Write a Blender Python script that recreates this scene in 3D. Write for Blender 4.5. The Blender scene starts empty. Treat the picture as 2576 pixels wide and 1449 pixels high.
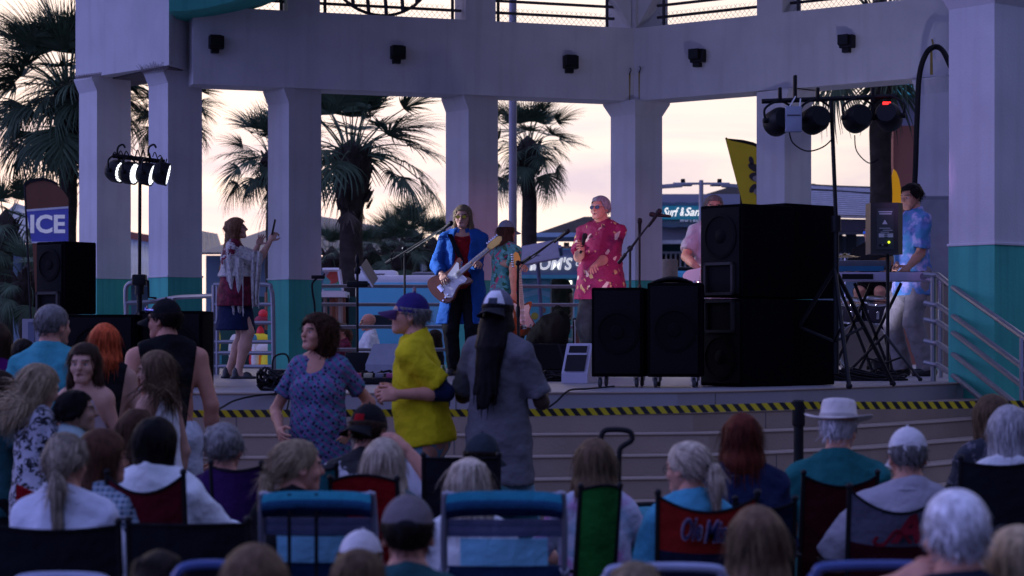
import bpy, bmesh, math, random
import numpy as np
from mathutils import Vector, Matrix, Euler

random.seed(7); np.random.seed(7)
SC = bpy.context.scene
COL = SC.collection
R = math.radians
F, ZC, HX, HY = 5250.0, 1.495, 1288.0, 855.0
STAGE = 1.12

# ---------------------------------------------------------------- camera
cam = bpy.data.cameras.new('camera'); camo = bpy.data.objects.new('camera', cam); COL.objects.link(camo)
camo.location = (0, 0, ZC); camo.rotation_euler = (R(90), 0, 0)
cam.sensor_width = 36.0; cam.lens = 36.0 * F / 2576.0; cam.shift_y = 130.5 / 2576.0
cam.clip_start = 0.1; cam.clip_end = 3000
cam.dof.use_dof = True; cam.dof.focus_distance = 21.0; cam.dof.aperture_fstop = 3.4
SC.camera = camo

# ---------------------------------------------------------------- dusk sky
wd = bpy.data.worlds.new('World'); SC.world = wd; wd.use_nodes = True
nt = wd.node_tree; nt.nodes.clear()
def _n(t, **kw):
    n = nt.nodes.new(t)
    for k, v in kw.items(): setattr(n, k, v)
    return n
def _l(a, b): nt.links.new(a, b)
def _math(op, a, b=None, clamp=False):
    n = _n('ShaderNodeMath', operation=op, use_clamp=clamp)
    for i, v in enumerate((a, b)):
        if v is None: continue
        if isinstance(v, (int, float)): n.inputs[i].default_value = v
        else: _l(v, n.inputs[i])
    return n.outputs[0]
SUN_EL, SUN_ROT = R(1.0), R(-14)
sky = _n('ShaderNodeTexSky', sky_type='NISHITA'); sky.sun_disc = False
sky.sun_elevation = SUN_EL; sky.sun_rotation = SUN_ROT; sky.air_density = 1.0; sky.dust_density = 2.2; sky.ozone_density = 3.0
tc = _n('ShaderNodeTexCoord')
sep = _n('ShaderNodeSeparateXYZ'); _l(tc.outputs['Generated'], sep.inputs[0])
el = _math('MAXIMUM', sep.outputs[2], 0.0)
# thin cloud sheets: noise on the plane overhead, stretched by perspective
den = _math('ADD', el, 0.06)
cx = _math('DIVIDE', sep.outputs[0], den); cy = _math('DIVIDE', sep.outputs[1], den)
cmb = _n('ShaderNodeCombineXYZ'); _l(cx, cmb.inputs[0]); _l(cy, cmb.inputs[1])
no = _n('ShaderNodeTexNoise'); no.inputs['Scale'].default_value = 0.62; no.inputs['Detail'].default_value = 6; no.inputs['Roughness'].default_value = 0.55
no.inputs['Distortion'].default_value = 0.6
_l(cmb.outputs[0], no.inputs['Vector'])
cr = _n('ShaderNodeValToRGB'); cr.color_ramp.elements[0].position = 0.38; cr.color_ramp.elements[1].position = 0.60
_l(no.outputs['Fac'], cr.inputs[0])
# how far towards the sunset a direction looks (0 behind the camera .. 1 at the sunset)
sx, sy = math.sin(SUN_ROT), math.cos(SUN_ROT)
sd = _math('ADD', _math('MULTIPLY', sep.outputs[0], sx), _math('MULTIPLY', sep.outputs[1], sy))
sw = _math('POWER', _math('ADD', _math('MULTIPLY', sd, 0.5), 0.5, True), 4.5)
# the clear dusk sky away from the sunset: still bright blue over the open beach on the left, night coming up on the right
azr = _n('ShaderNodeMapRange', interpolation_type='SMOOTHSTEP'); azr.inputs[1].default_value = -1.0; azr.inputs[2].default_value = -0.05; _l(sep.outputs[0], azr.inputs[0])
cold = _n('ShaderNodeMix', data_type='RGBA'); cold.inputs[6].default_value = (0.56, 0.62, 1.85, 1); cold.inputs[7].default_value = (0.026, 0.025, 0.062, 1); _l(azr.outputs[0], cold.inputs[0])
# veil: the bright thin overcast glow of the sunset side; dusk blue elsewhere
veil = _n('ShaderNodeMix', data_type='RGBA')
veil.inputs[7].default_value = (1.24, 1.02, 0.89, 1)
_l(sw, veil.inputs[0]); _l(cold.outputs[2], veil.inputs[6])
cloud = _n('ShaderNodeMix', data_type='RGBA')
cloud.inputs[7].default_value = (0.70, 0.62, 0.76, 1)
_l(sw, cloud.inputs[0]); _l(cold.outputs[2], cloud.inputs[6])
mixc = _n('ShaderNodeMix', data_type='RGBA'); _l(veil.outputs[2], mixc.inputs[6]); _l(cloud.outputs[2], mixc.inputs[7])
# lavender cloud bank low down, clear and pale above it
bank = _n('ShaderNodeValToRGB')
e = bank.color_ramp.elements; e[0].position = 0.0; e[0].color = (0.25,)*3 + (1,); e[1].position = 0.16; e[1].color = (0.06,)*3 + (1,)
e2 = bank.color_ramp.elements.new(0.035); e2.color = (0.35,)*3 + (1,)
e3 = bank.color_ramp.elements.new(0.075); e3.color = (0.95,)*3 + (1,)
e4 = bank.color_ramp.elements.new(0.115); e4.color = (0.35,)*3 + (1,)
_l(el, bank.inputs[0])
_l(_math('MULTIPLY', cr.outputs[0], bank.outputs[0], True), mixc.inputs[0])
# zenith falls off to blue
zen = _n('ShaderNodeMix', data_type='RGBA'); zen.inputs[7].default_value = (0.275, 0.325, 0.80, 1)
_l(mixc.outputs[2], zen.inputs[6])
zr = _n('ShaderNodeMapRange', interpolation_type='SMOOTHSTEP'); zr.inputs[1].default_value = 0.22; zr.inputs[2].default_value = 0.80; _l(el, zr.inputs[0])
_l(zr.outputs[0], zen.inputs[0])
bg1 = _n('ShaderNodeBackground'); bg1.inputs[1].default_value = 1.0; _l(zen.outputs[2], bg1.inputs[0])
bg2 = _n('ShaderNodeBackground'); bg2.inputs[1].default_value = 0.05; _l(sky.outputs[0], bg2.inputs[0])
ad = _n('ShaderNodeAddShader'); _l(bg1.outputs[0], ad.inputs[0]); _l(bg2.outputs[0], ad.inputs[1])
wo = _n('ShaderNodeOutputWorld'); _l(ad.outputs[0], wo.inputs[0])

# the sun is just going down behind the stage, through cloud: a very weak, soft sun
sl = bpy.data.lights.new('sun', 'SUN'); sl.energy = 0.12; sl.angle = R(12); sl.color = (1.0, 0.62, 0.42)
so = bpy.data.objects.new('sun', sl); COL.objects.link(so)
so.rotation_euler = Vector((-math.sin(SUN_ROT)*math.cos(R(3)), -math.cos(SUN_ROT)*math.cos(R(3)), -math.sin(R(3)))).to_track_quat('-Z', 'Y').to_euler()

vs = SC.view_settings
vs.view_transform = 'Standard'; vs.look = 'None'; vs.gamma = 1.0; vs.use_curve_mapping = False; vs.exposure = 0.12
SC.render.engine = 'CYCLES'
SC.cycles.use_denoising = True
SC.cycles.max_bounces = 5; SC.cycles.diffuse_bounces = 2; SC.cycles.glossy_bounces = 2; SC.cycles.transparent_max_bounces = 6
SC.cycles.sample_clamp_indirect = 2.0
SC.cycles.caustics_reflective = False; SC.cycles.caustics_refractive = False
SC.render.film_transparent = False

# ---------------------------------------------------------------- helpers
def W(px, py, Y):
    """a point of the place from where it shows in the photograph and how far away it stands"""
    return Vector(((px - HX) * Y / F, Y, ZC + (HY - py) * Y / F))
def S(npx, Y): return npx * Y / F

MATS = {}
def mat(name, col, rough=0.6, metal=0.0, var=0.12, scale=6.0, bump=0.0, bscale=60.0, emit=None, estr=1.0, spec=0.5, stain=None, island=0.0, coord='Object', stretch=None, bdist=0.01, drip=None):
    if name in MATS: return MATS[name]
    m = bpy.data.materials.new(name); m.use_nodes = True
    t = m.node_tree; N = t.nodes; b = N['Principled BSDF']
    b.inputs['Roughness'].default_value = rough; b.inputs['Metallic'].default_value = metal
    b.inputs['Specular IOR Level'].default_value = spec
    c = tuple(col) + (1,)
    co = N.new('ShaderNodeTexCoord'); vec = co.outputs[coord]
    if stretch:
        mp = N.new('ShaderNodeMapping'); mp.inputs['Scale'].default_value = stretch; t.links.new(vec, mp.inputs[0]); vec = mp.outputs[0]
    nz = N.new('ShaderNodeTexNoise'); nz.inputs['Scale'].default_value = scale; nz.inputs['Detail'].default_value = 4
    t.links.new(vec, nz.inputs['Vector'])
    mr = N.new('ShaderNodeMapRange'); mr.inputs[1].default_value = 0.25; mr.inputs[2].default_value = 0.75
    mr.inputs[3].default_value = 1 - var; mr.inputs[4].default_value = 1 + var
    t.links.new(nz.outputs['Fac'], mr.inputs[0])
    fac = mr.outputs[0]
    if island:
        g = N.new('ShaderNodeNewGeometry'); r2 = N.new('ShaderNodeMapRange'); r2.inputs[3].default_value = 1 - island; r2.inputs[4].default_value = 1 + island
        t.links.new(g.outputs['Random Per Island'], r2.inputs[0])
        mu = N.new('ShaderNodeMath'); mu.operation = 'MULTIPLY'; t.links.new(fac, mu.inputs[0]); t.links.new(r2.outputs[0], mu.inputs[1]); fac = mu.outputs[0]
    vm = N.new('ShaderNodeVectorMath'); vm.operation = 'SCALE'; vm.inputs[0].default_value = c[:3]; t.links.new(fac, vm.inputs['Scale'])
    outc = vm.outputs[0]
    if stain:
        n2 = N.new('ShaderNodeTexNoise'); n2.inputs['Scale'].default_value = stain[1]; n2.inputs['Detail'].default_value = 6; t.links.new(vec, n2.inputs['Vector'])
        r3 = N.new('ShaderNodeMapRange'); r3.inputs[1].default_value = 0.52; r3.inputs[2].default_value = 0.72; t.links.new(n2.outputs['Fac'], r3.inputs[0])
        r3.inputs[4].default_value = stain[2]
        mx = N.new('ShaderNodeMix'); mx.data_type = 'RGBA'; t.links.new(outc, mx.inputs[6]); mx.inputs[7].default_value = tuple(stain[0]) + (1,); t.links.new(r3.outputs[0], mx.inputs[0])
        outc = mx.outputs[2]
    if drip:      # rain streaks: noise drawn out downwards
        mp2 = N.new('ShaderNodeMapping'); mp2.inputs['Scale'].default_value = (5.0, 5.0, .35); t.links.new(co.outputs['Object'], mp2.inputs[0])
        n4 = N.new('ShaderNodeTexNoise'); n4.inputs['Scale'].default_value = 1.6; n4.inputs['Detail'].default_value = 5; t.links.new(mp2.outputs[0], n4.inputs['Vector'])
        r4 = N.new('ShaderNodeMapRange'); r4.inputs[1].default_value = .50; r4.inputs[2].default_value = .75; r4.inputs[4].default_value = drip[1]; t.links.new(n4.outputs['Fac'], r4.inputs[0])
        mx2 = N.new('ShaderNodeMix'); mx2.data_type = 'RGBA'; t.links.new(outc, mx2.inputs[6]); mx2.inputs[7].default_value = tuple(drip[0]) + (1,); t.links.new(r4.outputs[0], mx2.inputs[0]); outc = mx2.outputs[2]
    t.links.new(outc, b.inputs['Base Color'])
    if bump:
        n3 = N.new('ShaderNodeTexNoise'); n3.inputs['Scale'].default_value = bscale; n3.inputs['Detail'].default_value = 3; t.links.new(vec, n3.inputs['Vector'])
        bp = N.new('ShaderNodeBump'); bp.inputs['Strength'].default_value = bump; bp.inputs['Distance'].default_value = bdist
        t.links.new(n3.outputs['Fac'], bp.inputs['Height']); t.links.new(bp.outputs[0], b.inputs['Normal'])
    if emit:
        b.inputs['Emission Color'].default_value = tuple(emit) + (1,); b.inputs['Emission Strength'].default_value = estr
    MATS[name] = m
    return m

def pattern(name, kind, cols, scale=10.0, rough=0.75, thr=(0.3, 0.34), stretch=(1, 1, 1)):
    """printed cloth: base colour cols[0], printed motifs in the other colours"""
    if name in MATS: return MATS[name]
    m = bpy.data.materials.new(name); m.use_nodes = True
    t = m.node_tree; N = t.nodes; b = N['Principled BSDF']; b.inputs['Roughness'].default_value = rough; b.inputs['Specular IOR Level'].default_value = 0.25
    co = N.new('ShaderNodeTexCoord'); mp = N.new('ShaderNodeMapping'); mp.inputs['Scale'].default_value = stretch
    t.links.new(co.outputs['Object'], mp.inputs[0]); vec = mp.outputs[0]
    def mixc(a, bcol, fac):
        mx = N.new('ShaderNodeMix'); mx.data_type = 'RGBA'
        for i, v in ((6, a), (7, bcol)):
            if isinstance(v, tuple): mx.inputs[i].default_value = v + (1,)
            else: t.links.new(v, mx.inputs[i])
        t.links.new(fac, mx.inputs[0]); return mx.outputs[2]
    cur = cols[0]
    if kind in ('blobs', 'leopard'):
        for i, c in enumerate(cols[1:]):
            m2 = N.new('ShaderNodeMapping'); m2.inputs['Location'].default_value = (3.1 * i, 1.7 * i, 0.9 * i); m2.inputs['Rotation'].default_value = (0.3 * i, 0.5 + 0.9 * i, 0.7 * i)
            t.links.new(vec, m2.inputs[0])
            if kind == 'blobs':
                m2.inputs['Rotation'].default_value = (0.2 * i, 0.75 - 1.3 * i, 0.3 * i); mq = N.new('ShaderNodeMapping'); mq.inputs['Scale'].default_value = (1, 1, .45); t.links.new(m2.outputs[0], mq.inputs[0]); m2 = mq
            nz = N.new('ShaderNodeTexNoise'); nz.inputs['Scale'].default_value = scale * 1.3; t.links.new(m2.outputs[0], nz.inputs['Vector'])
            vv = N.new('ShaderNodeMix'); vv.data_type = 'VECTOR'; vv.inputs[0].default_value = 0.08; t.links.new(m2.outputs[0], vv.inputs[4]); t.links.new(nz.outputs['Color'], vv.inputs[5])
            vo = N.new('ShaderNodeTexVoronoi'); vo.inputs['Scale'].default_value = scale * (1 + 0.23 * i); t.links.new(vv.outputs[1], vo.inputs['Vector'])
            mr = N.new('ShaderNodeMapRange'); mr.inputs[1].default_value = thr[1]; mr.inputs[2].default_value = thr[0]; t.links.new(vo.outputs['Distance'], mr.inputs[0])
            fac = mr.outputs[0]
            if kind == 'leopard':
                m3 = N.new('ShaderNodeMapRange'); m3.inputs[1].default_value = thr[0] * 0.30; m3.inputs[2].default_value = thr[0] * 0.5; t.links.new(vo.outputs['Distance'], m3.inputs[0])
                mu = N.new('ShaderNodeMath'); mu.operation = 'MULTIPLY'; t.links.new(fac, mu.inputs[0]); t.links.new(m3.outputs[0], mu.inputs[1]); fac = mu.outputs[0]
            else:  # only some cells carry this motif
                se = N.new('ShaderNodeSeparateXYZ'); t.links.new(vo.outputs['Color'], se.inputs[0])
                gt = N.new('ShaderNodeMath'); gt.operation = 'GREATER_THAN'; gt.inputs[1].default_value = 0.36; t.links.new(se.outputs[0], gt.inputs[0])
                mu = N.new('ShaderNodeMath'); mu.operation = 'MULTIPLY'; t.links.new(fac, mu.inputs[0]); t.links.new(gt.outputs[0], mu.inputs[1]); fac = mu.outputs[0]
            cur = mixc(cur, c, fac)
    elif kind == 'dye':
        for i, c in enumerate(cols[1:]):
            m2 = N.new('ShaderNodeMapping'); m2.inputs['Location'].default_value = (5.3 * i, 2.9 * i, 1.1 * i); t.links.new(vec, m2.inputs[0])
            nz = N.new('ShaderNodeTexNoise'); nz.inputs['Scale'].default_value = scale; nz.inputs['Detail'].default_value = 4; t.links.new(m2.outputs[0], nz.inputs['Vector'])
            mr = N.new('ShaderNodeMapRange'); mr.inputs[1].default_value = thr[0]; mr.inputs[2].default_value = thr[1]; t.links.new(nz.outputs['Fac'], mr.inputs[0])
            cur = mixc(cur, c, mr.outputs[0])
    elif kind in ('plaid', 'diamond', 'stripe'):
        axes = {'plaid': (('X', 0), ('Z', 0)), 'diamond': (('X', 0.78), ('X', -0.78)), 'stripe': (('Z', 0),)}[kind]
        for i, (ax, rot) in enumerate(axes):
            m2 = N.new('ShaderNodeMapping'); m2.inputs['Rotation'].default_value = (0, rot, 0); t.links.new(vec, m2.inputs[0])
            wv = N.new('ShaderNodeTexWave'); wv.bands_direction = ax; wv.inputs['Scale'].default_value = scale; wv.inputs['Distortion'].default_value = 0.6 if kind == 'diamond' else 0.1
            t.links.new(m2.outputs[0], wv.inputs['Vector'])
            mr = N.new('ShaderNodeMapRange'); mr.inputs[1].default_value = thr[0]; mr.inputs[2].default_value = thr[1]; t.links.new(wv.outputs['Fac'], mr.inputs[0])
            cur = mixc(cur, cols[1 + i % (len(cols) - 1)], mr.outputs[0])
        if len(cols) > 3:
            vo = N.new('ShaderNodeTexVoronoi'); vo.inputs['Scale'].default_value = scale * 4.2; t.links.new(vec, vo.inputs['Vector'])
            mr = N.new('ShaderNodeMapRange'); mr.inputs[1].default_value = 0.36; mr.inputs[2].default_value = 0.28; t.links.new(vo.outputs['Distance'], mr.inputs[0])
            cur = mixc(cur, cols[3], mr.outputs[0])
    if isinstance(cur, tuple): b.inputs['Base Color'].default_value = cur + (1,)
    else: t.links.new(cur, b.inputs['Base Color'])
    nz = N.new('ShaderNodeTexNoise'); nz.inputs['Scale'].default_value = 8; nz.inputs['Detail'].default_value = 3; t.links.new(co.outputs['Object'], nz.inputs['Vector'])
    bp = N.new('ShaderNodeBump'); bp.inputs['Strength'].default_value = 1.0; bp.inputs['Distance'].default_value = 0.035; t.links.new(nz.outputs['Fac'], bp.inputs['Height']); t.links.new(bp.outputs[0], b.inputs['Normal'])
    MATS[name] = m
    return m

def cloth(name, col, rough=0.85): return mat(name, col, rough, var=0.16, scale=7, bump=1.0, bscale=8, spec=0.12, bdist=.035)

class MB:
    """collects shapes into one mesh"""
    def __init__(s): s.v = []; s.f = []; s.mi = []; s.m = 0
    def add(s, vs, fs):
        o = len(s.v); s.v += [tuple(p) for p in vs]; s.f += [tuple(i + o for i in f) for f in fs]; s.mi += [s.m] * len(fs); return s
    def box(s, c, size, rot=None, taper=1.0, ch=0.0):
        hx, hy, hz = [k / 2 for k in size]; M = rot if rot is not None else Matrix.Identity(3)
        if isinstance(M, (int, float)): M = Matrix.Rotation(M, 3, 'Z')
        c = Vector(c)
        if ch > 0:
            ch = min(ch, hx * .9, hy * .9, hz * .9)
            bm = bmesh.new(); bmesh.ops.create_cube(bm, size=1.0)
            for v in bm.verts: v.co = Vector((v.co.x * size[0], v.co.y * size[1], v.co.z * size[2]))
            bmesh.ops.bevel(bm, geom=bm.edges[:], offset=ch, segments=2, affect='EDGES', profile=0.6)
            bm.verts.index_update()
            vs = [c + M @ (v.co * 1.0) for v in bm.verts]; fs = [[v.index for v in f.verts] for f in bm.faces]; bm.free()
            return s.add(vs, fs)
        vs = []
        for z, k in ((-hz, 1), (hz, taper)):
            for x, y in ((-hx, -hy), (hx, -hy), (hx, hy), (-hx, hy)): vs.append(c + M @ Vector((x * k, y * k, z)))
        return s.add(vs, [(3, 2, 1, 0), (4, 5, 6, 7), (0, 1, 5, 4), (1, 2, 6, 5), (2, 3, 7, 6), (3, 0, 4, 7)])
    def prism(s, poly, z0, z1):
        n = len(poly); a = sum(poly[i][0] * poly[(i + 1) % n][1] - poly[(i + 1) % n][0] * poly[i][1] for i in range(n))
        if a < 0: poly = poly[::-1]
        vs = [(p[0], p[1], z0) for p in poly] + [(p[0], p[1], z1) for p in poly]
        return s.add(vs, [tuple(range(n))[::-1], tuple(range(n, 2 * n))] + [(i, (i + 1) % n, n + (i + 1) % n, n + i) for i in range(n)])
    def slab(s, poly3, d):
        """flat polygon (3-D points) pushed along d"""
        n = len(poly3); d = Vector(d); P = [Vector(p) for p in poly3]
        nrm = Vector((0, 0, 0))
        for i in range(n): nrm += P[i].cross(P[(i + 1) % n])
        if nrm.dot(d) < 0: P = P[::-1]
        vs = P + [p + d for p in P]
        return s.add(vs, [tuple(range(n))[::-1], tuple(range(n, 2 * n))] + [(i, (i + 1) % n, n + (i + 1) % n, n + i) for i in range(n)])
    def tube(s, pts, r, n=8, cap=True):
        P = [Vector(p) for p in pts]; m = len(P); rs = r if isinstance(r, (list, tuple)) else [r] * m
        T = [(P[min(i + 1, m - 1)] - P[max(i - 1, 0)]).normalized() for i in range(m)]
        up = Vector((0, 0, 1)) if abs(T[0].z) < 0.9 else Vector((1, 0, 0))
        u = T[0].cross(up).normalized(); vs = []
        for i in range(m):
            u = (u - T[i] * u.dot(T[i])).normalized(); w = T[i].cross(u)
            for k in range(n):
                a = 2 * math.pi * k / n; vs.append(P[i] + (u * math.cos(a) + w * math.sin(a)) * rs[i])
        fs = [(i * n + k, i * n + (k + 1) % n, (i + 1) * n + (k + 1) % n, (i + 1) * n + k) for i in range(m - 1) for k in range(n)]
        if cap: fs += [tuple(range(n))[::-1], tuple(range((m - 1) * n, m * n))]
        return s.add(vs, fs)
    def lathe(s, prof, o=(0, 0, 0), M=None, n=16, sx=1.0, sy=1.0):
        """prof: (radius, height) pairs turned round local z"""
        M = M if M is not None else Matrix.Identity(3); o = Vector(o); vs = []
        for r, z in prof:
            for k in range(n):
                a = 2 * math.pi * k / n; vs.append(o + M @ Vector((r * sx * math.cos(a), r * sy * math.sin(a), z)))
        m = len(prof)
        fs = [(i * n + k, i * n + (k + 1) % n, (i + 1) * n + (k + 1) % n, (i + 1) * n + k) for i in range(m - 1) for k in range(n)]
        if prof[0][0] > 1e-4: fs.append(tuple(range(n))[::-1])
        if prof[-1][0] > 1e-4: fs.append(tuple(range((m - 1) * n, m * n)))
        return s.add(vs, fs)
    def ball(s, c, r, n=10):
        rx, ry, rz = r if isinstance(r, (tuple, list)) else (r, r, r)
        prof = [(math.sin(math.pi * i / n), -math.cos(math.pi * i / n)) for i in range(n + 1)]
        prof[0] = (0.001, -1); prof[-1] = (0.001, 1)
        return s.lathe(prof, c, Matrix.Diagonal((rx, ry, rz)), 2 * n)
    def grid(s, fn, nu, nv, thick=0.0):
        """surface fn(u,v) with u,v in 0..1; thick > 0 makes it a closed sheet"""
        P = [[Vector(fn(i / nu, j / nv)) for j in range(nv + 1)] for i in range(nu + 1)]
        idx = lambda i, j: i * (nv + 1) + j
        vs = [p for row in P for p in row]; fs = [(idx(i, j), idx(i + 1, j), idx(i + 1, j + 1), idx(i, j + 1)) for i in range(nu) for j in range(nv)]
        if thick:
            nrm = []
            for i in range(nu + 1):
                for j in range(nv + 1):
                    du = P[min(i + 1, nu)][j] - P[max(i - 1, 0)][j]; dv = P[i][min(j + 1, nv)] - P[i][max(j - 1, 0)]
                    nrm.append(du.cross(dv).normalized() if du.cross(dv).length > 1e-12 else Vector((0, 0, 1)))
            k = len(vs); vs += [vs[i] - nrm[i] * thick for i in range(k)]
            fs += [tuple(q + k for q in f[::-1]) for f in fs]
            for i in range(nu):
                fs.append((idx(i + 1, 0), idx(i, 0), idx(i, 0) + k, idx(i + 1, 0) + k)); fs.append((idx(i, nv), idx(i + 1, nv), idx(i + 1, nv) + k, idx(i, nv) + k))
            for j in range(nv):
                fs.append((idx(0, j), idx(0, j + 1), idx(0, j + 1) + k, idx(0, j) + k)); fs.append((idx(nu, j + 1), idx(nu, j), idx(nu, j) + k, idx(nu, j + 1) + k))
        return s.add(vs, fs)
    def mesh(s, name, mats, smooth=40):
        me = bpy.data.meshes.new(name); me.from_pydata(s.v, [], s.f)
        for m in (mats if isinstance(mats, (list, tuple)) else [mats]): me.materials.append(m)
        if any(s.mi): me.polygons.foreach_set('material_index', s.mi)
        if smooth:
            me.polygons.foreach_set('use_smooth', [True] * len(me.polygons)); me.set_sharp_from_angle(angle=R(smooth))
        me.update(); return me
    def build(s, name, mats, parent=None, smooth=40):
        return link(name, s.mesh(name, mats, smooth), parent)

def link(name, me, parent=None, loc=None):
    o = bpy.data.objects.new(name, me); COL.objects.link(o)
    if parent is not None: o.parent = parent
    if loc is not None: o.location = loc
    return o
def tag(o, label=None, cat=None, group=None, kind=None):
    if label: o['label'] = label
    if cat: o['category'] = cat
    if group: o['group'] = group
    if kind: o['kind'] = kind
    return o
def thing(name, label, cat, loc=(0, 0, 0), rz=0.0, group=None):
    o = bpy.data.objects.new(name, None); COL.objects.link(o); o.location = loc; o.rotation_euler = (0, 0, rz)
    o.empty_display_size = 0.1
    return tag(o, label, cat, group)
def struct(o): o['kind'] = 'structure'; return o
def kids(o): return [c for c in COL.objects if c.parent == o]
def dup(o, loc=None, rz=None, label=None):
    c = o.copy(); COL.objects.link(c)
    for ch in kids(o):
        d = ch.copy(); COL.objects.link(d); d.parent = c
        for g in kids(ch):
            q = g.copy(); COL.objects.link(q); q.parent = d
    if loc is not None: c.location = loc
    if rz is not None: c.rotation_euler = (0, 0, rz)
    if label: c['label'] = label
    return c
def text_mesh(body, size, depth=0.01, shear=0.0, bold=0.0, space=1.0, align='CENTER'):
    cu = bpy.data.curves.new('lettering', 'FONT'); cu.body = body; cu.size = size; cu.extrude = depth / 2; cu.shear = shear; cu.offset = bold
    cu.space_character = space; cu.align_x = align; cu.align_y = 'CENTER'; cu.resolution_u = 3
    ob = bpy.data.objects.new('lettering', cu); COL.objects.link(ob)
    dg = bpy.context.evaluated_depsgraph_get(); me = bpy.data.meshes.new_from_object(ob.evaluated_get(dg))
    bpy.data.objects.remove(ob); return me
def lettering(body, size, m, parent, loc, rot=(R(90), 0, 0), name='lettering', **kw):
    me = text_mesh(body, size, **kw); me.materials.clear(); me.materials.append(m)
    o = link(name, me, parent, loc); o.rotation_euler = rot; return o
def smoothpath(pts, n=6):
    """Catmull-Rom through the points"""
    P = [Vector(p) for p in pts]; out = []
    for i in range(len(P) - 1):
        a, b, c, d = P[max(i - 1, 0)], P[i], P[i + 1], P[min(i + 2, len(P) - 1)]
        for k in range(n):
            t = k / n; out.append(0.5 * ((2 * b) + (c - a) * t + (2 * a - 5 * b + 4 * c - d) * t * t + (3 * b - a - 3 * c + d) * t ** 3))
    out.append(P[-1]); return out

def fit_text(body, m, parent, x0, x1, z0, z1, y, shear=0.0, bold=0.0, depth=.03):
    """letters stretched to the width and height they have on the sign"""
    me = text_mesh(body, 1.0, depth, shear, bold); co = np.array([v.co[:] for v in me.vertices]); lo, hi = co.min(0), co.max(0)
    co[:, 0] = x0 + (co[:, 0] - lo[0]) / (hi[0] - lo[0]) * (x1 - x0); co[:, 1] = z0 + (co[:, 1] - lo[1]) / (hi[1] - lo[1]) * (z1 - z0)
    me.vertices.foreach_set('co', np.stack([co[:, 0], y + co[:, 2] * -1.0, co[:, 1]], 1).ravel().astype(np.float32)); me.flip_normals()
    me.materials.clear(); me.materials.append(m); me.update(); return link('lettering', me, parent)
# ---------------------------------------------------------------- materials of the place
plaster = mat('plaster', (0.66, 0.64, 0.65), 0.85, var=0.09, drip=((0.42, 0.39, 0.38), .24), scale=1.6, bump=0.25, bscale=40, spec=0.2, stain=((0.42, 0.39, 0.40), 1.3, 0.22))
tealp = mat('teal_paint', (0.075, 0.47, 0.35), 0.7, drip=((0.03, 0.22, 0.21), .5), var=0.12, scale=2.0, bump=0.2, bscale=40, spec=0.25)
concrete = mat('concrete', (0.35, 0.265, 0.205), 0.8, var=0.14, scale=1.5, bump=0.3, bscale=50, stain=((0.24, 0.22, 0.22), 1.1, 0.4))
stagem = mat('stage_floor', (0.30, 0.285, 0.30), 0.45, var=0.12, scale=1.2, bump=0.15, bscale=30, stain=((0.22, 0.20, 0.22), 0.9, 0.5))
asphalt = mat('asphalt', (0.10, 0.10, 0.105), 0.9, var=0.2, scale=0.6, bump=0.4, bscale=90)
galv = mat('painted_rail', (0.27, 0.27, 0.29), 0.38, 0.55, var=0.1, scale=5)
blackm = mat('black_metal', (0.008, 0.008, 0.010), 0.5, 0.0, var=0.2, scale=20, spec=.22)
blackp = mat('black_plastic', (0.009, 0.009, 0.011), 0.55, spec=.2, var=0.25, scale=15, bump=0.2, bscale=120)
grille = mat('speaker_grille', (0.0045, 0.0045, 0.006), 0.7, 0.0, var=0.3, scale=60, bump=0.6, bscale=220, spec=.12)
carpet = mat('cabinet_carpet', (0.003, 0.003, 0.004), 0.95, var=0.3, scale=40, bump=0.5, bscale=260, spec=0.05)
chrome = mat('chrome', (0.75, 0.75, 0.78), 0.15, 1.0, var=0.05)
white = mat('white_paint', (0.75, 0.75, 0.76), 0.5, var=0.05)
rust = mat('rust_stain', (0.30, 0.22, 0.05), 0.9, var=0.3, scale=20)
darkrail = mat('dark_railing', (0.05, 0.045, 0.055), 0.5, 0.3)

# ---------------------------------------------------------------- ground
g = MB(); g.prism([(-900, -60), (900, -60), (900, 1500), (-900, 1500)], -0.3, 0.0)
struct(g.build('ground', asphalt, smooth=0))

# ---------------------------------------------------------------- stage and steps
FRONT = [(-9.5, 14.75), (-2.2, 14.85), (-0.4, 14.9), (1.2, 15.15), (2.1, 15.9), (3.05, 17.1), (3.9, 18.3), (7.5, 23.0)]
def offset_front(d):
    P = [Vector(p) for p in FRONT]; out = []
    for i, p in enumerate(P):
        t = (P[min(i + 1, len(P) - 1)] - P[max(i - 1, 0)]).normalized(); out.append(p + Vector((t.y, -t.x)) * d)
    return out
for k in range(8):
    m = MB(); fr = offset_front(0.25 * k)
    e = 0.01 * k
    poly = [(p.x, p.y) for p in fr] + [(7.5 + e, 31.5 + e), (-9.5 - e, 31.5 + e)]
    top = STAGE - 0.14 * k
    if k == 0:
        m.prism(poly, top - 0.139, top)
        o = m.build('stage_floor', stagem, smooth=0)
        # rounded nosing along the lip
    else:
        m.prism(poly, top - 0.139, top); o = m.build('stage_step', concrete, smooth=0)
    nb = MB(); nb.tube([(p.x, p.y, top - 0.0075) for p in fr], 0.0095, 6); nz = nb.build('nosing', concrete, o)
    if k < 6:
        jb = MB()
        for x_ in np.arange(-8 + .37 * (k % 2), 3.0, 1.9):
            for i in range(len(fr) - 1):
                if fr[i].x <= x_ < fr[i + 1].x:
                    p = fr[i].lerp(fr[i + 1], (x_ - fr[i].x) / (fr[i + 1].x - fr[i].x)); jb.box((p.x, p.y - .0006, top - .078), (.009, .004, .115))
        j_ = jb.build('riser_joints', mat('joint', (.16, .14, .14), .9), o, 0); j_['kind'] = 'stuff'
    struct(o)
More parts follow.
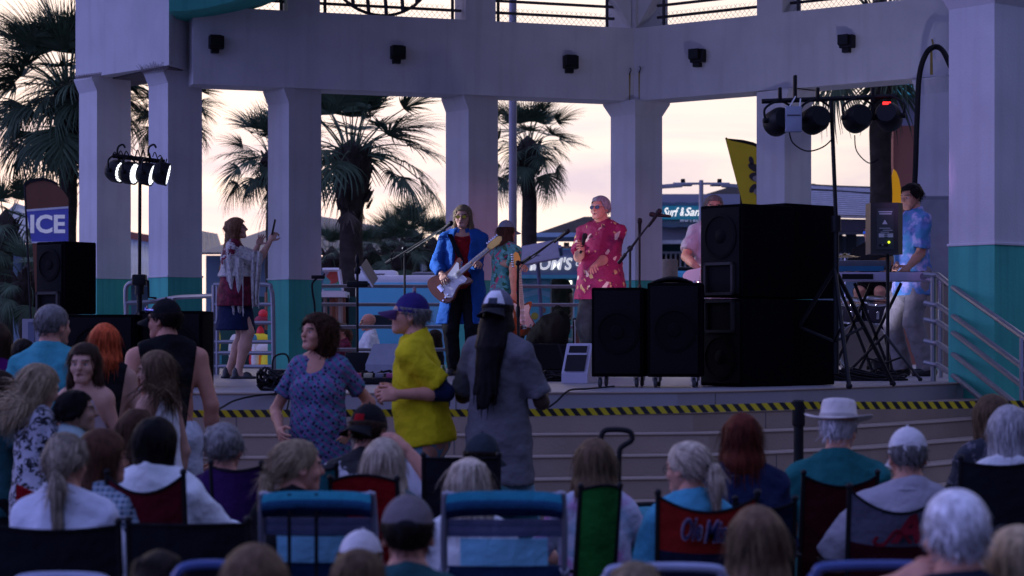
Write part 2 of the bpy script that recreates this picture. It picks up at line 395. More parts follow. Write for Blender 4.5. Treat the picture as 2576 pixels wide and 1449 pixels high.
# ---------------------------------------------------------------- columns
CROT = R(39)
def column(label, px, Y, teal_y, top, flares, zbase=STAGE, side=0.5, cap_h=0.19, cap_d=0.075):
    Z = Matrix.Rotation(CROT, 3, 'Z')
    c = W(px, HY, Y); zt = ZC + (HY - teal_y) * Y / F
    t = thing('column', label, 'column', (c.x, c.y, zbase), 0, 'square plaster columns of the bandstand')
    h = side / 2
    b = MB(); b.box((0, 0, (zt - zbase) / 2), (side + .006, side + .006, zt - zbase), Z); b.build('teal_base', tealp, t, 0)
    b = MB(); b.box((0, 0, zt - zbase + .012), (side + .03, side + .03, .024), Z, ch=.006); b.build('ledge', plaster, t, 0)
    z0 = zt - zbase + .024; z1 = top - cap_h - zbase
    b = MB(); b.box((0, 0, (z0 + z1) / 2), (side, side, z1 - z0), Z); b.build('shaft', plaster, t, 0)
    d = {k: (cap_d if k in flares else 0.0) for k in 'wsen'}   # west = -x face ... in the column's own square
    b = MB()
    lo = [(-h, -h), (h, -h), (h, h), (-h, h)]
    hi = [(-h - d['w'], -h - d['s']), (h + d['e'], -h - d['s']), (h + d['e'], h + d['n']), (-h - d['w'], h + d['n'])]
    zz = [z1, z1 + cap_h - .03, z1 + cap_h]
    vs = [Z @ Vector((x, y, zz[0])) for x, y in lo] + [Z @ Vector((x, y, zz[1])) for x, y in hi] + [Z @ Vector((x, y, zz[2])) for x, y in hi]
    fs = [(3, 2, 1, 0), (8, 9, 10, 11)]
    for a in (0, 4): fs += [(a + i, a + (i + 1) % 4, a + 4 + (i + 1) % 4, a + 4 + i) for i in range(4)]
    b.add(vs, fs); b.build('capital', plaster, t, 0)
    return t
HB = 3.25
ZB = ZC + HB                       # underside of the ring beam
column('leftmost plaster column with a teal base, behind the tall black speaker', 264, 27.8, 703, ZC + 3.47, 'w')
column('plaster column with a teal base behind the left spotlight stand', 441, 27.0, 699, ZC + 3.47, 'w')
column('plaster column with a teal base to the right of the woman with the phone', 741, 27.25, 705, ZB, 'w')
column('plaster column with a teal base behind the long haired guitarist', 1187, 28.05, 706, ZB, 'w')
column('plaster column at the corner of the ring beam, behind the singer', 1601, 28.65, 707, ZB, 'wsen')
column('plaster column behind the stack of tall black speakers', 1972, 27.2, 703, ZB - .02, 'se')
column('plaster column at the far right behind the keyboard player', 2378, 25.9, 690, ZB - .02, 'w')
column('large near column with a teal base beside the stair railing at the right edge', 2489, 18.5, 620, ZC + 3.12, 'wsen', zbase=STAGE - 0.28)

# ---------------------------------------------------------------- ring beam
PB = Vector((1.66, 28.4)); PL = Vector((-3.28, 26.74)); PR = Vector((4.99, 25.93))
dl = (PL - PB).normalized(); dr = (PR - PB).normalized()
def online(P, d, px):               # where the beam face shows at picture column px
    k = (px - HX) / F
    return (k * P.y - P.x) / (d.x - k * d.y)
nl = Vector((dl.y, -dl.x)); nl = nl if nl.y > 0 else -nl
nr = Vector((dr.y, -dr.x)); nr = nr if nr.y > 0 else -nr
TH = 0.5
bis = (nl + nr).normalized(); PBo = PB + bis * (TH / bis.dot(nl))
ZT = ZC + 4.24
bt = thing('ring_beam', 'deep plaster ring beam with railed openings above, spanning the columns', 'beam', (PB.x, PB.y, ZB))
def bb(name, poly, z0, z1, mats=plaster):
    m = MB(); m.prism([(p[0] - PB.x, p[1] - PB.y) for p in poly], z0 - ZB, z1 - ZB); return m.build(name, mats, bt, 0)
tl = online(PB, dl, 486); tr = online(PB, dr, 2420)
EL = PB + dl * tl; ER = PB + dr * tr
bb('beam_face', [EL, PB, PBo, EL + nl * TH], ZB, ZT)
bb('beam_face', [PB, ER, ER + nr * TH, PBo], ZB, ZT)
def seg(P, d, nrm, a, b, z0, z1, name, thick=TH, inset=0.0):
    A = P + d * a + nrm * inset; B = P + d * b + nrm * inset
    return bb(name, [A, B, B + nrm * thick, A + nrm * thick], z0, z1)
ZU = ZT + 1.55
posts = [(PB, dl, nl, (724, 805)), (PB, dl, nl, (1172, 1247)), (PB, dr, nr, (1904, 1968)), (PB, dr, nr, (2302, 2390)), (PB, dl, nl, (500, 600))]
for P, d, nrm, (a, b) in posts:
    seg(P, d, nrm, online(P, d, a), online(P, d, b), ZT, ZU, 'post')
# corner post: a square turned like the columns, narrower than the beam
q = Matrix.Rotation(CROT, 2); cc = PB + bis * 0.42
bb('post', [cc + q @ Vector(v) * 0.30 for v in ((-1, -1), (1, -1), (1, 1), (-1, 1))], ZT, ZU)
# triangular brackets at the corner
for P, d, nrm in ((PB, dl, nl), (PB, dr, nr)):
    m = MB(); a = P + d * 0.02 + nrm * .05; b = P + d * 0.30 + nrm * .05
    base = Vector((-PB.x, -PB.y, -ZB))
    m.slab([Vector((a.x, a.y, ZT + .02)) + base, Vector((b.x, b.y, ZT + .42)) + base, Vector((a.x, a.y, ZT + .42)) + base], Vector((nrm.x, nrm.y, 0)) * .2)
    m.build('bracket', plaster, bt, 0)
seg(PB, dl, nl, 0, tl, ZU, ZU + .6, 'upper_beam'); seg(PB, dr, nr, 0.0, tr, ZU, ZU + .6, 'upper_beam')
# railings in the openings
for P, d, nrm, spans in ((PB, dl, nl, [(1247, 1560), (805, 1172), (600, 724)]), (PB, dr, nr, [(1632, 1904), (1968, 2302)])):
    for a, b in spans:
        A = P + d * online(P, d, a) + nrm * .22; B = P + d * online(P, d, b) + nrm * .22
        for k, z in enumerate((0.15, 0.31, 0.47, 0.63, 0.95)):
            if a == 805 and k in (1, 2, 3): continue
            m = MB(); m.tube([(A.x - PB.x, A.y - PB.y, ZT + z - ZB), (B.x - PB.x, B.y - PB.y, ZT + z - ZB)], .021, 6); m.build('railing_bar', darkrail, bt)
        for p in (A + (B - A) * .06, A + (B - A) * .94):
            m = MB(); m.tube([(p.x - PB.x, p.y - PB.y, ZT - ZB), (p.x - PB.x, p.y - PB.y, ZT + 1.0 - ZB)], .024, 6); m.build('railing_post', darkrail, bt)
        # wire mesh low in the opening, fine real wires
        m = MB(); L = (B - A).length; u = (B - A) / L; nst = int(L / .07)
        for i in range(nst):
            p0 = A + u * (i * .07)
            for s2 in (0, 1):
                p1 = p0 + u * (.2 if s2 else -.2)
                if 0 < (p1 - A).dot(u) < L: m.tube([(p0.x - PB.x, p0.y - PB.y, ZT - ZB), (p1.x - PB.x, p1.y - PB.y, ZT + .22 - ZB)], .0022, 3, False)
        w = m.build('wire_mesh', darkrail, bt); w['kind'] = 'stuff'
# unseen deck added above the ring to keep overhead light off the stage
bb('shade_deck', [(-6.6, 27.6), (PBo.x, PBo.y + .3), (ER.x + .6, ER.y + .5), (4.6, 18.0), (-.6, 15.6), (-5.4, 20.0)], ZU + .603, ZU + .85)
# round shell ornament in the second opening
t0 = online(PB, dl, 968); oc = PB + dl * t0 + nl * .2; orn_z = ZC + (HY + 104) * oc.y / F
om = thing('round_ornament', 'dark round metal ornament with curved shell ribs in the upper opening', 'ornament', (oc.x, oc.y, orn_z), math.atan2(-dl.y, -dl.x))
rr = S(143, oc.y)
m = MB(); m.tube([(rr * math.cos(a), 0, rr * math.sin(a)) for a in np.linspace(0, 2 * math.pi, 49)], .022, 6); m.build('ring', darkrail, om)
for k, (bx, bend) in enumerate(((-.22, -.5), (.10, -.42), (.40, -.3), (.66, -.14), (-.5, -.5))):
    pts = []
    for s2 in np.linspace(-1, 1, 14):
        x = rr * (bx + bend * .5 * (s2 + 1) ** 1.5 * .6); zlim = math.sqrt(max(rr * rr - x * x, 0.001)); pts.append((x, 0, s2 * zlim))
    m = MB(); m.tube(pts, .026, 6); m.build('rib', darkrail, om)

# end block over the two left columns
a = W(190, 0, 27.8); b = W(425, 0, 26.35); c = W(517, 0, 27.25); dd = Vector((a.x + c.x - b.x, a.y + c.y - b.y))
bk = thing('corner_block', 'tall plaster block resting on the two left columns', 'pillar block', (b.x, b.y, ZC + 3.47))
m = MB(); m.prism([(a.x - b.x, a.y - b.y), (0, 0), (c.x - b.x, c.y - b.y), (dd.x - b.x, dd.y - b.y)], 0.0, 3.2); m.build('block_wall', plaster, bk, 0)
m = MB(); m.prism([(-.9 * S(1, 27), 0)] * 0 + [(a.x - b.x + .3, a.y - b.y + .1), (-.03, .05), (c.x - b.x - .05, c.y - b.y + .02), (dd.x - b.x, dd.y - b.y)], -0.02, -0.0035); m.build('joint_line', mat('joint', (.16, .14, .14), .9), bk, 0)
# right block above the near column
e0 = W(2489, 0, 18.5); rb = thing('corner_block', 'plaster block resting on the large near column at the right edge', 'pillar block', (e0.x, e0.y, ZC + 3.12))
m = MB(); m.box((0, 0, 1.2), (.6, .6, 2.394), CROT); m.build('block_wall', plaster, rb, 0)
# bird spikes on two capitals
for (px, Y, n, wd_, hh, lab, py) in ((222, 27.25, 16, .52, .05, 'strip of short bird spikes on the leftmost capital', 196), (389, 26.55, 20, .42, .15, 'tuft of long bird spikes on the second capital', 184)):
    p = W(px, py, Y); sp = MB()
    for i in range(n):
        x = (i / (n - 1) - .5) * wd_; q0 = Vector((x * .75, -x * .66, 0))
        for s2 in (-1, 1):
            if hh < .1: sp.tube([q0, q0 + Vector((s2 * .012, -.02, hh))], .006, 4)
            else: sp.tube([q0, q0 + Vector((x * .35 + s2 * .02, -.03, hh * random.uniform(.6, 1.0)))], .003, 3)
    o = sp.build('bird_spikes', mat('spike', (.35, .3, .3), .5), None); o.location = p; tag(o, lab, 'bird spikes', 'bird spikes')
# teal arch fascia at the top left
ar = thing('teal_arch', 'curved teal fascia springing from the left block at the top edge', 'arch', W(425, 28, 25.9))
m = MB(); o0 = W(425, 28, 25.9); pts = [(425, 28), (470, 27), (520, 20), (580, 5), (640, -14), (700, -40), (760, -75)]
up, lo = [], []
for i, (x, y) in enumerate(pts):
    p = W(x, y, 25.9 + i * .02) - o0; lo.append(p)
up = [p + Vector((0, 0, .75)) for p in lo]
for i in range(len(pts) - 1): m.slab([lo[i], lo[i + 1], up[i + 1], up[i]], (0, .9, 0))
m.build('fascia', tealp, ar, 0)

# wall lights on the beam
for (px, py, lab) in ((542, 108, 'small dark wall light on the beam just right of the left block'), (998, 134, 'small dark wall light on the beam above the big palm'), (1432, 158, 'small dark wall light left of the beam corner'),
                      (1762, 142, 'small dark wall light on the right beam casting a slanted shadow'), (2137, 106, 'small dark wall light on the right beam above the spotlight bar')):
    P, d, nrm = (PB, dl, nl) if px < 1595 else (PB, dr, nr)
    q = P + d * online(P, d, px); z = ZC + (HY - py) * q.y / F
    L = thing('wall_light', lab, 'wall light', (q.x, q.y, z), math.atan2(-nrm.y, -nrm.x) + math.pi / 2, 'wall lights on the ring beam')
    hs = S(22, q.y)
    m = MB(); m.box((0, -.06, 0), (hs * 1.7, .10, hs * 1.5), ch=.01); m.build('housing', blackm, L, 0)
    m = MB(); m.slab([(-hs * .8, -.03, -hs * .75), (-hs * .8, -.16, -hs * .35), (-hs * .8, -.16, hs * .75), (-hs * .8, -.03, hs * .75)], (hs * 1.25, 0, 0)); m.build('visor', blackm, L, 0)
    m = MB(); m.box((-hs * .15, -.05, -hs * 1.0), (hs * .9, .08, hs * .5), ch=.008); m.build('bracket', blackm, L, 0)
# rusty hooks with stains under them
for (px, py, lab) in ((1584, 187, 'rusty hook on the left side of the beam corner'), (1608, 183, 'rusty hook on the right side of the beam corner')):
    P, d, nrm = (PB, dl, nl) if px < 1595 else (PB, dr, nr)
    q = P + d * online(P, d, px); z = ZC + (HY - py) * q.y / F
    h = thing('hook', lab, 'hook', (q.x, q.y, z), 0, 'rusty hooks')
    m = MB(); m.tube(smoothpath([(0, .0, 0), (0, -.05, 0.01), (0.015, -.07, .05), (.0, -.06, .08)]), .008, 6); m.build('hook_bar', blackm, h)
    m = MB(); n2 = -Vector((nrm.x, nrm.y, 0)); u = Vector((d.x, d.y, 0)); m.slab([n2 * .001 + u * -.012, n2 * .001 + u * .012, n2 * .001 + u * .006 + Vector((0, 0, -.36)), n2 * .001 - u * .006 + Vector((0, 0, -.36))], n2 * .002); m.build('rust_stain', rust, h, 0)

# right hand black hose hung from the beam
hk = W(2352, 118, 25.2)
m = MB(); m.tube(smoothpath([W(2392, 168, 25.0), W(2372, 128, 25.1), hk, W(2330, 135, 25.15), W(2313, 190, 25.2), W(2307, 300, 25.25), W(2303, 420, 25.3), W(2300, 500, 25.3), W(2301, 640, 25.3)], 8), .034, 8)
tag(m.build('black_hose', blackp), 'thick black hose looped over the beam hook at the right and hanging down', 'hose')
m = MB(); m.tube([W(2345, 100, 25.55), W(2349, 120, 25.2)], .012, 6); m.slab([W(2340, 128, 25.5), W(2346, 128, 25.5), W(2347, 188, 25.42), W(2340, 188, 25.45)], (0, .01, 0)); tag(m.build('hose_hook', rust), 'rusty hook with a yellow stain holding the black hose', 'hook')
# grey cabinet and doorway behind the keyboard player
cb = thing('electrical_cabinet', 'tall grey electrical cabinet behind the keyboard player', 'cabinet', W(2345, 690, 25.0)); 
m = MB(); m.box((0, 0, .4), (S(110, 25), .35, 1.06), ch=.015); m.build('cabinet_body', mat('cabinet_grey', (.25, .24, .27), .5), cb, 0)
m = MB(); m.box((-.02, -.182, .4), (S(86, 25), .012, .96), ch=.004); m.build('cabinet_door', mat('cabinet_light', (.32, .31, .34), .5), cb, 0)
m = MB(); m.box((0, 0, -.62), (S(70, 25), .3, .98)); m.build('plinth', concrete, cb, 0)

# ---------------------------------------------------------------- railings
def railing(label, pts, heights, posts_at, r=.024, cat='railing'):
    t = thing('railing', label, cat, pts[0], 0, 'stage railings'); o = Vector(pts[0])
    for h in heights:
        m = MB(); m.tube([Vector(p) - o + Vector((0, 0, h)) for p in pts], r, 8); m.build('rail', galv, t)
    for (p, h) in posts_at:
        m = MB(); m.tube([Vector(p) - o, Vector(p) - o + Vector((0, 0, h))], r * 1.05, 8); m.build('post', galv, t)
    return t
hs = [(855 - y) * 27.6 / F + .375 for y in (718, 765, 822, 880)]
A = Vector((W(780, 0, 27.9).x, 27.9, STAGE)); B = Vector((W(1545, 0, 28.3).x, 28.3, STAGE)); 
railing('long grey four bar railing along the back of the stage behind the guitarist', [A, B], hs, [(A + (B - A) * k, hs[0]) for k in (.02, .34, .62, .985)])
A2 = Vector((W(1660, 0, 28.1).x, 28.1, STAGE)); B2 = Vector((W(1960, 0, 27).x, 27.0, STAGE))
railing('grey four bar railing between the corner column and the speaker stack', [A2, B2], hs, [(A2, hs[0]), (B2, hs[0]), ((A2 + B2) / 2, hs[0])])
# ladder like railing end beside the woman: rounded top corner
A3 = W(538, 0, 22.6); A3.z = STAGE; B3 = W(686, 0, 22.4); B3.z = STAGE
t = thing('railing', 'grey railing with a rounded end beside the woman with the phone', 'railing', A3, 0, 'stage railings')
u = B3 - A3; hh = (855 - 716) * 22.5 / F + .375
for i, y in enumerate((716, 766, 812, 860, 888, 922)):
    h = (855 - y) * 22.5 / F + .375
    m = MB()
    if i == 0: m.tube(smoothpath([Vector((0, 0, hh)), u * .86 + Vector((0, 0, hh)), u * .97 + Vector((0, 0, hh - .05)), u * 1.0 + Vector((0, 0, hh - .17)), u * 1.012 + Vector((0, 0, hh * .4)), u * 1.02 + Vector((0, 0, .0))], 5), .026, 8); m.build('end_rail', galv, t); continue
    m.tube([Vector((0, 0, h)), u * 1.005 + Vector((0, 0, h))], .022, 8); m.build('rail', galv, t)
for k in (0.0, .06):
    m = MB(); m.tube([u * k, u * k + Vector((0, 0, hh))], .024, 8); m.build('post', galv, t)
# curved grab rail in front of the two left columns
t = thing('railing', 'grey curved rail in front of the two left columns', 'railing', W(315, 960, 24), 0, 'stage railings'); o = Vector(t.location)
def wl(px, py, Y): return W(px, py, Y) - o
m = MB(); m.tube(smoothpath([wl(318, 800, 24), wl(316, 735, 24), wl(322, 716, 24), wl(340, 711, 24), wl(372, 716, 24.2)]), .026, 8); m.build('rail', galv, t)
m = MB(); m.tube(smoothpath([wl(318, 762, 24), wl(372, 760, 24), wl(410, 754, 24), wl(450, 748, 23.8), wl(540, 744, 23)]), .026, 8); m.build('rail', galv, t)
m = MB(); m.tube([wl(318, 930, 24), wl(318, 760, 24)], .026, 8); m.build('post', galv, t)
m = MB(); m.tube([wl(436, 925, 23.8), wl(436, 750, 23.8)], .026, 8); m.build('post', galv, t)
# stair railing at the right, running down towards the camera
p0 = W(2326, 0, 19.0); p0.z = STAGE
t = thing('railing', 'grey five bar stair railing descending at the right of the stage', 'railing', p0, 0, 'stage railings')
for i, y in enumerate((690, 762, 804, 858, 912)):
    a = W(2326, y, 19.0) - p0; b = W(2362, y + (4 if i == 0 else 8), 18.9) - p0; c = W(2400, y + 34, 18.5) - p0; d = W(2600, y + 176 + i * 6, 16.6) - p0
    m = MB(); m.tube(smoothpath([a, a.lerp(b, .7), b, c, c.lerp(d, .5), d], 4), .026, 8); m.build('rail', galv, t)
for (px, Y, y0, y1) in ((2348, 18.95, 690, 962), (2366, 20.2, 692, 950), (2395, 21.0, 700, 940), (2572, 16.8, 850, 1130)):
    m = MB(); m.tube([W(px, y0, Y) - p0, W(px, y1, Y) - p0], .026, 8); m.build('post', galv, t)

# ---------------------------------------------------------------- caution tape on stanchions
tm = bpy.data.materials.new('caution_tape'); tm.use_nodes = True; MATS['tape'] = tm
t_ = tm.node_tree; bs = t_.nodes['Principled BSDF']; bs.inputs['Roughness'].default_value = .45
uvn = t_.nodes.new('ShaderNodeUVMap'); sp_ = t_.nodes.new('ShaderNodeSeparateXYZ'); t_.links.new(uvn.outputs[0], sp_.inputs[0])
fr_ = t_.nodes.new('ShaderNodeMath'); fr_.operation = 'FRACT'
sm_ = t_.nodes.new('ShaderNodeMath'); sm_.operation = 'SUBTRACT'; t_.links.new(sp_.outputs[0], sm_.inputs[0]); t_.links.new(sp_.outputs[1], sm_.inputs[1]); t_.links.new(sm_.outputs[0], fr_.inputs[0])
gt_ = t_.nodes.new('ShaderNodeMath'); gt_.operation = 'GREATER_THAN'; gt_.inputs[1].default_value = .5; t_.links.new(fr_.outputs[0], gt_.inputs[0])
mx_ = t_.nodes.new('ShaderNodeMix'); mx_.data_type = 'RGBA'; mx_.inputs[6].default_value = (.012, .012, .012, 1); mx_.inputs[7].default_value = (.62, .48, .01, 1); t_.links.new(gt_.outputs[0], mx_.inputs[0]); t_.links.new(mx_.outputs[2], bs.inputs['Base Color'])
def tape(label, pts, w=.046):
    P = smoothpath(pts, 14); vs, fs, uv = [], [], []; L = 0
    for i, p in enumerate(P):
        if i: L += (P[i] - P[i - 1]).length
        tw = .004 * math.sin(L * 2.3)
        sag = .0
        for dz in (0, 1):
            for dy in (0, .0012): vs.append((p.x, p.y + dy + tw * dz, p.z + (dz - .5) * w)); uv.append((L / .071, -dz * .5))
    n = len(P)
    for i in range(n - 1):
        a = i * 4; b = a + 4
        fs += [(a, b, b + 2, a + 2), (a + 1, a + 3, b + 3, b + 1), (a, a + 1, b + 1, b), (a + 2, b + 2, b + 3, a + 3)]
    me = bpy.data.meshes.new('caution_tape'); me.from_pydata(vs, [], fs); me.materials.append(tm)
    ul = me.uv_layers.new(); 
    for lp in me.loops: ul.data[lp.index].uv = uv[lp.vertex_index]
    me.update(); return tag(link('caution_tape', me), label, 'caution tape', 'caution tape across the steps')
tape('yellow and black striped tape left of the black post', [W(330, 1041, 13.0), W(490, 1041, 12.95), W(960, 1039, 12.9), W(1350, 1038, 12.85), W(1700, 1030, 12.8), W(2003, 1021, 12.75)])
tape('yellow and black striped tape right of the black post', [W(2019, 1020, 12.75), W(2200, 1020, 12.9), W(2400, 1019, 13.05), W(2620, 1016, 13.2)])
st = thing('stanchion', 'black upright post holding the striped tape, right of centre', 'stanchion', (W(2009, 0, 12.78).x, 12.78, 0))
hz = W(0, 1006, 12.78).z
m = MB(); m.lathe([(.17, 0), (.17, .02), (.05, .05), (.03, .06)], n=20); m.build('foot', blackp, st)
m = MB(); m.lathe([(.031, .05), (.031, hz - .16)], n=14); m.build('pole', blackm, st)
m = MB(); m.lathe([(.036, hz - .16), (.040, hz - .15), (.040, hz - .01), (.03, hz)], n=14); m.build('head', blackp, st)

# ---------------------------------------------------------------- palms
frond_m = mat('palm_frond', (0.085, 0.13, 0.075), 0.6, spec=.15, var=0.3, scale=3, island=0.35)
dead_m = mat('dry_frond', (0.13, 0.10, 0.075), 0.8, var=0.3, scale=3, island=0.3)
trunk_m = mat('palm_trunk', (0.055, 0.044, 0.037), 0.95, spec=.08, var=0.35, scale=7, bump=0.9, bscale=14)
def fan_frond(rng, pet=.9, blade=.75, droop=.35, n=36, spread=170, wid=.022):
    """a fan palm frond along +x: petiole then pleated leaflets that part and droop"""
    m = MB(); P = [Vector((pet * t, 0, .16 * pet * math.sin(t * 1.5) - droop * .5 * pet * t * t)) for t in np.linspace(0, 1, 5)]
    m.tube(P, [.020, .016, .013, .011, .009], 4)
    tip = P[-1]; ax = (P[-1] - P[-2]).normalized(); side = Vector((0, 1, 0)); up = side.cross(ax) * -1
    for i in range(n):
        a = R(spread) * (i / (n - 1) - .5) + rng.uniform(-.03, .03)
        L = blade * (1 - .25 * abs(a) / R(spread / 2)) * rng.uniform(.88, 1.08)
        d = ax * math.cos(a) + side * math.sin(a) + up * (.22 * abs(math.sin(a)) - .05)
        d.normalize(); pr = d.cross(up).normalized(); pts = []; q = tip.copy(); dd = d.copy(); dr = droop * rng.uniform(.6, 1.5)
        K = 5
        for k in range(K + 1):
            w = wid * (.35 + 1.0 * min(k / 2, 1)) * (1 - max(k - 2, 0) / (K - 2 + .2)) * .5 + .0015
            pts += [q - pr * w, q + pr * w]; step = L / K
            dd = (dd + Vector((0, 0, -1)) * dr * (.05 + .34 * (k / K) ** 1.6) * 1.9).normalized(); q = q + dd * step
        m.add(pts, [(2 * k, 2 * k + 1, 2 * k + 3, 2 * k + 2) for k in range(K)])
    return m
_rng = random.Random(3)
FR = [fan_frond(_rng, pet=_rng.uniform(.7, 1.05), blade=_rng.uniform(.85, 1.1), droop=dr_).mesh('frond', frond_m, 0) for dr_ in (.2, .3, .45, .65, .9)]
DEAD = [fan_frond(_rng, pet=.5, blade=.7, droop=1.4, n=18, spread=110).mesh('dry_frond', dead_m, 0) for _ in range(2)]
def boots(m, z0, z1, r, rng, n, L=.3):
    for i in range(n):
        z = rng.uniform(z0, z1); a = rng.uniform(0, 2 * math.pi); d = Vector((math.cos(a), math.sin(a), 0)); s2 = Vector((-d.y, d.x, 0)); l = L * rng.uniform(.6, 1.2); w = .05 * rng.uniform(.7, 1.3)
        p = d * r * .85 + Vector((0, 0, z)); q = p + d * l * .55 + Vector((0, 0, l * .75))
        m.add([p - s2 * w, p + s2 * w, q + s2 * w * .45, q - s2 * w * .45, p - s2 * w + d * .05, p + s2 * w + d * .05], [(0, 1, 2, 3), (5, 4, 3, 2), (4, 0, 3), (1, 5, 2)])
def palm(label, px, Y, crown_py, tr_w, cr_r, nf=34, seed=1, lean=0.0, trunk_to=None, thick_head=1.0, group='fan palms behind the stage', boot=24, up_bias=0.0, span=118):
    rng = random.Random(seed); base = W(px, 0, Y); base.z = 0; top = W(px + lean, crown_py, Y); H = top.z
    t = thing('palm_tree', label, 'palm tree', base, 0, group); r = S(tr_w / 2, Y); off = Vector((top.x - base.x, 0, 0))
    m = MB(); N = 14; pts = []; rs = []
    for i in range(N + 1):
        k = i / N; pts.append(off * k * k + Vector((0.02 * rng.uniform(-1, 1), .02 * rng.uniform(-1, 1), H * k))); rs.append(r * (1.12 - .22 * k) * rng.uniform(.96, 1.05))
    m.tube(pts, rs, 12)
    m.build('trunk', trunk_m, t, 60)
    m = MB(); hh = cr_r * .55 * thick_head
    m.lathe([(r * .9, -hh), (r * 1.5, -hh * .6), (r * 1.7, -hh * .15), (r * 1.0, .1), (.02, .25)], off + Vector((0, 0, H)), n=12)
    boots(m, H - hh * .95, H, r * 1.5, rng, boot)
    for v in range(len(m.v) - boot * 6, len(m.v)): m.v[v] = (m.v[v][0] + off.x, m.v[v][1], m.v[v][2])
    m.build('boot_stubs', trunk_m, t, 0)
    for i in range(nf):
        k = (i + .5) / nf; e = R(82 - span * k ** 0.9) + rng.uniform(-.14, .14) + up_bias; a = i * 2.39996 + rng.uniform(-.3, .3)
        me = FR[min(4, int(k * 5 + rng.uniform(-.6, .6)) if k * 5 > .6 else 0)]
        s2 = cr_r / 1.75 * rng.uniform(.82, 1.12)
        o = link('frond', me, t, off + Vector((math.cos(a) * r * .6, math.sin(a) * r * .6, H - .1 * k)))
        o.rotation_euler = (rng.uniform(-.5, .5), -e, a); o.scale = (s2, s2, s2)
    for i in range(max(2, nf // 7)):
        a = i * 2.1 + rng.uniform(-.5, .5); o = link('dry_frond', DEAD[i % 2], t, off + Vector((0, 0, H - hh * .55)))
        s2 = cr_r / 1.9 * rng.uniform(.6, .95)
        o.rotation_euler = (0, R(38), a); o.scale = (s2,) * 3
    return t
palm('tall fan palm with a broad shaggy crown at the far left edge', 172, 44, 222, 46, 2.2, 88, 11, boot=60)
palm('fan palm half hidden behind the two left columns', 440, 46, 270, 44, 1.25, 34, 5)
palm('small fan palm at the lower left below the tall one', 14, 40, 560, 40, 1.1, 26, 8)
palm('big fan palm with spreading heads in the centre, between two columns', 884, 40, 382, 58, 2.0, 44, 21, span=94, thick_head=1.1, boot=90)
palm('bushy fan palm partly behind the column left of centre', 690, 43, 395, 44, 1.3, 46, 9)
palm('slender fan palm right of the grey light pole', 1334, 54, 365, 38, 1.55, 40, 15, lean=-6, boot=60)
palm('palm with a thick rough trunk behind the right spotlights', 2214, 33, 30, 56, 1.9, 26, 4)
palm('squat palm in front of the metal roof at the left edge', 70, 36, 700, 42, .95, 24, 33)
for i, (px, py, Y, cr_) in enumerate(((985, 612, 52, 1.0), (1040, 598, 56, 1.15), (1090, 622, 50, .9), (930, 640, 48, .8), (1010, 640, 46, .95), (835, 645, 50, .9))):
    palm(['low bushy palm at the left of the clump behind the vans', 'tallest bushy palm of the clump behind the vans', 'bushy palm next to the guitarist in the clump', 'low palm beside the big palm trunk', 'low palm in the middle of the clump', 'low palm behind the third column'][i], px, Y, py, 34, cr_, 26, 40 + i, group='low palms behind the vans', boot=10, up_bias=.25)

# ---------------------------------------------------------------- background buildings
roof_blue = mat('metal_roof', (.20, .27, .36), .4, .5, var=.1, scale=1)
roof_dark = mat('dark_metal_roof', (.06, .075, .11), .45, .4, var=.1, scale=1)
wallg = mat('grey_wall', (.36, .35, .40), .8, var=.06, scale=.4)
wallb = mat('bluegrey_wall', (.24, .33, .40), .8, var=.06, scale=.4)
glass = mat('dark_glass', (.02, .025, .035), .1, spec=.8)
shingle = mat('shingle_roof', (.030, .028, .034), .9, spec=.1, var=.25, scale=.9, bump=.5, bscale=6)
salmon = mat('salmon_wall', (.42, .15, .10), .85, var=.06, scale=.5)
lilac = mat('lilac_wall', (.40, .36, .46), .85, var=.06, scale=.5)
trimw = mat('white_trim', (.7, .7, .72), .6)
def bld(label, cat, pos): return thing('building', label, cat, pos)
def seam_roof(t, poly, mats, n, d=(0, 0, .06), nm='roof'):
    """sloping roof plane a-b (eaves) to d-c (ridge) with standing seams"""
    m = MB(); m.slab(poly, d); m.build(nm, mats, t, 0)
    a, b, c, e = [Vector(p) for p in poly]
    for i in range(n + 1):
        k = i / n; p = a.lerp(b, k); q = e.lerp(c, k); m = MB(); m.tube([p + Vector((0, 0, .05)), q + Vector((0, 0, .05))], .03, 4); m.build('seam', mats, t)
# left: house with a blue metal roof
p = W(40, 620, 75); t = bld('low house with a pale blue metal roof at the far left', 'house', (p.x, 75, 0)); o = Vector(t.location)
q = lambda px, py, Y: W(px, py, Y) - o
seam_roof(t, [q(-60, 612, 73), q(128, 612, 73), q(128, 545, 79), q(40, 515, 79)], roof_blue, 16)
m = MB(); zt_ = W(0, 614, 75).z; m.box((0, 3, zt_ / 2), (S(170, 75), 6, zt_)); m.build('wall', wallb, t, 0)
for px in (10, 60): m = MB(); m.box((S(px - 40, 75), -.02, zt_ * .6), (.9, .08, 1.1)); m.build('window', glass, t, 0)
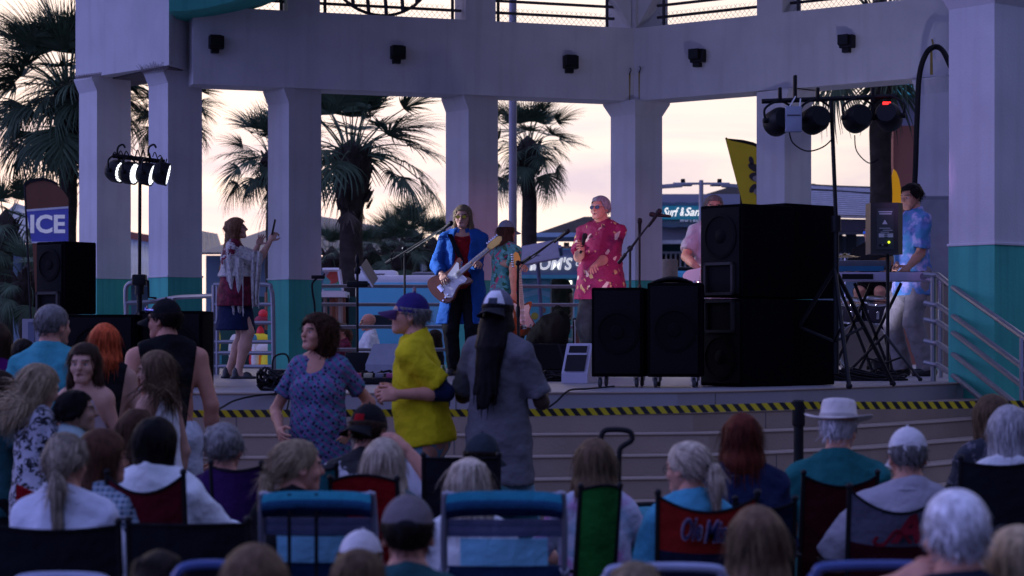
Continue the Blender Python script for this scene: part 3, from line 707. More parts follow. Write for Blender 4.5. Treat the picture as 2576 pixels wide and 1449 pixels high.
# roofs seen between the left columns and right of them
p = W(352, 640, 80); t = bld('house with a grey corrugated roof seen between the two left columns', 'house', (p.x, 80, 0)); o = Vector(t.location)
seam_roof(t, [q(300, 705, 78), q(430, 705, 78), q(430, 622, 86), q(300, 600, 86)], roof_blue, 14)
m = MB(); m.slab([q(300, 602, 86.2), q(430, 624, 86.2), q(430, 600, 86.2), q(300, 578, 86.2)], (0, .4, 0)); m.build('fascia', salmon, t, 0)
zt_ = W(0, 706, 80).z; m = MB(); m.box((0, 2, zt_ / 2), (S(128, 80), 5, zt_)); m.build('wall', wallb, t, 0)
p = W(890, 640, 62); t = bld('house with a dark blue metal roof behind the big palm trunk', 'house', (p.x, 62, 0)); o = Vector(t.location)
seam_roof(t, [q(770, 642, 60), q(1090, 642, 60), q(960, 575, 66), q(800, 548, 66)], roof_dark, 18)
zt_ = W(0, 646, 62).z; m = MB(); m.box((S(40, 62), 3, zt_ / 2), (S(260, 62), 5.5, zt_)); m.build('wall', wallb, t, 0)
p = W(635, 620, 70); t = bld('house with a dark gable roof behind the woman with the phone', 'house', (p.x, 70, 0)); o = Vector(t.location)
seam_roof(t, [q(500, 640, 68), q(690, 640, 68), q(690, 575, 74), q(610, 618, 74)], roof_dark, 8)
seam_roof(t, [q(470, 640, 68.1), q(560, 640, 68.1), q(545, 592, 74), q(480, 580, 74)], roof_dark, 6)
zt_ = W(0, 642, 70).z; m = MB(); m.box((S(-30, 70), 3, zt_ / 2), (S(180, 70), 5.5, zt_)); m.build('wall', wallb, t, 0)
# hip roofed house behind the singer
p = W(1440, 700, 62); t = bld('house with a dark shingle hip roof behind the singer', 'house', (p.x, 62, 0)); o = Vector(t.location)
m = MB(); A_ = q(1345, 588, 60); B_ = q(1640, 588, 60); C_ = q(1640, 588, 72); D_ = q(1345, 588, 72); E_ = q(1470, 545, 66); G_ = q(1560, 545, 66)
m.add([A_, B_, C_, D_, E_, G_], [(0, 1, 5, 4), (1, 2, 5), (2, 3, 4, 5), (3, 0, 4), (3, 2, 1, 0)]); m.build('roof', shingle, t, 0)
m = MB(); 
for a_, b_ in ((A_, B_), (B_, C_), (A_, D_)): m.tube([a_ + Vector((0, -.02, -.1)), b_ + Vector((0, -.02, -.1))], .13, 4)
m.build('gutter', wallb, t, 0)
zt_ = A_.z + o.z - .2; m = MB(); m.box((S(40, 62), 5, zt_ / 2), (S(215, 62), 7, zt_)); m.build('wall', wallg, t, 0)
m = MB(); m.tube(smoothpath([q(1392, 592, 60.6), q(1398, 600, 60.9), q(1402, 700, 61.4)]), .07, 6); m.build('downpipe', wallb, t)
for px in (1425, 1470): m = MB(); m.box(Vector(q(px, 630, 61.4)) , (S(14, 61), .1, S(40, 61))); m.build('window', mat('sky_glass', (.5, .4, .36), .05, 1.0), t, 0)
# hotel with its sign
p = W(1790, 690, 70); t = bld('grey hotel block with a teal script sign on its parapet', 'hotel', (p.x, 70, 0)); o = Vector(t.location)
zt_ = W(0, 488, 70).z; z2_ = W(0, 605, 70).z; z3_ = W(0, 646, 70).z
m = MB(); m.box((S(40, 70), 4, (zt_ + z2_) / 2), (S(410, 70), 8, zt_ - z2_)); m.build('parapet', wallg, t, 0)
m = MB(); m.box((S(40, 70), 5.5, z2_ / 2), (S(400, 70), 6.5, z2_)); m.build('wall', mat('teal_dark_wall', (.03, .12, .13), .8), t, 0)
m = MB(); m.box((S(40, 70), .0, z2_ - .06), (S(416, 70), .5, .12)); m.build('cornice', trimw, t, 0)
m = MB(); m.box((S(40, 70), 1.9, z3_ * .5 + .0), (S(400, 70), .5, .16)); m.build('balcony_floor', trimw, t, 0)
for i in range(34):
    x = S(-160 + i * 12, 70); m = MB(); m.box((x, .4, z3_ - .18), (.05, .05, .62)); m.build('baluster', trimw, t, 0)
m = MB(); m.box((S(40, 70), .4, z3_ + .16), (S(400, 70), .08, .07)); m.build('handrail', trimw, t, 0)
for px in (1672, 1690, 1790, 1860): m = MB(); m.box((q(px, 625, 70).x, 2.2, z2_ * .5 + 1.0), (.9, .1, 2.0)); m.build('window', glass, t, 0)
sg = MB(); sp0 = q(1735, 541, 69.7)
poly = []
for k in range(48):
    a_ = 2 * math.pi * k / 48; r_ = 1 + .035 * math.sin(a_ * 15); poly.append((sp0.x + S(92, 70) * r_ * max(-1, min(1, 1.25 * math.cos(a_))), 0, sp0.z + S(31, 70) * r_ * max(-1, min(1, 1.3 * math.sin(a_)))))
sg.slab([(x, -.45, z) for x, y, z in poly], (0, .4, 0)); so_ = sg.build('sign_board', mat('sign_slate', (.07, .12, .19), .6), t, 0)
m = MB(); poly = [(sp0.x + S(82, 70) * max(-1, min(1, 1.3 * math.cos(a_))), -.52, sp0.z + S(5, 70) + S(17, 70) * max(-1, min(1, 1.4 * math.sin(a_)))) for a_ in np.linspace(0, 2 * math.pi, 40)[:-1]]
m.slab(poly, (0, .06, 0)); m.build('sign_band', mat('sign_teal', (.012, .15, .24), .6, emit=(.0, .10, .17), estr=.35), so_, 0)
lt = mat('sign_letters', (.85, .85, .82), .5, emit=(1, .98, .9), estr=.85)
sx_ = lambda px: q(px, 0, 69.45).x
for body_, a_, b_ in (('Surf', 1667, 1706), ('&', 1709, 1719), ('Sand', 1721, 1776)): fit_text(body_, lt, so_, sx_(a_), sx_(b_), q(0, 546 if body_ == 'Surf' else 544.5, 69.45).z, q(0, 523.5, 69.45).z, sp0.y - .56 + .0, shear=.35, bold=.012, depth=.05)
lettering('HOTEL', S(11, 70), mat('sign_small', (.35, .38, .55), .5, emit=(.3, .33, .5), estr=.25), so_, (q(1731, 558, 70).x, -.5, q(1731, 556, 70).z), bold=.012, depth=.03, space=1.5)
# darker hip roof above the hotel
m = MB(); A_ = q(1770, 490, 76); B_ = q(2100, 490, 76); E_ = q(1860, 462, 80); G_ = q(2050, 462, 80); m.add([A_, B_, G_, E_, A_ + Vector((0, 8, 0)), B_ + Vector((0, 8, 0))], [(0, 1, 2, 3), (1, 5, 2), (4, 0, 3), (5, 4, 3, 2), (4, 5, 1, 0)]); m.build('roof', shingle, t, 0)
# white corrugated roof building at the right
p = W(2110, 640, 58); t = bld('building with a white corrugated metal roof behind the drummer', 'building', (p.x, 58, 0)); o = Vector(t.location)
wr = mat('white_metal_roof', (.74, .72, .74), .35, .3)
A_ = q(2000, 540, 56); B_ = q(2210, 545, 56); C_ = q(2210, 478, 64); D_ = q(2000, 470, 64)
m = MB(); m.slab([A_, B_, C_, D_], (0, 0, -.06)); m.build('roof', wr, t, 0)
for i in range(15):
    k = i / 14; m = MB(); m.tube([A_.lerp(D_, k) + Vector((0, -.02, .03)), B_.lerp(C_, k) + Vector((0, -.02, .03))], .028, 4); m.build('roof_rib', mat('roof_rib', (.5, .48, .5), .4, .3), t)
m = MB(); m.slab([A_ + Vector((0, .05, -.08)), B_ + Vector((0, .05, -.08)), B_ + Vector((0, .05, -.42)), A_ + Vector((0, .05, -.42))], (0, .3, 0)); m.build('fascia', mat('dark_fascia', (.06, .05, .07), .7), t, 0)
zt_ = A_.z - .42; m = MB(); m.box((0, 4, zt_ / 2), (S(230, 58), 6, zt_)); m.build('wall', wallb, t, 0)
m = MB(); m.box((0, .7, q(0, 575, 57).z), (S(230, 57), .5, .14)); m.build('ledge', wallg, t, 0)
for px in (2155, 2120, 2085): m = MB(); m.box((q(px, 610, 58).x, .96, q(px, 612, 58).z), (S(26, 58), .1, S(56, 58))); m.build('window', mat('teal_glass', (.02, .05, .06), .15), t, 0)
for i in range(22):
    m = MB(); m.box((S(-110 + i * 10, 57), .3, q(0, 648, 57).z), (.04, .04, .34)); m.build('baluster', trimw, t, 0)
m = MB(); m.box((0, .3, q(0, 636, 57).z), (S(220, 57), .06, .05)); m.build('handrail', trimw, t, 0)
# shop with salmon wall and teal eave at the right
p = W(2290, 600, 44); t = bld('shop with a salmon wall, lilac upper wall and teal eave at the right', 'shop', (p.x, 44, 0)); o = Vector(t.location)
za = q(0, 316, 44).z; zb_ = q(0, 238, 44).z; zc_ = q(0, 100, 44).z
m = MB(); m.box((S(150, 44), .3, za / 2), (S(385, 44), .6, za)); m.build('lower_wall', salmon, t, 0)
m = MB(); m.box((S(150, 44), .32, (za + zb_) / 2), (S(400, 44), .64, zb_ - za)); m.build('upper_wall', lilac, t, 0)
m = MB(); m.slab([q(2225, 238, 43.4), q(2600, 238, 43.4), q(2600, 195, 43.9), q(2230, 195, 43.9)], (0, 1.0, 0)); m.build('eave', tealp, t, 0)
m = MB(); m.box((S(-66, 44), -.06, za - .75), (S(26, 44), .12, 2.4)); m.build('pilaster', lilac, t, 0)
# orange sail flag
m = MB(); o0 = W(2248, 520, 36)
poly = [(0, -95), (7, -88), (14, -70), (18, -45), (19, -10), (16, 40), (8, 120), (-12, 120), (-14, 20), (-12, -50)]
m.slab([(S(x, 36), 0, -S(y, 36)) for x, y in poly], (0, .012, 0))
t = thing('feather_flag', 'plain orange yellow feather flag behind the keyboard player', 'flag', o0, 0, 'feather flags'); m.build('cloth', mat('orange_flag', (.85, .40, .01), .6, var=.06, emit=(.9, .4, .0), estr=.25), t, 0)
m = MB(); m.tube([(-S(14, 36), 0.02, -o0.z), (-S(14, 36), .02, S(90, 36))], .018, 6); m.build('pole', blackm, t)
# ICE feather flag
o0 = W(110, 560, 34); t = thing('feather_flag', 'brown feather flag with a blue band reading ICE', 'flag', o0, 0, 'feather flags')
def flag_strip(poly, y, mats, nm, par, d=.01):
    m = MB(); m.slab([(S(x, 34), y, -S(yy, 34)) for x, yy in poly], (0, d, 0)); return m.build(nm, mats, par, 0)
brown = mat('brown_flag', (.17, .065, .035), .8, var=.15, scale=2, bump=.3, bscale=5)
L_ = [(-48, -95), (-46, -60), (-40, -22), (-28, 60), (-20, 200), (-12, 420)]
cl_ = flag_strip([(-48, -98), (-36, -104), (-18, -108), (2, -109), (20, -104), (34, -95), (50, -78), (62, -60), (62, 420), (-12, 420), (-20, 200), (-28, 60), (-40, -22), (-46, -60)], 0, brown, 'cloth', t)
flag_strip([(-50, -98), (-36, -107), (-18, -112), (2, -113), (20, -108), (36, -99), (36, -93), (20, -101), (2, -106), (-18, -104), (-36, -99), (-47, -90)], -.01, blackp, 'top_hem', t, .03)
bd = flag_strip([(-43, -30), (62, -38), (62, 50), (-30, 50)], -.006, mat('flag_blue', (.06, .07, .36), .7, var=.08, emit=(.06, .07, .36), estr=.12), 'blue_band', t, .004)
flag_strip([(-43, -33), (62, -41), (62, -36), (-42, -28)], -.009, trimw, 'white_edge', t, .006); flag_strip([(-31, 48), (62, 48), (62, 52), (-30, 52)], -.009, trimw, 'white_edge', t, .006)
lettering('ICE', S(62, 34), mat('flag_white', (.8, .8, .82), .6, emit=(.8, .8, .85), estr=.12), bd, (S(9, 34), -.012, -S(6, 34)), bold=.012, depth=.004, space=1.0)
m = MB(); m.tube([(S(-48, 34), .01, S(98, 34)), (S(-20, 34), .02, -o0.z)], .02, 6); m.build('pole', blackm, t)
# yellow feather flag right of centre
o0 = W(1870, 430, 31); t = thing('feather_flag', 'yellow feather flag with dark printed swirls beside a column', 'flag', o0, 0, 'feather flags')
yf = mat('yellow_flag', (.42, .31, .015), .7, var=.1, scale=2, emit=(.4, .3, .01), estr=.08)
def fs2(poly, y, mats, nm, d=.01):
    m = MB(); m.slab([(S(x, 31), y, -S(yy, 31)) for x, yy in poly], (0, d, 0)); return m.build(nm, mats, t, 0)
fs2([(-43, -82), (-30, -80), (0, -76), (25, -70), (48, -60), (60, -50), (60, 300), (14, 300), (2, 100), (-8, 58), (-30, -20)], 0, yf, 'cloth')
fs2([(-40, -82), (0, -78), (25, -72), (48, -62), (60, -52), (60, -44), (46, -54), (24, -64), (0, -70), (-30, -76)], -.004, blackp, 'dark_hem', .02)
dk = mat('flag_print', (.04, .03, .04), .7); gp = mat('flag_print_grey', (.30, .26, .28), .7)
def disc(cx, cy, rx, ry, y, mats, rot=0):
    fs2([(cx + rx * math.cos(a_) * math.cos(rot) - ry * math.sin(a_) * math.sin(rot), cy + rx * math.cos(a_) * math.sin(rot) + ry * math.sin(a_) * math.cos(rot)) for a_ in np.linspace(0, 2 * math.pi, 18)[:-1]], y, mats, 'printed_shape', .002)
for (cx_, cy_, rx_, ry_, mm, ro) in ((28, -8, 18, 9, dk, .5), (34, 16, 20, 12, dk, .2), (36, 20, 13, 8, gp, .2), (24, 44, 7, 13, dk, .6), (40, 52, 14, 10, gp, 0), (20, -26, 6, 11, dk, -.3)): disc(cx_, cy_, rx_, ry_, -.006 - .003 * (mm is gp), mm, ro)
m = MB(); m.tube([(S(-43, 31), .02, S(84, 31)), (S(-6, 31), .03, -S(58, 31)), (S(14, 31), .02, -o0.z)], .018, 6); m.build('pole', blackm, t)

# ---------------------------------------------------------------- poles
t = thing('light_pole', 'tall grey light pole behind the guitarist rising out of the picture', 'light pole', (W(1290, 0, 34).x, 34, 0))
m = MB(); m.lathe([(S(11, 34), 0), (S(9.5, 34), 7.5)], n=12); m.build('pole', mat('grey_pole', (.28, .27, .33), .5, .3), t)
m = MB(); m.lathe([(.2, 0), (.2, .1), (.1, .3)], n=12); m.build('base', concrete, t)
t = thing('parking_light', 'parking lot light with two flat twin heads on a pole', 'street light', (W(1764, 0, 48).x, 48, 0))
zz = W(0, 462, 48).z; pm = mat('lamp_grey', (.42, .42, .46), .4, .3)
m = MB(); m.lathe([(.08, 0), (.05, zz + .08)], n=10); m.build('pole', pm, t)
m = MB(); m.box((0, 0, zz), (1.3, .07, .05)); m.build('cross_arm', pm, t, 0)
for s2 in (-1, 1):
    m = MB(); m.box((s2 * .42, 0, zz - .02), (.42, .3, .07), ch=.02); m.slab([(s2 * .5, -.15, zz - .05), (s2 * .5, .15, zz - .05), (s2 * 1.1, .12, zz - .09), (s2 * 1.1, -.12, zz - .09)], (0, 0, .05)); h_ = m.build('lamp_head', pm, t, 0)
    m = MB(); m.box((s2 * .42, 0, zz + .06), (.1, .1, .1), ch=.02); m.build('photocell', blackm, h_, 0)
    m = MB(); m.slab([(s2 * .45, -.3, zz - .09), (s2 * .45, -.05, zz - .09), (s2 * 1.0, -.08, zz - .13), (s2 * 1.0, -.27, zz - .13)], (0, 0, .04)); m.build('lamp_head', pm, t, 0)
# overhead wires at the right
for i, (y0_, y1_) in enumerate(((466, 473), (478, 490))):
    m = MB(); m.tube(smoothpath([W(1960, y0_ - 6, 60), W(2100, y0_ + 2, 58), W(2260, y1_, 56)], 5), .022, 4); tag(m.build('overhead_wire', blackm), ['upper overhead wire above the white roof', 'lower overhead wire above the white roof'][i], 'wire', 'overhead wires')

# ---------------------------------------------------------------- food truck, van, stall
Yt = 36.0; tp = W(1390, 0, Yt); t = thing('food_truck', 'teal food truck with a lit serving window and big white sign letters', 'food truck', (tp.x, Yt, 0)); o = Vector(t.location)
tq = mat('truck_teal', (.12, .50, .56), .4, var=.08, scale=1.5, ); tb = mat('truck_slate', (.16, .20, .33), .5, var=.05)
z = lambda py: W(0, py, Yt).z; x = lambda px: W(px, 0, Yt).x - o.x
m = MB(); m.slab([(x(1230), -.3, z(694)), (x(1530), -.3, z(694)), (x(1530), -.3, z(630)), (x(1230), -.3, z(630))], (0, .3, 0)); sgp = m.build('sign_panel', tb, t, 0)
m = MB(); m.slab([(x(1230), -.36, z(702)), (x(1530), -.36, z(702)), (x(1530), -.36, z(693)), (x(1230), -.36, z(693))], (0, .36, 0)); m.build('trim_strip', tq, t, 0)
m = MB()
for a_, b_, c_, d_ in ((1230, 1384, 990, 702), (1445, 1540, 990, 702), (1384, 1445, 990, 852)):
    m.slab([(x(a_), 0, z(c_)), (x(b_), 0, z(c_)), (x(b_), 0, z(d_)), (x(a_), 0, z(d_))], (0, .08, 0))
m.slab([(x(1230), 2.3, z(1060)), (x(1540), 2.3, z(1060)), (x(1540), 2.3, z(630)), (x(1230), 2.3, z(630))], (0, .08, 0)); m.slab([(x(1230), .08, z(632)), (x(1540), .08, z(632)), (x(1540), 2.3, z(632)), (x(1230), 2.3, z(632))], (0, 0, .05))
m.build('truck_body', tq, t, 0)
m = MB(); m.box((x(1414), .9, z(900)), (S(80, Yt), 1.6, .1)); m.build('floor', concrete, t, 0)
m = MB(); m.box((x(1414), -.14, z(856)), (S(76, Yt), .3, .05), ch=.01); m.build('counter', chrome, t, 0)
im = mat('truck_inside', (.62, .64, .55), .6); m = MB(); m.slab([(x(1380), 1.5, z(895)), (x(1450), 1.5, z(895)), (x(1450), 1.5, z(704)), (x(1380), 1.5, z(704))], (0, .04, 0)); m.build('inner_wall', im, t, 0)
m = MB(); m.box((x(1384), .1, z(780)), (.05, .12, S(150, Yt))); m.box((x(1446), .1, z(780)), (.05, .12, S(150, Yt))); m.build('window_frame', mat('frame_white', (.7, .72, .68), .5), t, 0)
m = MB(); m.box((x(1418), 1.1, z(706)), (S(50, Yt), .12, .06)); m.build('strip_lamp', mat('strip_lamp', (1, 1, .9), .5, emit=(1.0, .98, .8), estr=2.5), t, 0)
mach = MB(); mach.box((x(1426), 1.2, z(790)), (S(34, Yt), .4, S(120, Yt)), ch=.04); mm_ = mach.build('drink_machine', mat('machine_teal', (.18, .62, .56), .4), t, 0)
mach = MB(); mach.box((x(1436), .98, z(775)), (S(10, Yt), .04, S(60, Yt))); mach.build('display', glass, mm_, 0)
mach = MB(); mach.box((x(1400), 1.3, z(722)), (S(44, Yt), .3, S(9, Yt))); mach.build('shelf', blackm, t, 0)
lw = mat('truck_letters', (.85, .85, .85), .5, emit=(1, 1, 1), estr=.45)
fit_text("TOM'S", lw, sgp, x(1334), x(1439), z(681), z(649), -.33, shear=.22, bold=.028, depth=.04)
fit_text('co', lw, sgp, x(1447), x(1466), z(671), z(659), -.33, shear=.22, bold=.01, depth=.04)
lettering('IN', S(14, Yt), lw, sgp, (x(1339), -.33, z(676)), shear=.22, bold=.01, depth=.04)
for (px, py, r_, c_) in ((1365, 780, 8, (.30, .16, .12)), (1368, 828, 9, (.30, .25, .18)), (1345, 795, 9, (.5, .4, .05))):
    m = MB(); m.lathe([(S(r_, Yt), 0), (S(r_, Yt), .015)], (x(px), -.002, z(py)), Matrix.Rotation(R(90), 3, 'X'), n=16); m.build('round_sticker', mat('sticker%d' % px, c_, .6), t, 0)
wvm = mat('wave_paint', (.30, .62, .70), .5, var=.1)
for k, py in enumerate((722, 745, 806)):
    m = MB(); n_ = 14; pts = []
    for i in range(n_ + 1): pts.append((x(1232 + i * 10.8), -.004, z(py + 4 * math.sin(i * .9 + k))))
    for i in range(n_): m.slab([pts[i], pts[i + 1], Vector(pts[i + 1]) + Vector((0, 0, .09)), Vector(pts[i]) + Vector((0, 0, .09))], (0, .003, 0))
    m.build('painted_wave', wvm, t, 0)
for px in (1270, 1500):
    m = MB(); m.lathe([(.38, -.12), (.4, -.08), (.4, .08), (.38, .12)], (x(px), .3, .4), Matrix.Rotation(R(90), 3, 'X'), n=20); m.build('wheel', blackp, t)
# awning canopy in front of the truck
t = thing('awning', 'flat grey canopy on slanting posts in front of the food truck', 'awning', W(1358, 640, 34.5)); o = Vector(t.location)
m = MB(); m.slab([W(1311, 671, 34.3) - o, W(1407, 652, 34.3) - o, W(1405, 606, 35.2) - o, W(1311, 624, 35.2) - o], (0, 0, .03)); m.build('canopy', mat('awning_grey', (.22, .19, .24), .8, var=.1), t, 0)
for (a_, b_) in (((1352, 640), (1366, 870)), ((1408, 620), (1412, 640))):
    m = MB(); m.tube([W(a_[0], a_[1], 34.6) - o, W(b_[0], b_[1], 34.9) - o], S(5, 34.6), 8); m.build('pole', mat('awning_pole', (.16, .17, .28), .4, .4), t)
m = MB(); m.tube([W(1366, 870, 34.9) - o, W(1372, 1075, 35.1) - o], S(5, 34.6), 8); m.build('pole', MATS['awning_pole'], t)
# camper van with roof unit
Yv = 38.0; vp = W(1030, 0, Yv); t = thing('camper_van', 'turquoise camper van with a white roof air conditioner and painted fish', 'van', (vp.x, Yv, 0)); o = Vector(t.location)
z = lambda py: W(0, py, Yv).z; x = lambda px: W(px, 0, Yv).x - o.x
vt = mat('van_turquoise', (.10, .48, .64), .3, var=.06, scale=1, )
m = MB(); m.box((x(1058), 1.0, (z(708) + .35) / 2), (S(330, Yv), 2.0, z(708) - .35), ch=.14); m.build('body', vt, t, 35)
m = MB(); m.box((x(1058), 1.0, z(703)), (S(316, Yv), 1.86, .16), ch=.07); m.build('roof', white, t, 35)
acm = MB(); acm.box((x(940), .9, z(690)), (S(108, Yv), .7, S(26, Yv)), ch=.07); ac = acm.build('roof_unit', white, t, 35)
lettering('DOMETIC', S(7, Yv), mat('unit_print', (.1, .1, .12), .6), ac, (x(948), .545, z(689)), bold=.004, depth=.004)
acm = MB(); acm.box((x(1035), .9, z(699)), (S(84, Yv), .6, S(12, Yv)), ch=.05); acm.build('roof_vent', white, t, 35)
m = MB(); m.box((x(1000), -.01, z(805)), (S(130, Yv), .04, S(26, Yv)), ch=.02); m.build('side_window', glass, t, 0)
for (px, py, rx_, ry_, c_, ro) in ((1108, 738, 12, 5, (.6, .12, .06), .5), (1125, 752, 16, 6, (.55, .10, .08), .6), (1140, 748, 12, 5, (.7, .3, .06), .9), (1130, 792, 22, 12, (.10, .35, .12), .2), (1150, 780, 14, 10, (.6, .55, .5), .1), (1105, 728, 6, 4, (.15, .45, .15), 0), (1128, 810, 22, 9, (.12, .4, .35), 0)):
    m = MB(); m.slab([(x(px) + S(rx_, Yv) * math.cos(a_) * math.cos(ro) - S(ry_, Yv) * math.sin(a_) * math.sin(ro), -.012, z(py) - S(rx_, Yv) * math.cos(a_) * math.sin(ro) - S(ry_, Yv) * math.sin(a_) * math.cos(ro)) for a_ in np.linspace(0, 2 * math.pi, 14)[:-1]], (0, .008, 0)); m.build('painted_fish', mat('fish_%d' % px, c_, .5), t, 0)
for px in (930, 1190):
    m = MB(); m.lathe([(.30, -.12), (.34, -.08), (.34, .08), (.30, .12)], (x(px), .15, .34), Matrix.Rotation(R(90), 3, 'X'), n=20); w_ = m.build('wheel', blackp, t); 
# second pale vehicle further right of the van and a wall
t = thing('trailer', 'low grey trailer roof behind the camper van', 'trailer', (W(1120, 0, 44).x, 44, 0)); zz = W(0, 688, 44).z
m = MB(); m.box((0, 0, zz / 2), (S(160, 44), 2.2, zz), ch=.1); m.build('body', mat('trailer_grey', (.16, .16, .20), .6), t, 35)
m = MB(); m.box((0, -1.12, zz - .25), (S(150, 44), .05, .2)); m.build('trim', wallg, t, 0)
# art stall with hanging wooden rods left of the palm
t = thing('art_stall', 'market stall with a tropical painting and hanging wooden rods left of the palm trunk', 'stall', (W(838, 0, 33).x, 33, 0)); o = Vector(t.location)
z = lambda py: W(0, py, 33).z; x = lambda px: W(px, 0, 33).x - o.x
art = pattern('tropical_print', 'blobs', [(.30, .24, .26), (.05, .35, .14), (.45, .08, .06), (.10, .35, .32)], 3.0, thr=(.45, .5))
m = MB(); m.slab([(x(820), -.5, z(733)), (x(866), -.5, z(733)), (x(858), -.4, z(681)), (x(820), -.4, z(681))], (0, .05, 0)); m.build('painting', art, t, 0)
m = MB()
for a_, b_ in (((818, 681), (859, 681)), ((859, 681), (867, 734)), ((818, 734), (867, 734))): m.tube([(x(a_[0]), -.47, z(a_[1])), (x(b_[0]), -.47, z(b_[1]))], .03, 4)
m.build('picture_frame', trimw, t, 0)
m = MB(); m.box((x(830), -.1, z(742)), (S(90, 33), .9, .09)); m.build('shelf', white, t, 0)
for i, px in enumerate((800, 822, 840, 852, 861, 868)):
    m = MB(); m.tube([(x(px), -.3, z(748)), (x(px + 1), -.3, z(870))], .035 if i % 2 else .05, 6); m.build('wooden_rod', mat('rod_%d' % (i % 3), ((.33, .17, .10), (.38, .33, .28), (.25, .11, .06))[i % 3], .7), t)
m = MB(); m.box((x(835), .4, z(840)), (S(120, 33), .06, S(190, 33))); m.build('back_cloth', mat('stall_back', (.02, .10, .09), .8), t, 0)
for px in (790, 872): m = MB(); m.box((x(px), 0, z(742) / 2), (.07, .07, z(742))); m.build('leg', blackm, t, 0)
# colourful shirts and inflatables stall behind the woman
t = thing('toy_stall', 'stall hung with bright red, yellow and white beach goods behind the railing', 'stall', (W(640, 0, 31).x, 31, 0)); o = Vector(t.location)
z = lambda py: W(0, py, 31).z; x = lambda px: W(px, 0, 31).x - o.x
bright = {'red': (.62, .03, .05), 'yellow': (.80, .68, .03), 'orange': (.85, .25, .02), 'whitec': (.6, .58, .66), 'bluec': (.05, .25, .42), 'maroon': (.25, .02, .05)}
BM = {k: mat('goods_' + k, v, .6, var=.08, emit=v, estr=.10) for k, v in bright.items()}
def goods(px, py, rx_, ry_, k, y=-.1, nm='beach_good'):
    m = MB(); m.ball((x(px), y, z(py)), (S(rx_, 31), .09, S(ry_, 31)), 8); m.build(nm, BM[k], t)
for g_ in ((660, 905, 34, 52, 'red', 0, 'beach_ring'), (672, 918, 24, 46, 'orange', -.06, 'beach_ring'), (676, 918, 18, 46, 'yellow', -.12, 'beach_ring'), (644, 905, 10, 60, 'whitec', -.1), (655, 852, 26, 14, 'yellow', -.05), (635, 852, 16, 13, 'bluec', -.1), (655, 838, 10, 18, 'red', .0), (658, 806, 18, 13, 'maroon', -.02), (662, 790, 12, 12, 'red', 0), (668, 878, 26, 16, 'whitec', -.12), (590, 880, 16, 40, 'whitec', 0), (545, 860, 10, 40, 'yellow', 0), (548, 905, 10, 26, 'bluec', 0)): goods(*g_)
for i, px in enumerate((668, 675, 682)): m = MB(); m.tube([(x(px), .1, z(735)), (x(px), .1, z(830))], .03, 6); m.build('wooden_rod', MATS['rod_0'], t)
m = MB(); m.box((x(615), .3, z(840) / 1), (S(170, 31), .06, S(190, 31))); m.build('back_cloth', MATS['stall_back'], t, 0)
for px in (530, 700): m = MB(); m.box((x(px), .3, z(760) / 2), (.07, .07, z(760))); m.build('leg', blackm, t, 0)
# pale van shapes and a wooden bollard seen right of the corner column
Yq = 42.0; t = thing('parked_car', 'turquoise vehicle with a roof rack seen between the column and the speakers', 'vehicle', (W(1715, 0, Yq).x, Yq, 0)); o = Vector(t.location)
z = lambda py: W(0, py, Yq).z; x = lambda px: W(px, 0, Yq).x - o.x
m = MB(); m.box((0, 1, z(680) / 2 + .15), (S(120, Yq), 1.9, z(680) - .3), ch=.2); m.build('body', vt, t, 35)
m = MB(); m.box((x(1720), 1, z(676)), (S(70, Yq), 1.5, .1), ch=.04); m.build('roof_rack', blackm, t, 0)
m = MB(); m.box((x(1718), .03, z(708)), (S(60, Yq), .06, S(20, Yq))); m.build('side_window', glass, t, 0)
for px in (1680, 1750): m = MB(); m.lathe([(.3, -.1), (.33, -.06), (.33, .06), (.3, .1)], (x(px), .1, .33), Matrix.Rotation(R(90), 3, 'X'), n=16); m.build('wheel', blackp, t)
m = MB(); p = W(1685, 0, 31); m.lathe([(.13, 0), (.12, W(0, 656, 31).z), (.1, W(0, 652, 31).z)], n=14); tag(link('timber_bollard', m.mesh('timber_bollard', mat('timber', (.22, .17, .13), .85, var=.25, scale=8)), None, (p.x, 31, 0)), 'thick round timber post right of the corner column', 'post')
# small white sign panels and wall at the lower left
p = W(80, 0, 24); m = MB(); m.box((0, 0, W(0, 850, 24).z), (S(46, 24), .05, S(96, 24))); t = thing('notice_board', 'pale blue notice board at the left edge behind the grey haired man', 'sign', (p.x, 24, 0)); m.build('panel', wallg, t, 0)
m = MB(); m.box((.0, -.03, W(0, 850, 24).z), (S(16, 24), .012, S(80, 24))); m.build('stripe', mat('sign_stripe', (.14, .16, .24), .6), t, 0)
m = MB(); m.tube([(0, .02, 0), (0, .02, W(0, 898, 24).z)], .03, 6); m.build('leg', blackm, t)
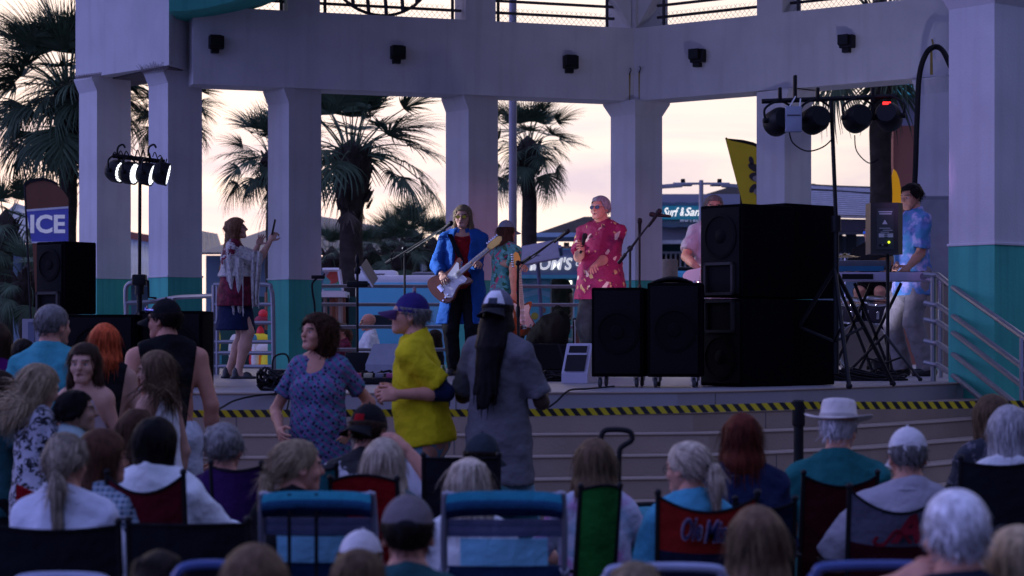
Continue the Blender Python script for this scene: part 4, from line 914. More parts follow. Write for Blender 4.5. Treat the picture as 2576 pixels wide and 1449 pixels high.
# ---------------------------------------------------------------- people: bodies grown from distance fields
class Field:
    """a distance field on a grid; shapes are blended in smoothly, then skinned (surface nets)"""
    def __init__(s, lo, hi, h):
        s.h = h; s.lo = np.array(lo, float); n = np.maximum(np.ceil((np.array(hi, float) - s.lo) / h).astype(int) + 1, 3); s.n = n
        s.F = np.full(tuple(n), 1.0, np.float32); s.ax = [(s.lo[i] + h * np.arange(n[i])).astype(np.float32) for i in range(3)]
    def sub(s, lo, hi):
        i0 = np.clip(np.floor((lo - s.lo) / s.h).astype(int), 0, s.n); i1 = np.clip(np.ceil((hi - s.lo) / s.h).astype(int) + 1, 0, s.n)
        if np.any(i1 <= i0): return None, None
        sl = tuple(slice(a, b) for a, b in zip(i0, i1)); return sl, (s.ax[0][sl[0]][:, None, None], s.ax[1][sl[1]][None, :, None], s.ax[2][sl[2]][None, None, :])
    def put(s, d, sl, k, mode='u'):
        a = s.F[sl]
        if mode == 'u':
            if k > 0: h = np.maximum(k - np.abs(a - d), 0) / k; s.F[sl] = np.minimum(a, d) - h * h * k * .25
            else: s.F[sl] = np.minimum(a, d)
        else:
            h = np.maximum(k - np.abs(a + d), 0) / k if k > 0 else 0; s.F[sl] = np.maximum(a, -d) + h * h * k * .25
    def skin(s):
        F = s.F; F = np.pad(F, 1, constant_values=1.0); n = F.shape; ins = F < 0
        c = np.zeros(tuple(k - 1 for k in n), np.int8); pos = np.zeros(c.shape + (3,), np.float32)
        for d in range(3):
            u, v = [q for q in range(3) if q != d]
            a = [slice(None)] * 3; b = [slice(None)] * 3; a[d] = slice(0, -1); b[d] = slice(1, None)
            fa, fb = F[tuple(a)], F[tuple(b)]; cr = (fa < 0) != (fb < 0); t = np.where(cr, fa / np.where(cr, fa - fb, 1), 0)
            for du in (0, 1):
                for dv in (0, 1):
                    sl = [slice(None)] * 3; sl[u] = slice(du, n[u] - 1 + du); sl[v] = slice(dv, n[v] - 1 + dv); q = tuple(sl)
                    m = cr[q]; c += m
                    pos[..., d] += np.where(m, t[q], 0); pos[..., u] += m * du; pos[..., v] += m * dv
        act = c > 0; idx = np.full(c.shape, -1, np.int64); idx[act] = np.arange(act.sum())
        ijk = np.argwhere(act); V = (ijk + pos[act] / c[act][:, None] - 1) * s.h + s.lo
        faces = []
        for d in range(3):
            u, v = (d + 1) % 3, (d + 2) % 3
            a = [slice(1, -1)] * 3; b = [slice(1, -1)] * 3; a[d] = slice(0, -1); b[d] = slice(1, None)
            ia, ib = ins[tuple(a)], ins[tuple(b)]; e = np.argwhere(ia != ib)
            if len(e) == 0: continue
            flip = ia[tuple(e.T)]; base = e.copy(); base[:, u] += 1; base[:, v] += 1
            g = lambda x, y: idx[tuple((base - np.array([x if q == u else y if q == v else 0 for q in range(3)])).T)]
            Q = np.stack([g(1, 1), g(0, 1), g(0, 0), g(1, 0)], 1); Q[~flip] = Q[~flip][:, ::-1]; faces.append(Q)
        return V, (np.concatenate(faces) if faces else np.zeros((0, 4), int))

def _np(v): return np.array(v, np.float32)
def cap_(a, b, ra, rb, k=.03, cuts=(), mode='u', sc=None): return ('c', _np(a), _np(b), ra, rb, k, cuts, mode, sc)
def ell_(c, r, M=None, k=.03, cuts=(), mode='u'): return ('e', _np(c), _np(r), None if M is None else np.array(M, np.float32), k, cuts, mode)
def fieldmesh(prims, h, infl=0.0, cuts=(), wrinkle=0.0, seed=0):
    lo = np.full(3, 1e9); hi = -lo
    for p in prims:
        if p[-1 if p[0] == 'e' else -2] != 'u': continue
        if p[0] == 'c': r = max(p[3], p[4]) + infl; l = np.minimum(p[1], p[2]) - r; u = np.maximum(p[1], p[2]) + r
        else: r = p[2].max() + infl; l = p[1] - r; u = p[1] + r
        lo = np.minimum(lo, l); hi = np.maximum(hi, u)
    f = Field(lo - 2 * h, hi + 2 * h, h)
    for p in prims:
        k = p[5] if p[0] == 'c' else p[4]; md = p[7] if p[0] == 'c' else p[6]; m = k + 2.5 * h
        if p[0] == 'c': r = max(p[3], p[4]) + infl + m; l = np.minimum(p[1], p[2]) - r; u = np.maximum(p[1], p[2]) + r
        else: r = p[2].max() + infl + m; l = p[1] - r; u = p[1] + r
        sl, P = f.sub(l, u)
        if sl is None: continue
        X, Y, Z = P; inf2 = infl if md == 'u' else 0.0
        if p[0] == 'c':
            a, b = p[1], p[2]; d = b - a; L2 = float(d @ d) + 1e-9; x, y, z = X - a[0], Y - a[1], Z - a[2]
            t = np.clip((x * d[0] + y * d[1] + z * d[2]) / L2, 0, 1)
            qx, qy, qz = x - t * d[0], y - t * d[1], z - t * d[2]
            if p[8] is not None: qx, qy, qz = qx / p[8][0], qy / p[8][1], qz / p[8][2]
            D = np.sqrt(qx * qx + qy * qy + qz * qz) - (p[3] + (p[4] - p[3]) * t) - inf2
            cuts_ = p[6]
        else:
            x, y, z = X - p[1][0], Y - p[1][1], Z - p[1][2]
            if p[3] is not None:
                M = p[3]; x, y, z = M[0, 0] * x + M[1, 0] * y + M[2, 0] * z, M[0, 1] * x + M[1, 1] * y + M[2, 1] * z, M[0, 2] * x + M[1, 2] * y + M[2, 2] * z
            r = p[2] + inf2; k0 = np.sqrt((x / r[0]) ** 2 + (y / r[1]) ** 2 + (z / r[2]) ** 2); k1 = np.sqrt((x / r[0] ** 2) ** 2 + (y / r[1] ** 2) ** 2 + (z / r[2] ** 2) ** 2)
            D = k0 * (k0 - 1) / np.maximum(k1, 1e-6); cuts_ = p[5]
        for (o, nrm) in cuts_: D = np.maximum(D, (X - o[0]) * nrm[0] + (Y - o[1]) * nrm[1] + (Z - o[2]) * nrm[2])
        f.put(D, sl, k, md)
    if wrinkle:        # hanging folds: ridges that run mostly down and slantwise, broken up by a slow warp
        X, Y, Z = f.ax[0][:, None, None], f.ax[1][None, :, None], f.ax[2][None, None, :]; s = seed * 1.7
        wp = 1.3 * np.sin(5.1 * Z + 3.7 * X + s) + 1.1 * np.sin(6.3 * Y - 4.1 * Z + 2 * s) + .7 * np.sin(11 * X + 9 * Z - s)
        rid = lambda q: (1 - np.abs(np.sin(q))) ** 2
        wr = 1.0 * rid(13 * X + 9 * Y + 4 * Z * np.sin(s) + wp) + .8 * rid(-7 * X + 11 * Y + 13 * Z + 1.4 * wp + s) + .7 * rid(9 * X - 6 * Y + 17 * Z - 1.2 * wp + 2 * s)
        f.F -= (wrinkle * (1.5 * wr - 1.0)).astype(np.float32)
    for (o, nrm) in cuts:
        X, Y, Z = f.ax[0][:, None, None], f.ax[1][None, :, None], f.ax[2][None, None, :]
        f.F = np.maximum(f.F, ((X - o[0]) * nrm[0] + (Y - o[1]) * nrm[1] + (Z - o[2]) * nrm[2]).astype(np.float32))
    return f.skin()
def np_mesh(name, V, Q, mats, mi=None, smooth=True):
    me = bpy.data.meshes.new(name); me.from_pydata(V.tolist(), [], Q.tolist())
    for m in (mats if isinstance(mats, (list, tuple)) else [mats]): me.materials.append(m)
    if mi is not None: me.polygons.foreach_set('material_index', np.asarray(mi, np.int32))
    if smooth: me.polygons.foreach_set('use_smooth', [True] * len(me.polygons))
    me.update(); return me
def V3(*a): return np.array(a, float)
def unit(v): v = np.asarray(v, float); return v / (np.linalg.norm(v) + 1e-9)
def rotx(a): c, s = math.cos(a), math.sin(a); return np.array([[1, 0, 0], [0, c, -s], [0, s, c]])
def roty(a): c, s = math.cos(a), math.sin(a); return np.array([[c, 0, s], [0, 1, 0], [-s, 0, c]])
def rotz(a): c, s = math.cos(a), math.sin(a); return np.array([[c, -s, 0], [s, c, 0], [0, 0, 1]])
def ik(a, b, l1, l2, hint):
    d = b - a; L = np.linalg.norm(d); L2 = min(max(L, abs(l1 - l2) + .02), (l1 + l2) * .995); u = d / (L + 1e-9); b = a + u * L2
    x = (l1 * l1 - l2 * l2 + L2 * L2) / (2 * L2); hh = math.sqrt(max(l1 * l1 - x * x, 1e-6)); w = np.asarray(hint, float); w = unit(w - u * (w @ u)); return a + u * x + w * hh, b

SKIN = {'fair': (.56, .31, .22), 'tan': (.44, .22, .14), 'pink': (.60, .28, .19), 'dark': (.06, .032, .022), 'olive': (.36, .21, .14)}
def skinm(k): return mat('skin_' + k, SKIN[k], .5, var=.08, scale=25, bump=.1, bscale=300, spec=.25)
lipm = mat('lips', (.37, .17, .145), .45); browm = mat('brow_hair', (.10, .065, .045), .8); eyew = mat('eye_white', (.42, .39, .37), .25); iris = mat('iris', (.03, .03, .035), .15)
browg = mat('brow_grey', (.35, .33, .32), .8); teeth_m = mat('teeth', (.7, .66, .6), .3)
def hairm(name, col): return mat('hair_' + name, col, .5, var=.45, scale=9, bump=.6, bscale=30, island=.6, spec=.06, stretch=(6, 6, 1.2))
HAIR = {'steel': (.30, .29, .31), 'blonde': (.34, .25, .15), 'palegold': (.40, .33, .25), 'silver': (.42, .40, .40), 'whiteh': (.66, .64, .66), 'grey': (.17, .16, .155), 'brown': (.042, .024, .016), 'dark': (.011, .008, .007), 'black': (.006, .005, .006),
        'red': (.40, .065, .022), 'auburn': (.07, .014, .008), 'lightbrown': (.11, .068, .04), 'chestnut': (.050, .022, .013), 'greybrown': (.16, .13, .11), 'copper': (.15, .075, .04)}

def hand_prims(curl=.5, spread=.10, s=1.0, thumb=.6, point=None):
    """hand along +x, palm towards -z, thumb side +y"""
    P = [ell_((.045, 0, 0), (.052, .040, .0155), None, .015), cap_((-.02, 0, 0), (.02, 0, 0), .027, .026, .02), cap_((.02, .02, -.004), (.075, .026, -.004), .014, .011, .012), cap_((.02, -.025, -.003), (.078, -.028, -.003), .013, .010, .012)]
    for i, (y, L) in enumerate(((.029, .072), (.0095, .082), (-.0105, .076), (-.029, .060))):
        a = (1.5 - i) * spread; p = V3(.086 - .004 * abs(i - 1), y, 0); r = .0092 if i < 3 else .008; ang = 0.0; cu = curl if (point is None or i != point) else .08
        for k, f_ in enumerate((.45, .31, .24)):
            ang += cu * (.75, 1.0, .75)[k]; d = V3(math.cos(ang) * math.cos(a), math.sin(a), -math.sin(ang)); q = p + d * L * f_; P.append(cap_(p, q, r, r * .93, .004)); p = q; r *= .93
    p = V3(.022, .034, -.008); d = unit(V3(.62, .72, -.35)); q = p + d * .040; P.append(cap_(p, q, .0135, .011, .012)); d2 = unit(V3(.80, .50 - thumb * .5, -.25 - thumb * .45)); P.append(cap_(q, q + d2 * .040, .0105, .0085, .005))
    return P
_hc = {}
def hand_mesh(curl, thumb, spread=.1, point=None):
    k = (curl, thumb, spread, point)
    if k not in _hc: _hc[k] = fieldmesh(hand_prims(curl, spread, 1, thumb, point), .0046)
    return _hc[k]
_headc = {}
def head_mesh(fem, mouth, age):
    """head in its own frame: +y is the face, +z up, centre between the ears; about .23 m tall"""
    k = (fem, mouth, age)
    if k in _headc: return _headc[k]
    j = .9 if fem else 1.0
    P = [ell_((0, -.012, .033), (.075, .095, .083), None, .0), ell_((0, .018, -.010), (.066, .074, .075), None, .03), ell_((0, .030, -.060), (.053 * j, .056, .048), None, .035), cap_((-.022 * j, .068, -.092), (.022 * j, .068, -.092), .019, .019, .025),
         cap_((-.030, .078, .022), (.030, .078, .022), .015, .015, .02), cap_((0, .086, .012), (0, .108, -.020), .009, .0125, .012), ell_((0, .104, -.026), (.0155, .013, .010), None, .008),
         ell_((-.040, .062, -.028), (.024, .022, .020), None, .02), ell_((.040, .062, -.028), (.024, .022, .020), None, .02),
         ell_((-.031, .092, .002), (.015, .014, .010), None, .012, (), 's'), ell_((.031, .092, .002), (.015, .014, .010), None, .012, (), 's'),
         cap_((-.018, .086, -.057), (.018, .086, -.057), .0068, .0068, .007), cap_((-.015, .084, -.068), (.015, .084, -.068), .0078, .0078, .007)]
    if mouth: P.append(ell_((0, .095, -.064), (.021, .020, .0105 if mouth < 2 else .017), None, .004, (), 's'))
    else: P.append(cap_((-.022, .0945, -.0622), (.022, .0945, -.0622), .0022, .0022, .003, (), 's'))
    for s_ in (-1, 1): P += [ell_((s_ * .077, -.008, -.006), (.010, .020, .032), rotz(s_ * -.35), .008), ell_((s_ * .083, -.004, -.004), (.006, .010, .018), None, .006, (), 's')]
    V, Q = fieldmesh(P, .0062)
    C_ = V[Q].mean(1); mi = np.zeros(len(Q), int)
    lip = (np.abs(C_[:, 0]) < .021) & (C_[:, 1] > .080) & (np.abs(C_[:, 2] + .0625) < .0115 - .30 * np.abs(C_[:, 0])); mi[lip] = 1
    br = (np.abs(np.abs(C_[:, 0]) - .033) < .020) & (C_[:, 1] > .062) & (C_[:, 2] > .0215 - .10 * np.abs(np.abs(C_[:, 0]) - .028)) & (C_[:, 2] < .029 - .10 * np.abs(np.abs(C_[:, 0]) - .028)); mi[br] = 2
    _headc[k] = (V, Q, mi); return _headc[k]

def strands(V, Q, n, L, flow, rng, w=.0024, lift=.35, jitter=.25, curl=0.0, seg=5):
    """thin locks of hair laid over the hair's surface and following the flow"""
    T = np.concatenate([Q[:, [0, 1, 2]], Q[:, [0, 2, 3]]]); A, B, C2 = V[T[:, 0]], V[T[:, 1]], V[T[:, 2]]; N = np.cross(B - A, C2 - A); ar = np.linalg.norm(N, axis=1); N = N / (ar[:, None] + 1e-12)
    pick = rng.choice(len(T), n, p=ar / ar.sum()); u = rng.random((n, 1)); v = rng.random((n, 1)); sw_ = (u + v) > 1; u = np.where(sw_, 1 - u, u); v = np.where(sw_, 1 - v, v)
    p = A[pick] + u * (B - A)[pick] + v * (C2 - A)[pick]; nn = N[pick]; fl = flow(p) + rng.normal(0, jitter, (n, 3)); fl = fl - nn * (fl * nn).sum(1, keepdims=True) * .9
    d = fl / (np.linalg.norm(fl, axis=1, keepdims=True) + 1e-9); d = d + nn * lift * rng.random((n, 1)); side = np.cross(d, nn); side /= np.linalg.norm(side, axis=1, keepdims=True) + 1e-9
    LL = L * (.6 + .7 * rng.random((n, 1))); p = p - nn * .002; pts = []; ph = rng.random((n, 1)) * 6.28
    for k in range(seg + 1):
        ww = w * (1 - .75 * (k / seg) ** 2); off = side * np.sin(ph + k * 1.9) * curl + nn * np.cos(ph + k * 1.9) * curl
        pts += [p + off - side * ww, p + off + side * ww]; d = d + np.array([0, 0, -1.0]) * .16 - nn * .10 * lift; d /= np.linalg.norm(d, axis=1, keepdims=True); p = p + d * LL / seg
    P_ = np.stack(pts, 1); m = 2 * (seg + 1); base = (np.arange(n) * m)[:, None, None]; q = np.array([[2 * k, 2 * k + 1, 2 * k + 3, 2 * k + 2] for k in range(seg)])[None]
    return P_.reshape(-1, 3), (base + q).reshape(-1, 4)
def merge(parts):
    Vs, Qs, o = [], [], 0
    for V, Q in parts: Vs.append(V); Qs.append(Q + o); o += len(V)
    return np.concatenate(Vs), np.concatenate(Qs)

def hair_geo(style, L, rng, dens=1.0):
    """returns vertices and faces in the head frame"""
    hl = [((0, .030, 0), unit((0, 1, -.9)))]       # front hairline
    th = {'crop': .009, 'short': .011, 'long': .013, 'straight': .013, 'wind': .012, 'pony': .010, 'lowpony': .010, 'curly': .024, 'shag': .026, 'bob': .018, 'bun': .010, 'fringe': .008, 'locs': .012, 'thin': .005}[style]
    low = {'crop': -.070, 'short': -.078, 'pony': -.085, 'lowpony': -.085, 'bun': -.085, 'fringe': -.085, 'thin': -.06}.get(style, -.12)
    if style == 'fringe': hl = [((0, .030, .0), unit((0, 1, -.9))), ((0, 0, -.0), unit((0, -.2, 1)))]
    P = [ell_((0, -.014, .035), (.077 + th, .098 + th, .084 + th), None, 0, hl + [((0, 0, low), (0, 0, -1))])]
    flow = lambda p: np.stack([p[:, 0] * .4, -.7 - p[:, 1] * 2, -.55 + p[:, 2] * -2.5], 1)
    nst, sl, jit, crl, lift = 620, .05, .34, .0, .28
    down = lambda p: np.stack([p[:, 0] * 1.5 * (p[:, 2] > .03), -.25 * (p[:, 2] > .02) - .05 + 0 * p[:, 0], -1.0 + 0 * p[:, 0]], 1)
    if style in ('long', 'straight', 'wind'):
        for s_ in (-1, 1):
            P += [cap_((s_ * .066, .0, .05), (s_ * .078, -.012, -.09), .024, .030, .03), cap_((s_ * .078, -.012, -.09), (s_ * (.080 if style == 'straight' else .098), -.02 - .04 * (style == 'wind'), -max(L, .14 if style != 'wind' else .11)), .030 - .008 * (style == 'wind'), .022 - .008 * (style == 'wind'), .03)]
        P += [cap_((0, -.055, .0), (0, -.085, -.12), .072, .066, .04, (), 'u', (1.15, .75, 1)), cap_((0, -.08, -.12), (0, -.085, -max(L, .15)), .066, .042, .05, (), 'u', (1.35, .7, 1))]
        nst, sl, jit, lift = 900, .13, .10, .12; flow = down
    elif style == 'bob':
        P += [cap_((0, -.04, .0), (0, -.06, -L), .085, .070, .04, (), 'u', (1.1, .85, 1))] + [cap_((s_ * .07, .005, .04), (s_ * .078, .0, -L), .028, .026, .03) for s_ in (-1, 1)]
        nst, sl, jit, lift = 650, .09, .16, .18; flow = down
    elif style in ('curly', 'shag'):
        P += [cap_((0, -.03, .0), (0, -.06 - .16 * (L > .2), -L), .092, .085, .05, (), 'u', (1.2, .9, 1))]
        for i in range(46):
            a = rng.uniform(0, 6.28); z = rng.uniform(-L, .10); y = -.02 + .085 * math.sin(a)
            if y > .055 and z < .06: continue
            rr_ = .10 * math.sqrt(max(1 - (max(z, 0) / .13) ** 2, .05)); P.append(ell_((rr_ * 1.02 * math.cos(a), -.03 + rr_ * math.sin(a) * 1.0, z), (rng.uniform(.018, .032),) * 3, None, .012, hl))
        nst, sl, jit, crl, lift = 1100, .07, .55, .006, .5; flow = down
    elif style in ('pony', 'lowpony'):
        tz = .005 if style == 'pony' else -.045; s_ = rng.uniform(-.012, .012)
        P += [cap_((0, -.112, tz), (s_, -.150, tz - .01), .018, .024, .012), cap_((s_, -.150, tz - .01), (s_ * 2, -.150, tz - .06), .026, .034, .02), cap_((s_ * 2, -.150, tz - .06), (s_ * 3, -.135, tz - L), .034, .016, .02)]
        nst, sl, jit, lift = 700, .10, .10, .12
        flow = lambda p: np.where((p[:, 1:2] < -.118), np.array([[0, -.05, -1.0]]), np.stack([-p[:, 0] * 6, -.9 + 0 * p[:, 0], (tz - p[:, 2]) * 5], 1))
    if style in ('short', 'bob', 'long', 'pony', 'lowpony'):      # uneven mass
        for i in range(22):
            a = rng.uniform(0, 6.28); z = rng.uniform(-.05, .10); rr_ = math.sqrt(max(1 - (z / .125) ** 2, .02)); x, y = .080 * rr_ * math.cos(a), -.014 + .100 * rr_ * math.sin(a)
            if y > .035 and z < .07: continue
            P.append(ell_((x, y, .022 + z * .85), (rng.uniform(.012, .021),) * 3, None, .012, hl))
    if style == 'bun':
        P += [ell_((0, -.075, .095), (.045, .045, .038), None, .02)]; nst = 500; flow = lambda p: np.stack([-p[:, 0] * 6, -.8 + 0 * p[:, 0], .6 + 0 * p[:, 0]], 1)
    elif style == 'locs':
        for i in range(44):
            a = math.pi * (1.02 + .96 * i / 43) + rng.uniform(-.05, .05) ; x, y = .085 * math.cos(a), -.015 + .10 * math.sin(a); l2 = L * rng.uniform(.8, 1.05)
            P += [cap_((x * .8, y * .8, .03), (x * 1.1, y * 1.08, -.08), .012, .012, .006), cap_((x * 1.1, y * 1.08, -.08), (x * .8 + rng.uniform(-.02, .02), y * .9 - .105, -.20), .012, .012, .006), cap_((x * .8, y * .9 - .105, -.20), (x * .55 + rng.uniform(-.03, .03), y * .5 - .17, -l2), .013, .009, .006)]
        nst, sl, jit, lift = 260, .08, .2, .1; flow = down
    V, Q = fieldmesh(P, .0085 if style not in ('locs',) else .010, wrinkle=.0016 if style not in ('crop', 'thin') else .0, seed=rng.integers(0, 99))
    S_ = strands(V, Q, int(nst * dens), sl, flow, rng, lift=lift, jitter=jit, curl=crl)
    parts = [(V, Q), S_]
    if style == 'wind':                                  # locks blown out to one side
        m = V[:, 2] < -.02; sub = Q[m[Q].all(1)]
        if len(sub): parts.append(strands(V, sub, int(130 * dens), .22, lambda p: np.stack([-1.0 + 0 * p[:, 0], -.25 + 0 * p[:, 0], -.05 + 0 * p[:, 0]], 1), rng, lift=.5, jitter=.28, seg=6, w=.003))
        fly = strands(V, Q, int(110 * dens), sl * .8, flow, rng, lift=1.1, jitter=.6, w=.0013); parts.append(fly)
    return merge(parts)

def cap_hat(kind, m, m2, parent, M, o, back=False, logo=None, panel=None):
    """baseball cap as a part of the wearer: dome, bill, band"""
    b = MB(); prof = [(.0865, -.012)] + [(.0865 * math.cos(a), .105 * math.sin(a)) for a in np.linspace(0, 1.45, 9)] + [(.002, .1055)]
    b.lathe(prof, (0, -.012, .030), None, 22, 1.0, 1.17)
    def surf(u, v):
        a = (u - .5) * 1.75; r0 = .085; r1 = .085 + .080 * (1 - (2 * u - 1) ** 2) ** .6
        r = r0 + (r1 - r0) * v; return (r * math.sin(a) * 1.0, (-.012 + .098 - .085) + r * math.cos(a) * 1.0 + .016, .022 - .035 * v * (.5 + abs(2 * u - 1)) - .006 * v)
    b.m = 1; b.grid(surf, 12, 5, .004); b.m = 0
    b.lathe([(.006, 0), (.006, .006), (.002, .009)], (0, -.012, .134), None, 8)
    if back == 'strap':   # gap and strap at the back of a cap worn forwards
        b.m = 1; b.lathe([(.030, 0), (.030, .004)], (0, -.112, .038), Matrix.Rotation(R(90), 3, 'X'), 16, 1.25, .8); b.m = 0
    if panel is not None:
        b.m = 3
        def pn(u, v):
            a = (u - .5) * 1.75 * (1 - .35 * v); z = -.008 + .108 * v; r = .0875 * math.sqrt(max(1 - (max(z, 0) / .108) ** 2, .0)) if v < 1 else .004; return (r * math.sin(a), -.012 + r * math.cos(a) * 1.175, .030 + z)
        b.grid(pn, 12, 10, -.002); b.m = 0
    if logo is not None:
        b.m = 2; s_ = -1 if back is True else 1
        def lg(u, v):
            a = (u - .5) * .62; z = .042 + .036 * v; r = .0905 * math.cos(math.asin(min((z - .03) / .108, .99))); return (r * math.sin(a), (-.012 + r * math.cos(a) * 1.175), z)
        b.grid(lg, 6, 4, -.0025); b.m = 0
    rot = M if back is not True else M @ rotz(math.pi)
    if back is True: b.v = [(x, y + .024, z) for x, y, z in b.v]
    V = np.array(b.v) @ np.array(rot).T + o; b.v = [tuple(x) for x in V]
    return b.build('cap', [m, m2, logo or m, panel or m], parent, 50)

def addcut(p, c): p = list(p); i = 6 if p[0] == 'c' else 5; p[i] = tuple(p[i]) + (c,); return tuple(p)
def person(label, px, Y, top_py, yaw, H, z0=None, sex='m', skin='fair', g=1.0, belly=0.0, pose='stand', seat=.42, lean=0.0, twist=0.0, roll=0.0, head=(0, 0), hroll=0.0, hair=('short', 'brown', .2), mouth=0,
           arms=('down', 'down'), hands=(.5, .5), top=None, bottom=None, shoes='dark', hat=None, glasses=None, group=None, stance=(.10, 0.0), dens=1.0, brow=None, h=.0135, seed=None, knee=None, detail=True, hs=1.0, sandals=False, ring=None, feet_dx=(0, 0), layers=()):
    """a standing or seated person; px/Y say where, top_py the picture row of the crown of the head"""
    seed = seed if seed is not None else int(px * 7 + Y * 13) % 9973; rng = np.random.default_rng(seed)
    fem = sex == 'f'; wz = W(px, top_py, Y).z; seated = pose == 'sit'
    def crown_of(H_):
        u_ = H_ / 1.75; c_ = 1.18 if H_ < 1.45 else (1.08 if H_ < 1.56 else 1.0); T_ = rotz(twist) @ rotx(-lean) @ roty(roll)
        nk_ = T_ @ V3(0, -.012 * u_, .535 * u_); hm_ = rotz(head[0]) @ rotx(-head[1])
        return nk_[2] + (T_ @ V3(0, .012 * u_, 0))[2] + (hm_ @ V3(0, .018 * u_, 0))[2] + .145 * u_ + .118 * u_ * c_ * hs * (.97 if fem else 1) * .985
    if seated:
        H = H or (1.64 if fem else 1.74); floor = z0 or 0.0
        seat = min(max(wz - floor - crown_of(H) - .085 * H / 1.75, .10), .75); z0 = wz - crown_of(H) - .085 * H / 1.75 - seat
    elif H is None:
        H = 1.7
        for _ in range(6): H = (wz - z0) / ((crown_of(H) + .525 * H) / H)
    u = H / 1.75; ch = 1.18 if H < 1.45 else (1.08 if H < 1.56 else 1.0); hsc = u * ch * hs * (.97 if fem else 1.0) * .985
    hip = .525 * H if pose != 'sit' else seat + .085 * u
    T = rotz(twist) @ rotx(-lean) @ roty(roll); o = V3(0, 0, hip)
    tp = lambda x, y, z: o + T @ V3(x * u, y * u, z * u)
    sw = (.148 if fem else .172) * (1 + (g - 1) * .5)
    neck = tp(0, -.012, .535); shz = .458
    hd = T.T @ V3(0, 0, 1); HM = rotz(head[0]) @ rotx(-head[1]) @ roty(hroll)
    hc = neck + T @ V3(0, .012, .0) * u + HM @ V3(0, .018, 0) * u + V3(0, 0, .145) * u + (T @ V3(0, 0, .0))
    # where to stand so the crown shows at top_py
    crown = hc[2] + .118 * hsc
    w = W(px, top_py, Y)
    base = Vector((w.x, Y, w.z - crown)) if z0 is None else Vector((w.x, Y, z0))
    root = thing('person', label, 'person', base, yaw, group); Mi = np.array(Matrix.Rotation(-yaw, 3, 'Z'))
    loc = lambda p: Mi @ (np.array(p) - np.array(base))
    sk = skinm(skin)
    B = []
    gb = g
    chest = (ell_(tp(0, .0, .365), (.158 * u * gb * (.93 if fem else 1), .112 * u * gb, .175 * u), T, .05), ell_(tp(0, .005, .16), (.140 * u * gb * (.92 if fem else 1), .104 * u * gb, .16 * u), T, .07), ell_(tp(0, -.008, -.01), (.165 * u * gb * (1.04 if fem else 1), .122 * u * gb, .125 * u), T, .06))
    tors = list(chest)
    if belly: tors.append(ell_(tp(0, .055, .12), (.135 * u * gb, (.09 + belly) * u, .15 * u), T, .06))
    if fem and H > 1.5: tors += [ell_(tp(s_ * .072, .085 * gb, .325), (.070 * u * gb, .058 * u * gb, .065 * u), T, .04) for s_ in (-1, 1)]
    Sh = {s_: tp(s_ * sw, -.005, shz) for s_ in (-1, 1)}
    shl = [cap_(tp(0, -.01, .497), Sh[s_], .058 * u * gb ** .6, .053 * u * (.9 if fem else 1) * gb ** .5, .05) for s_ in (-1, 1)]
    trap = [cap_(tp(s_ * .025, -.02, .565), tp(s_ * .13, -.018, .505), .032 * u, .026 * u, .05) for s_ in (-1, 1)]
    nk = [cap_(tp(0, -.022, .50), hc + HM @ V3(0, -.020, -.03) * hsc, .058 * u * (.86 if fem else 1) * gb ** .4, .052 * u * (.86 if fem else 1), .035)]
    l1, l2 = .292 * u, .262 * u; AR = {}
    aw = (.86 if fem else 1.0) * gb ** .6
    for i, s_ in enumerate((-1, 1)):       # -1: the person's left arm, +1 right arm
        a = arms[i]; S_ = Sh[s_]
        hint = V3(s_ * .5, -.8, -.3)
        if isinstance(a, str):
            t_ = {'down': S_ + V3(s_ * .085, .05, -.53) * u, 'downback': S_ + V3(s_ * .10, -.08, -.52) * u, 'lap': o + V3(s_ * .12, .30, .10) * u, 'rest': o + V3(s_ * .24, .34, .18) * u, 'fold': S_ + T @ V3(-s_ * .20, .22, -.28) * u,
                  'bend': S_ + T @ V3(s_ * .02, .30, -.26) * u, 'fwd': S_ + T @ V3(s_ * .03, .42, -.22) * u, 'up': S_ + V3(s_ * .12, .25, .32) * u, 'chin': hc + HM @ V3(s_ * .03, .07, -.16) * u, 'face': hc + HM @ V3(s_ * .14, .06, -.13) * u, 'hip': o + V3(s_ * .19, .05, .12) * u}[a]
            if a == 'hip': hint = V3(s_ * 1, -.4, 0)
            if a in ('up', 'chin', 'face'): hint = V3(s_ * .8, .3, -.9)
        else:
            t_ = loc(a[0]) if len(a) < 3 or not isinstance(a[0], float) else np.array(a) * u
            if len(a) == 2: hint = np.array(a[1], float)
        el_, wr = ik(S_, np.asarray(t_, float), l1, l2, hint); AR[s_] = (S_, el_, wr)
    arm_p = []
    for s_, (S_, E_, W_) in AR.items():
        arm_p += [cap_(S_, E_, .051 * u * aw, .041 * u * aw, .03), cap_(E_, E_ + (W_ - E_) * .35, .041 * u * aw, .041 * u * aw, .02), cap_(E_ + (W_ - E_) * .35, W_, .041 * u * aw, .027 * u * (aw ** .5), .02)]
    # legs
    LG = {}; k1, k2 = .245 * H, .246 * H; leg_p = []
    for i, s_ in enumerate((-1, 1)):
        Hp = o + rotz(twist) @ V3(s_ * .092, -.005, -.02) * u
        if pose == 'sit':
            kn = Hp + V3(s_ * .05, .98, .06 if knee is None else knee) * k1; an = kn + V3(s_ * .01, .10, -1) * min(k2, kn[2] - .09 * u if z0 is not None else k2); an[2] = max(an[2], .075 * u if z0 is not None else an[2])
        else:
            an = V3(s_ * stance[0] * u + feet_dx[i] * u, -.02 * u + (stance[1] * s_ * u), .078 * u); kn, an = ik(Hp, an, k1, k2, V3(s_ * .12, 1, 0))
        LG[s_] = (Hp, kn, an)
        lw = gb ** .6
        leg_p += [cap_(Hp, kn, .088 * u * lw, .060 * u * lw, .05), cap_(kn, kn + (an - kn) * .35, .058 * u * lw, .060 * u * lw, .03), cap_(kn + (an - kn) * .35, an, .058 * u * lw, .036 * u, .03)]
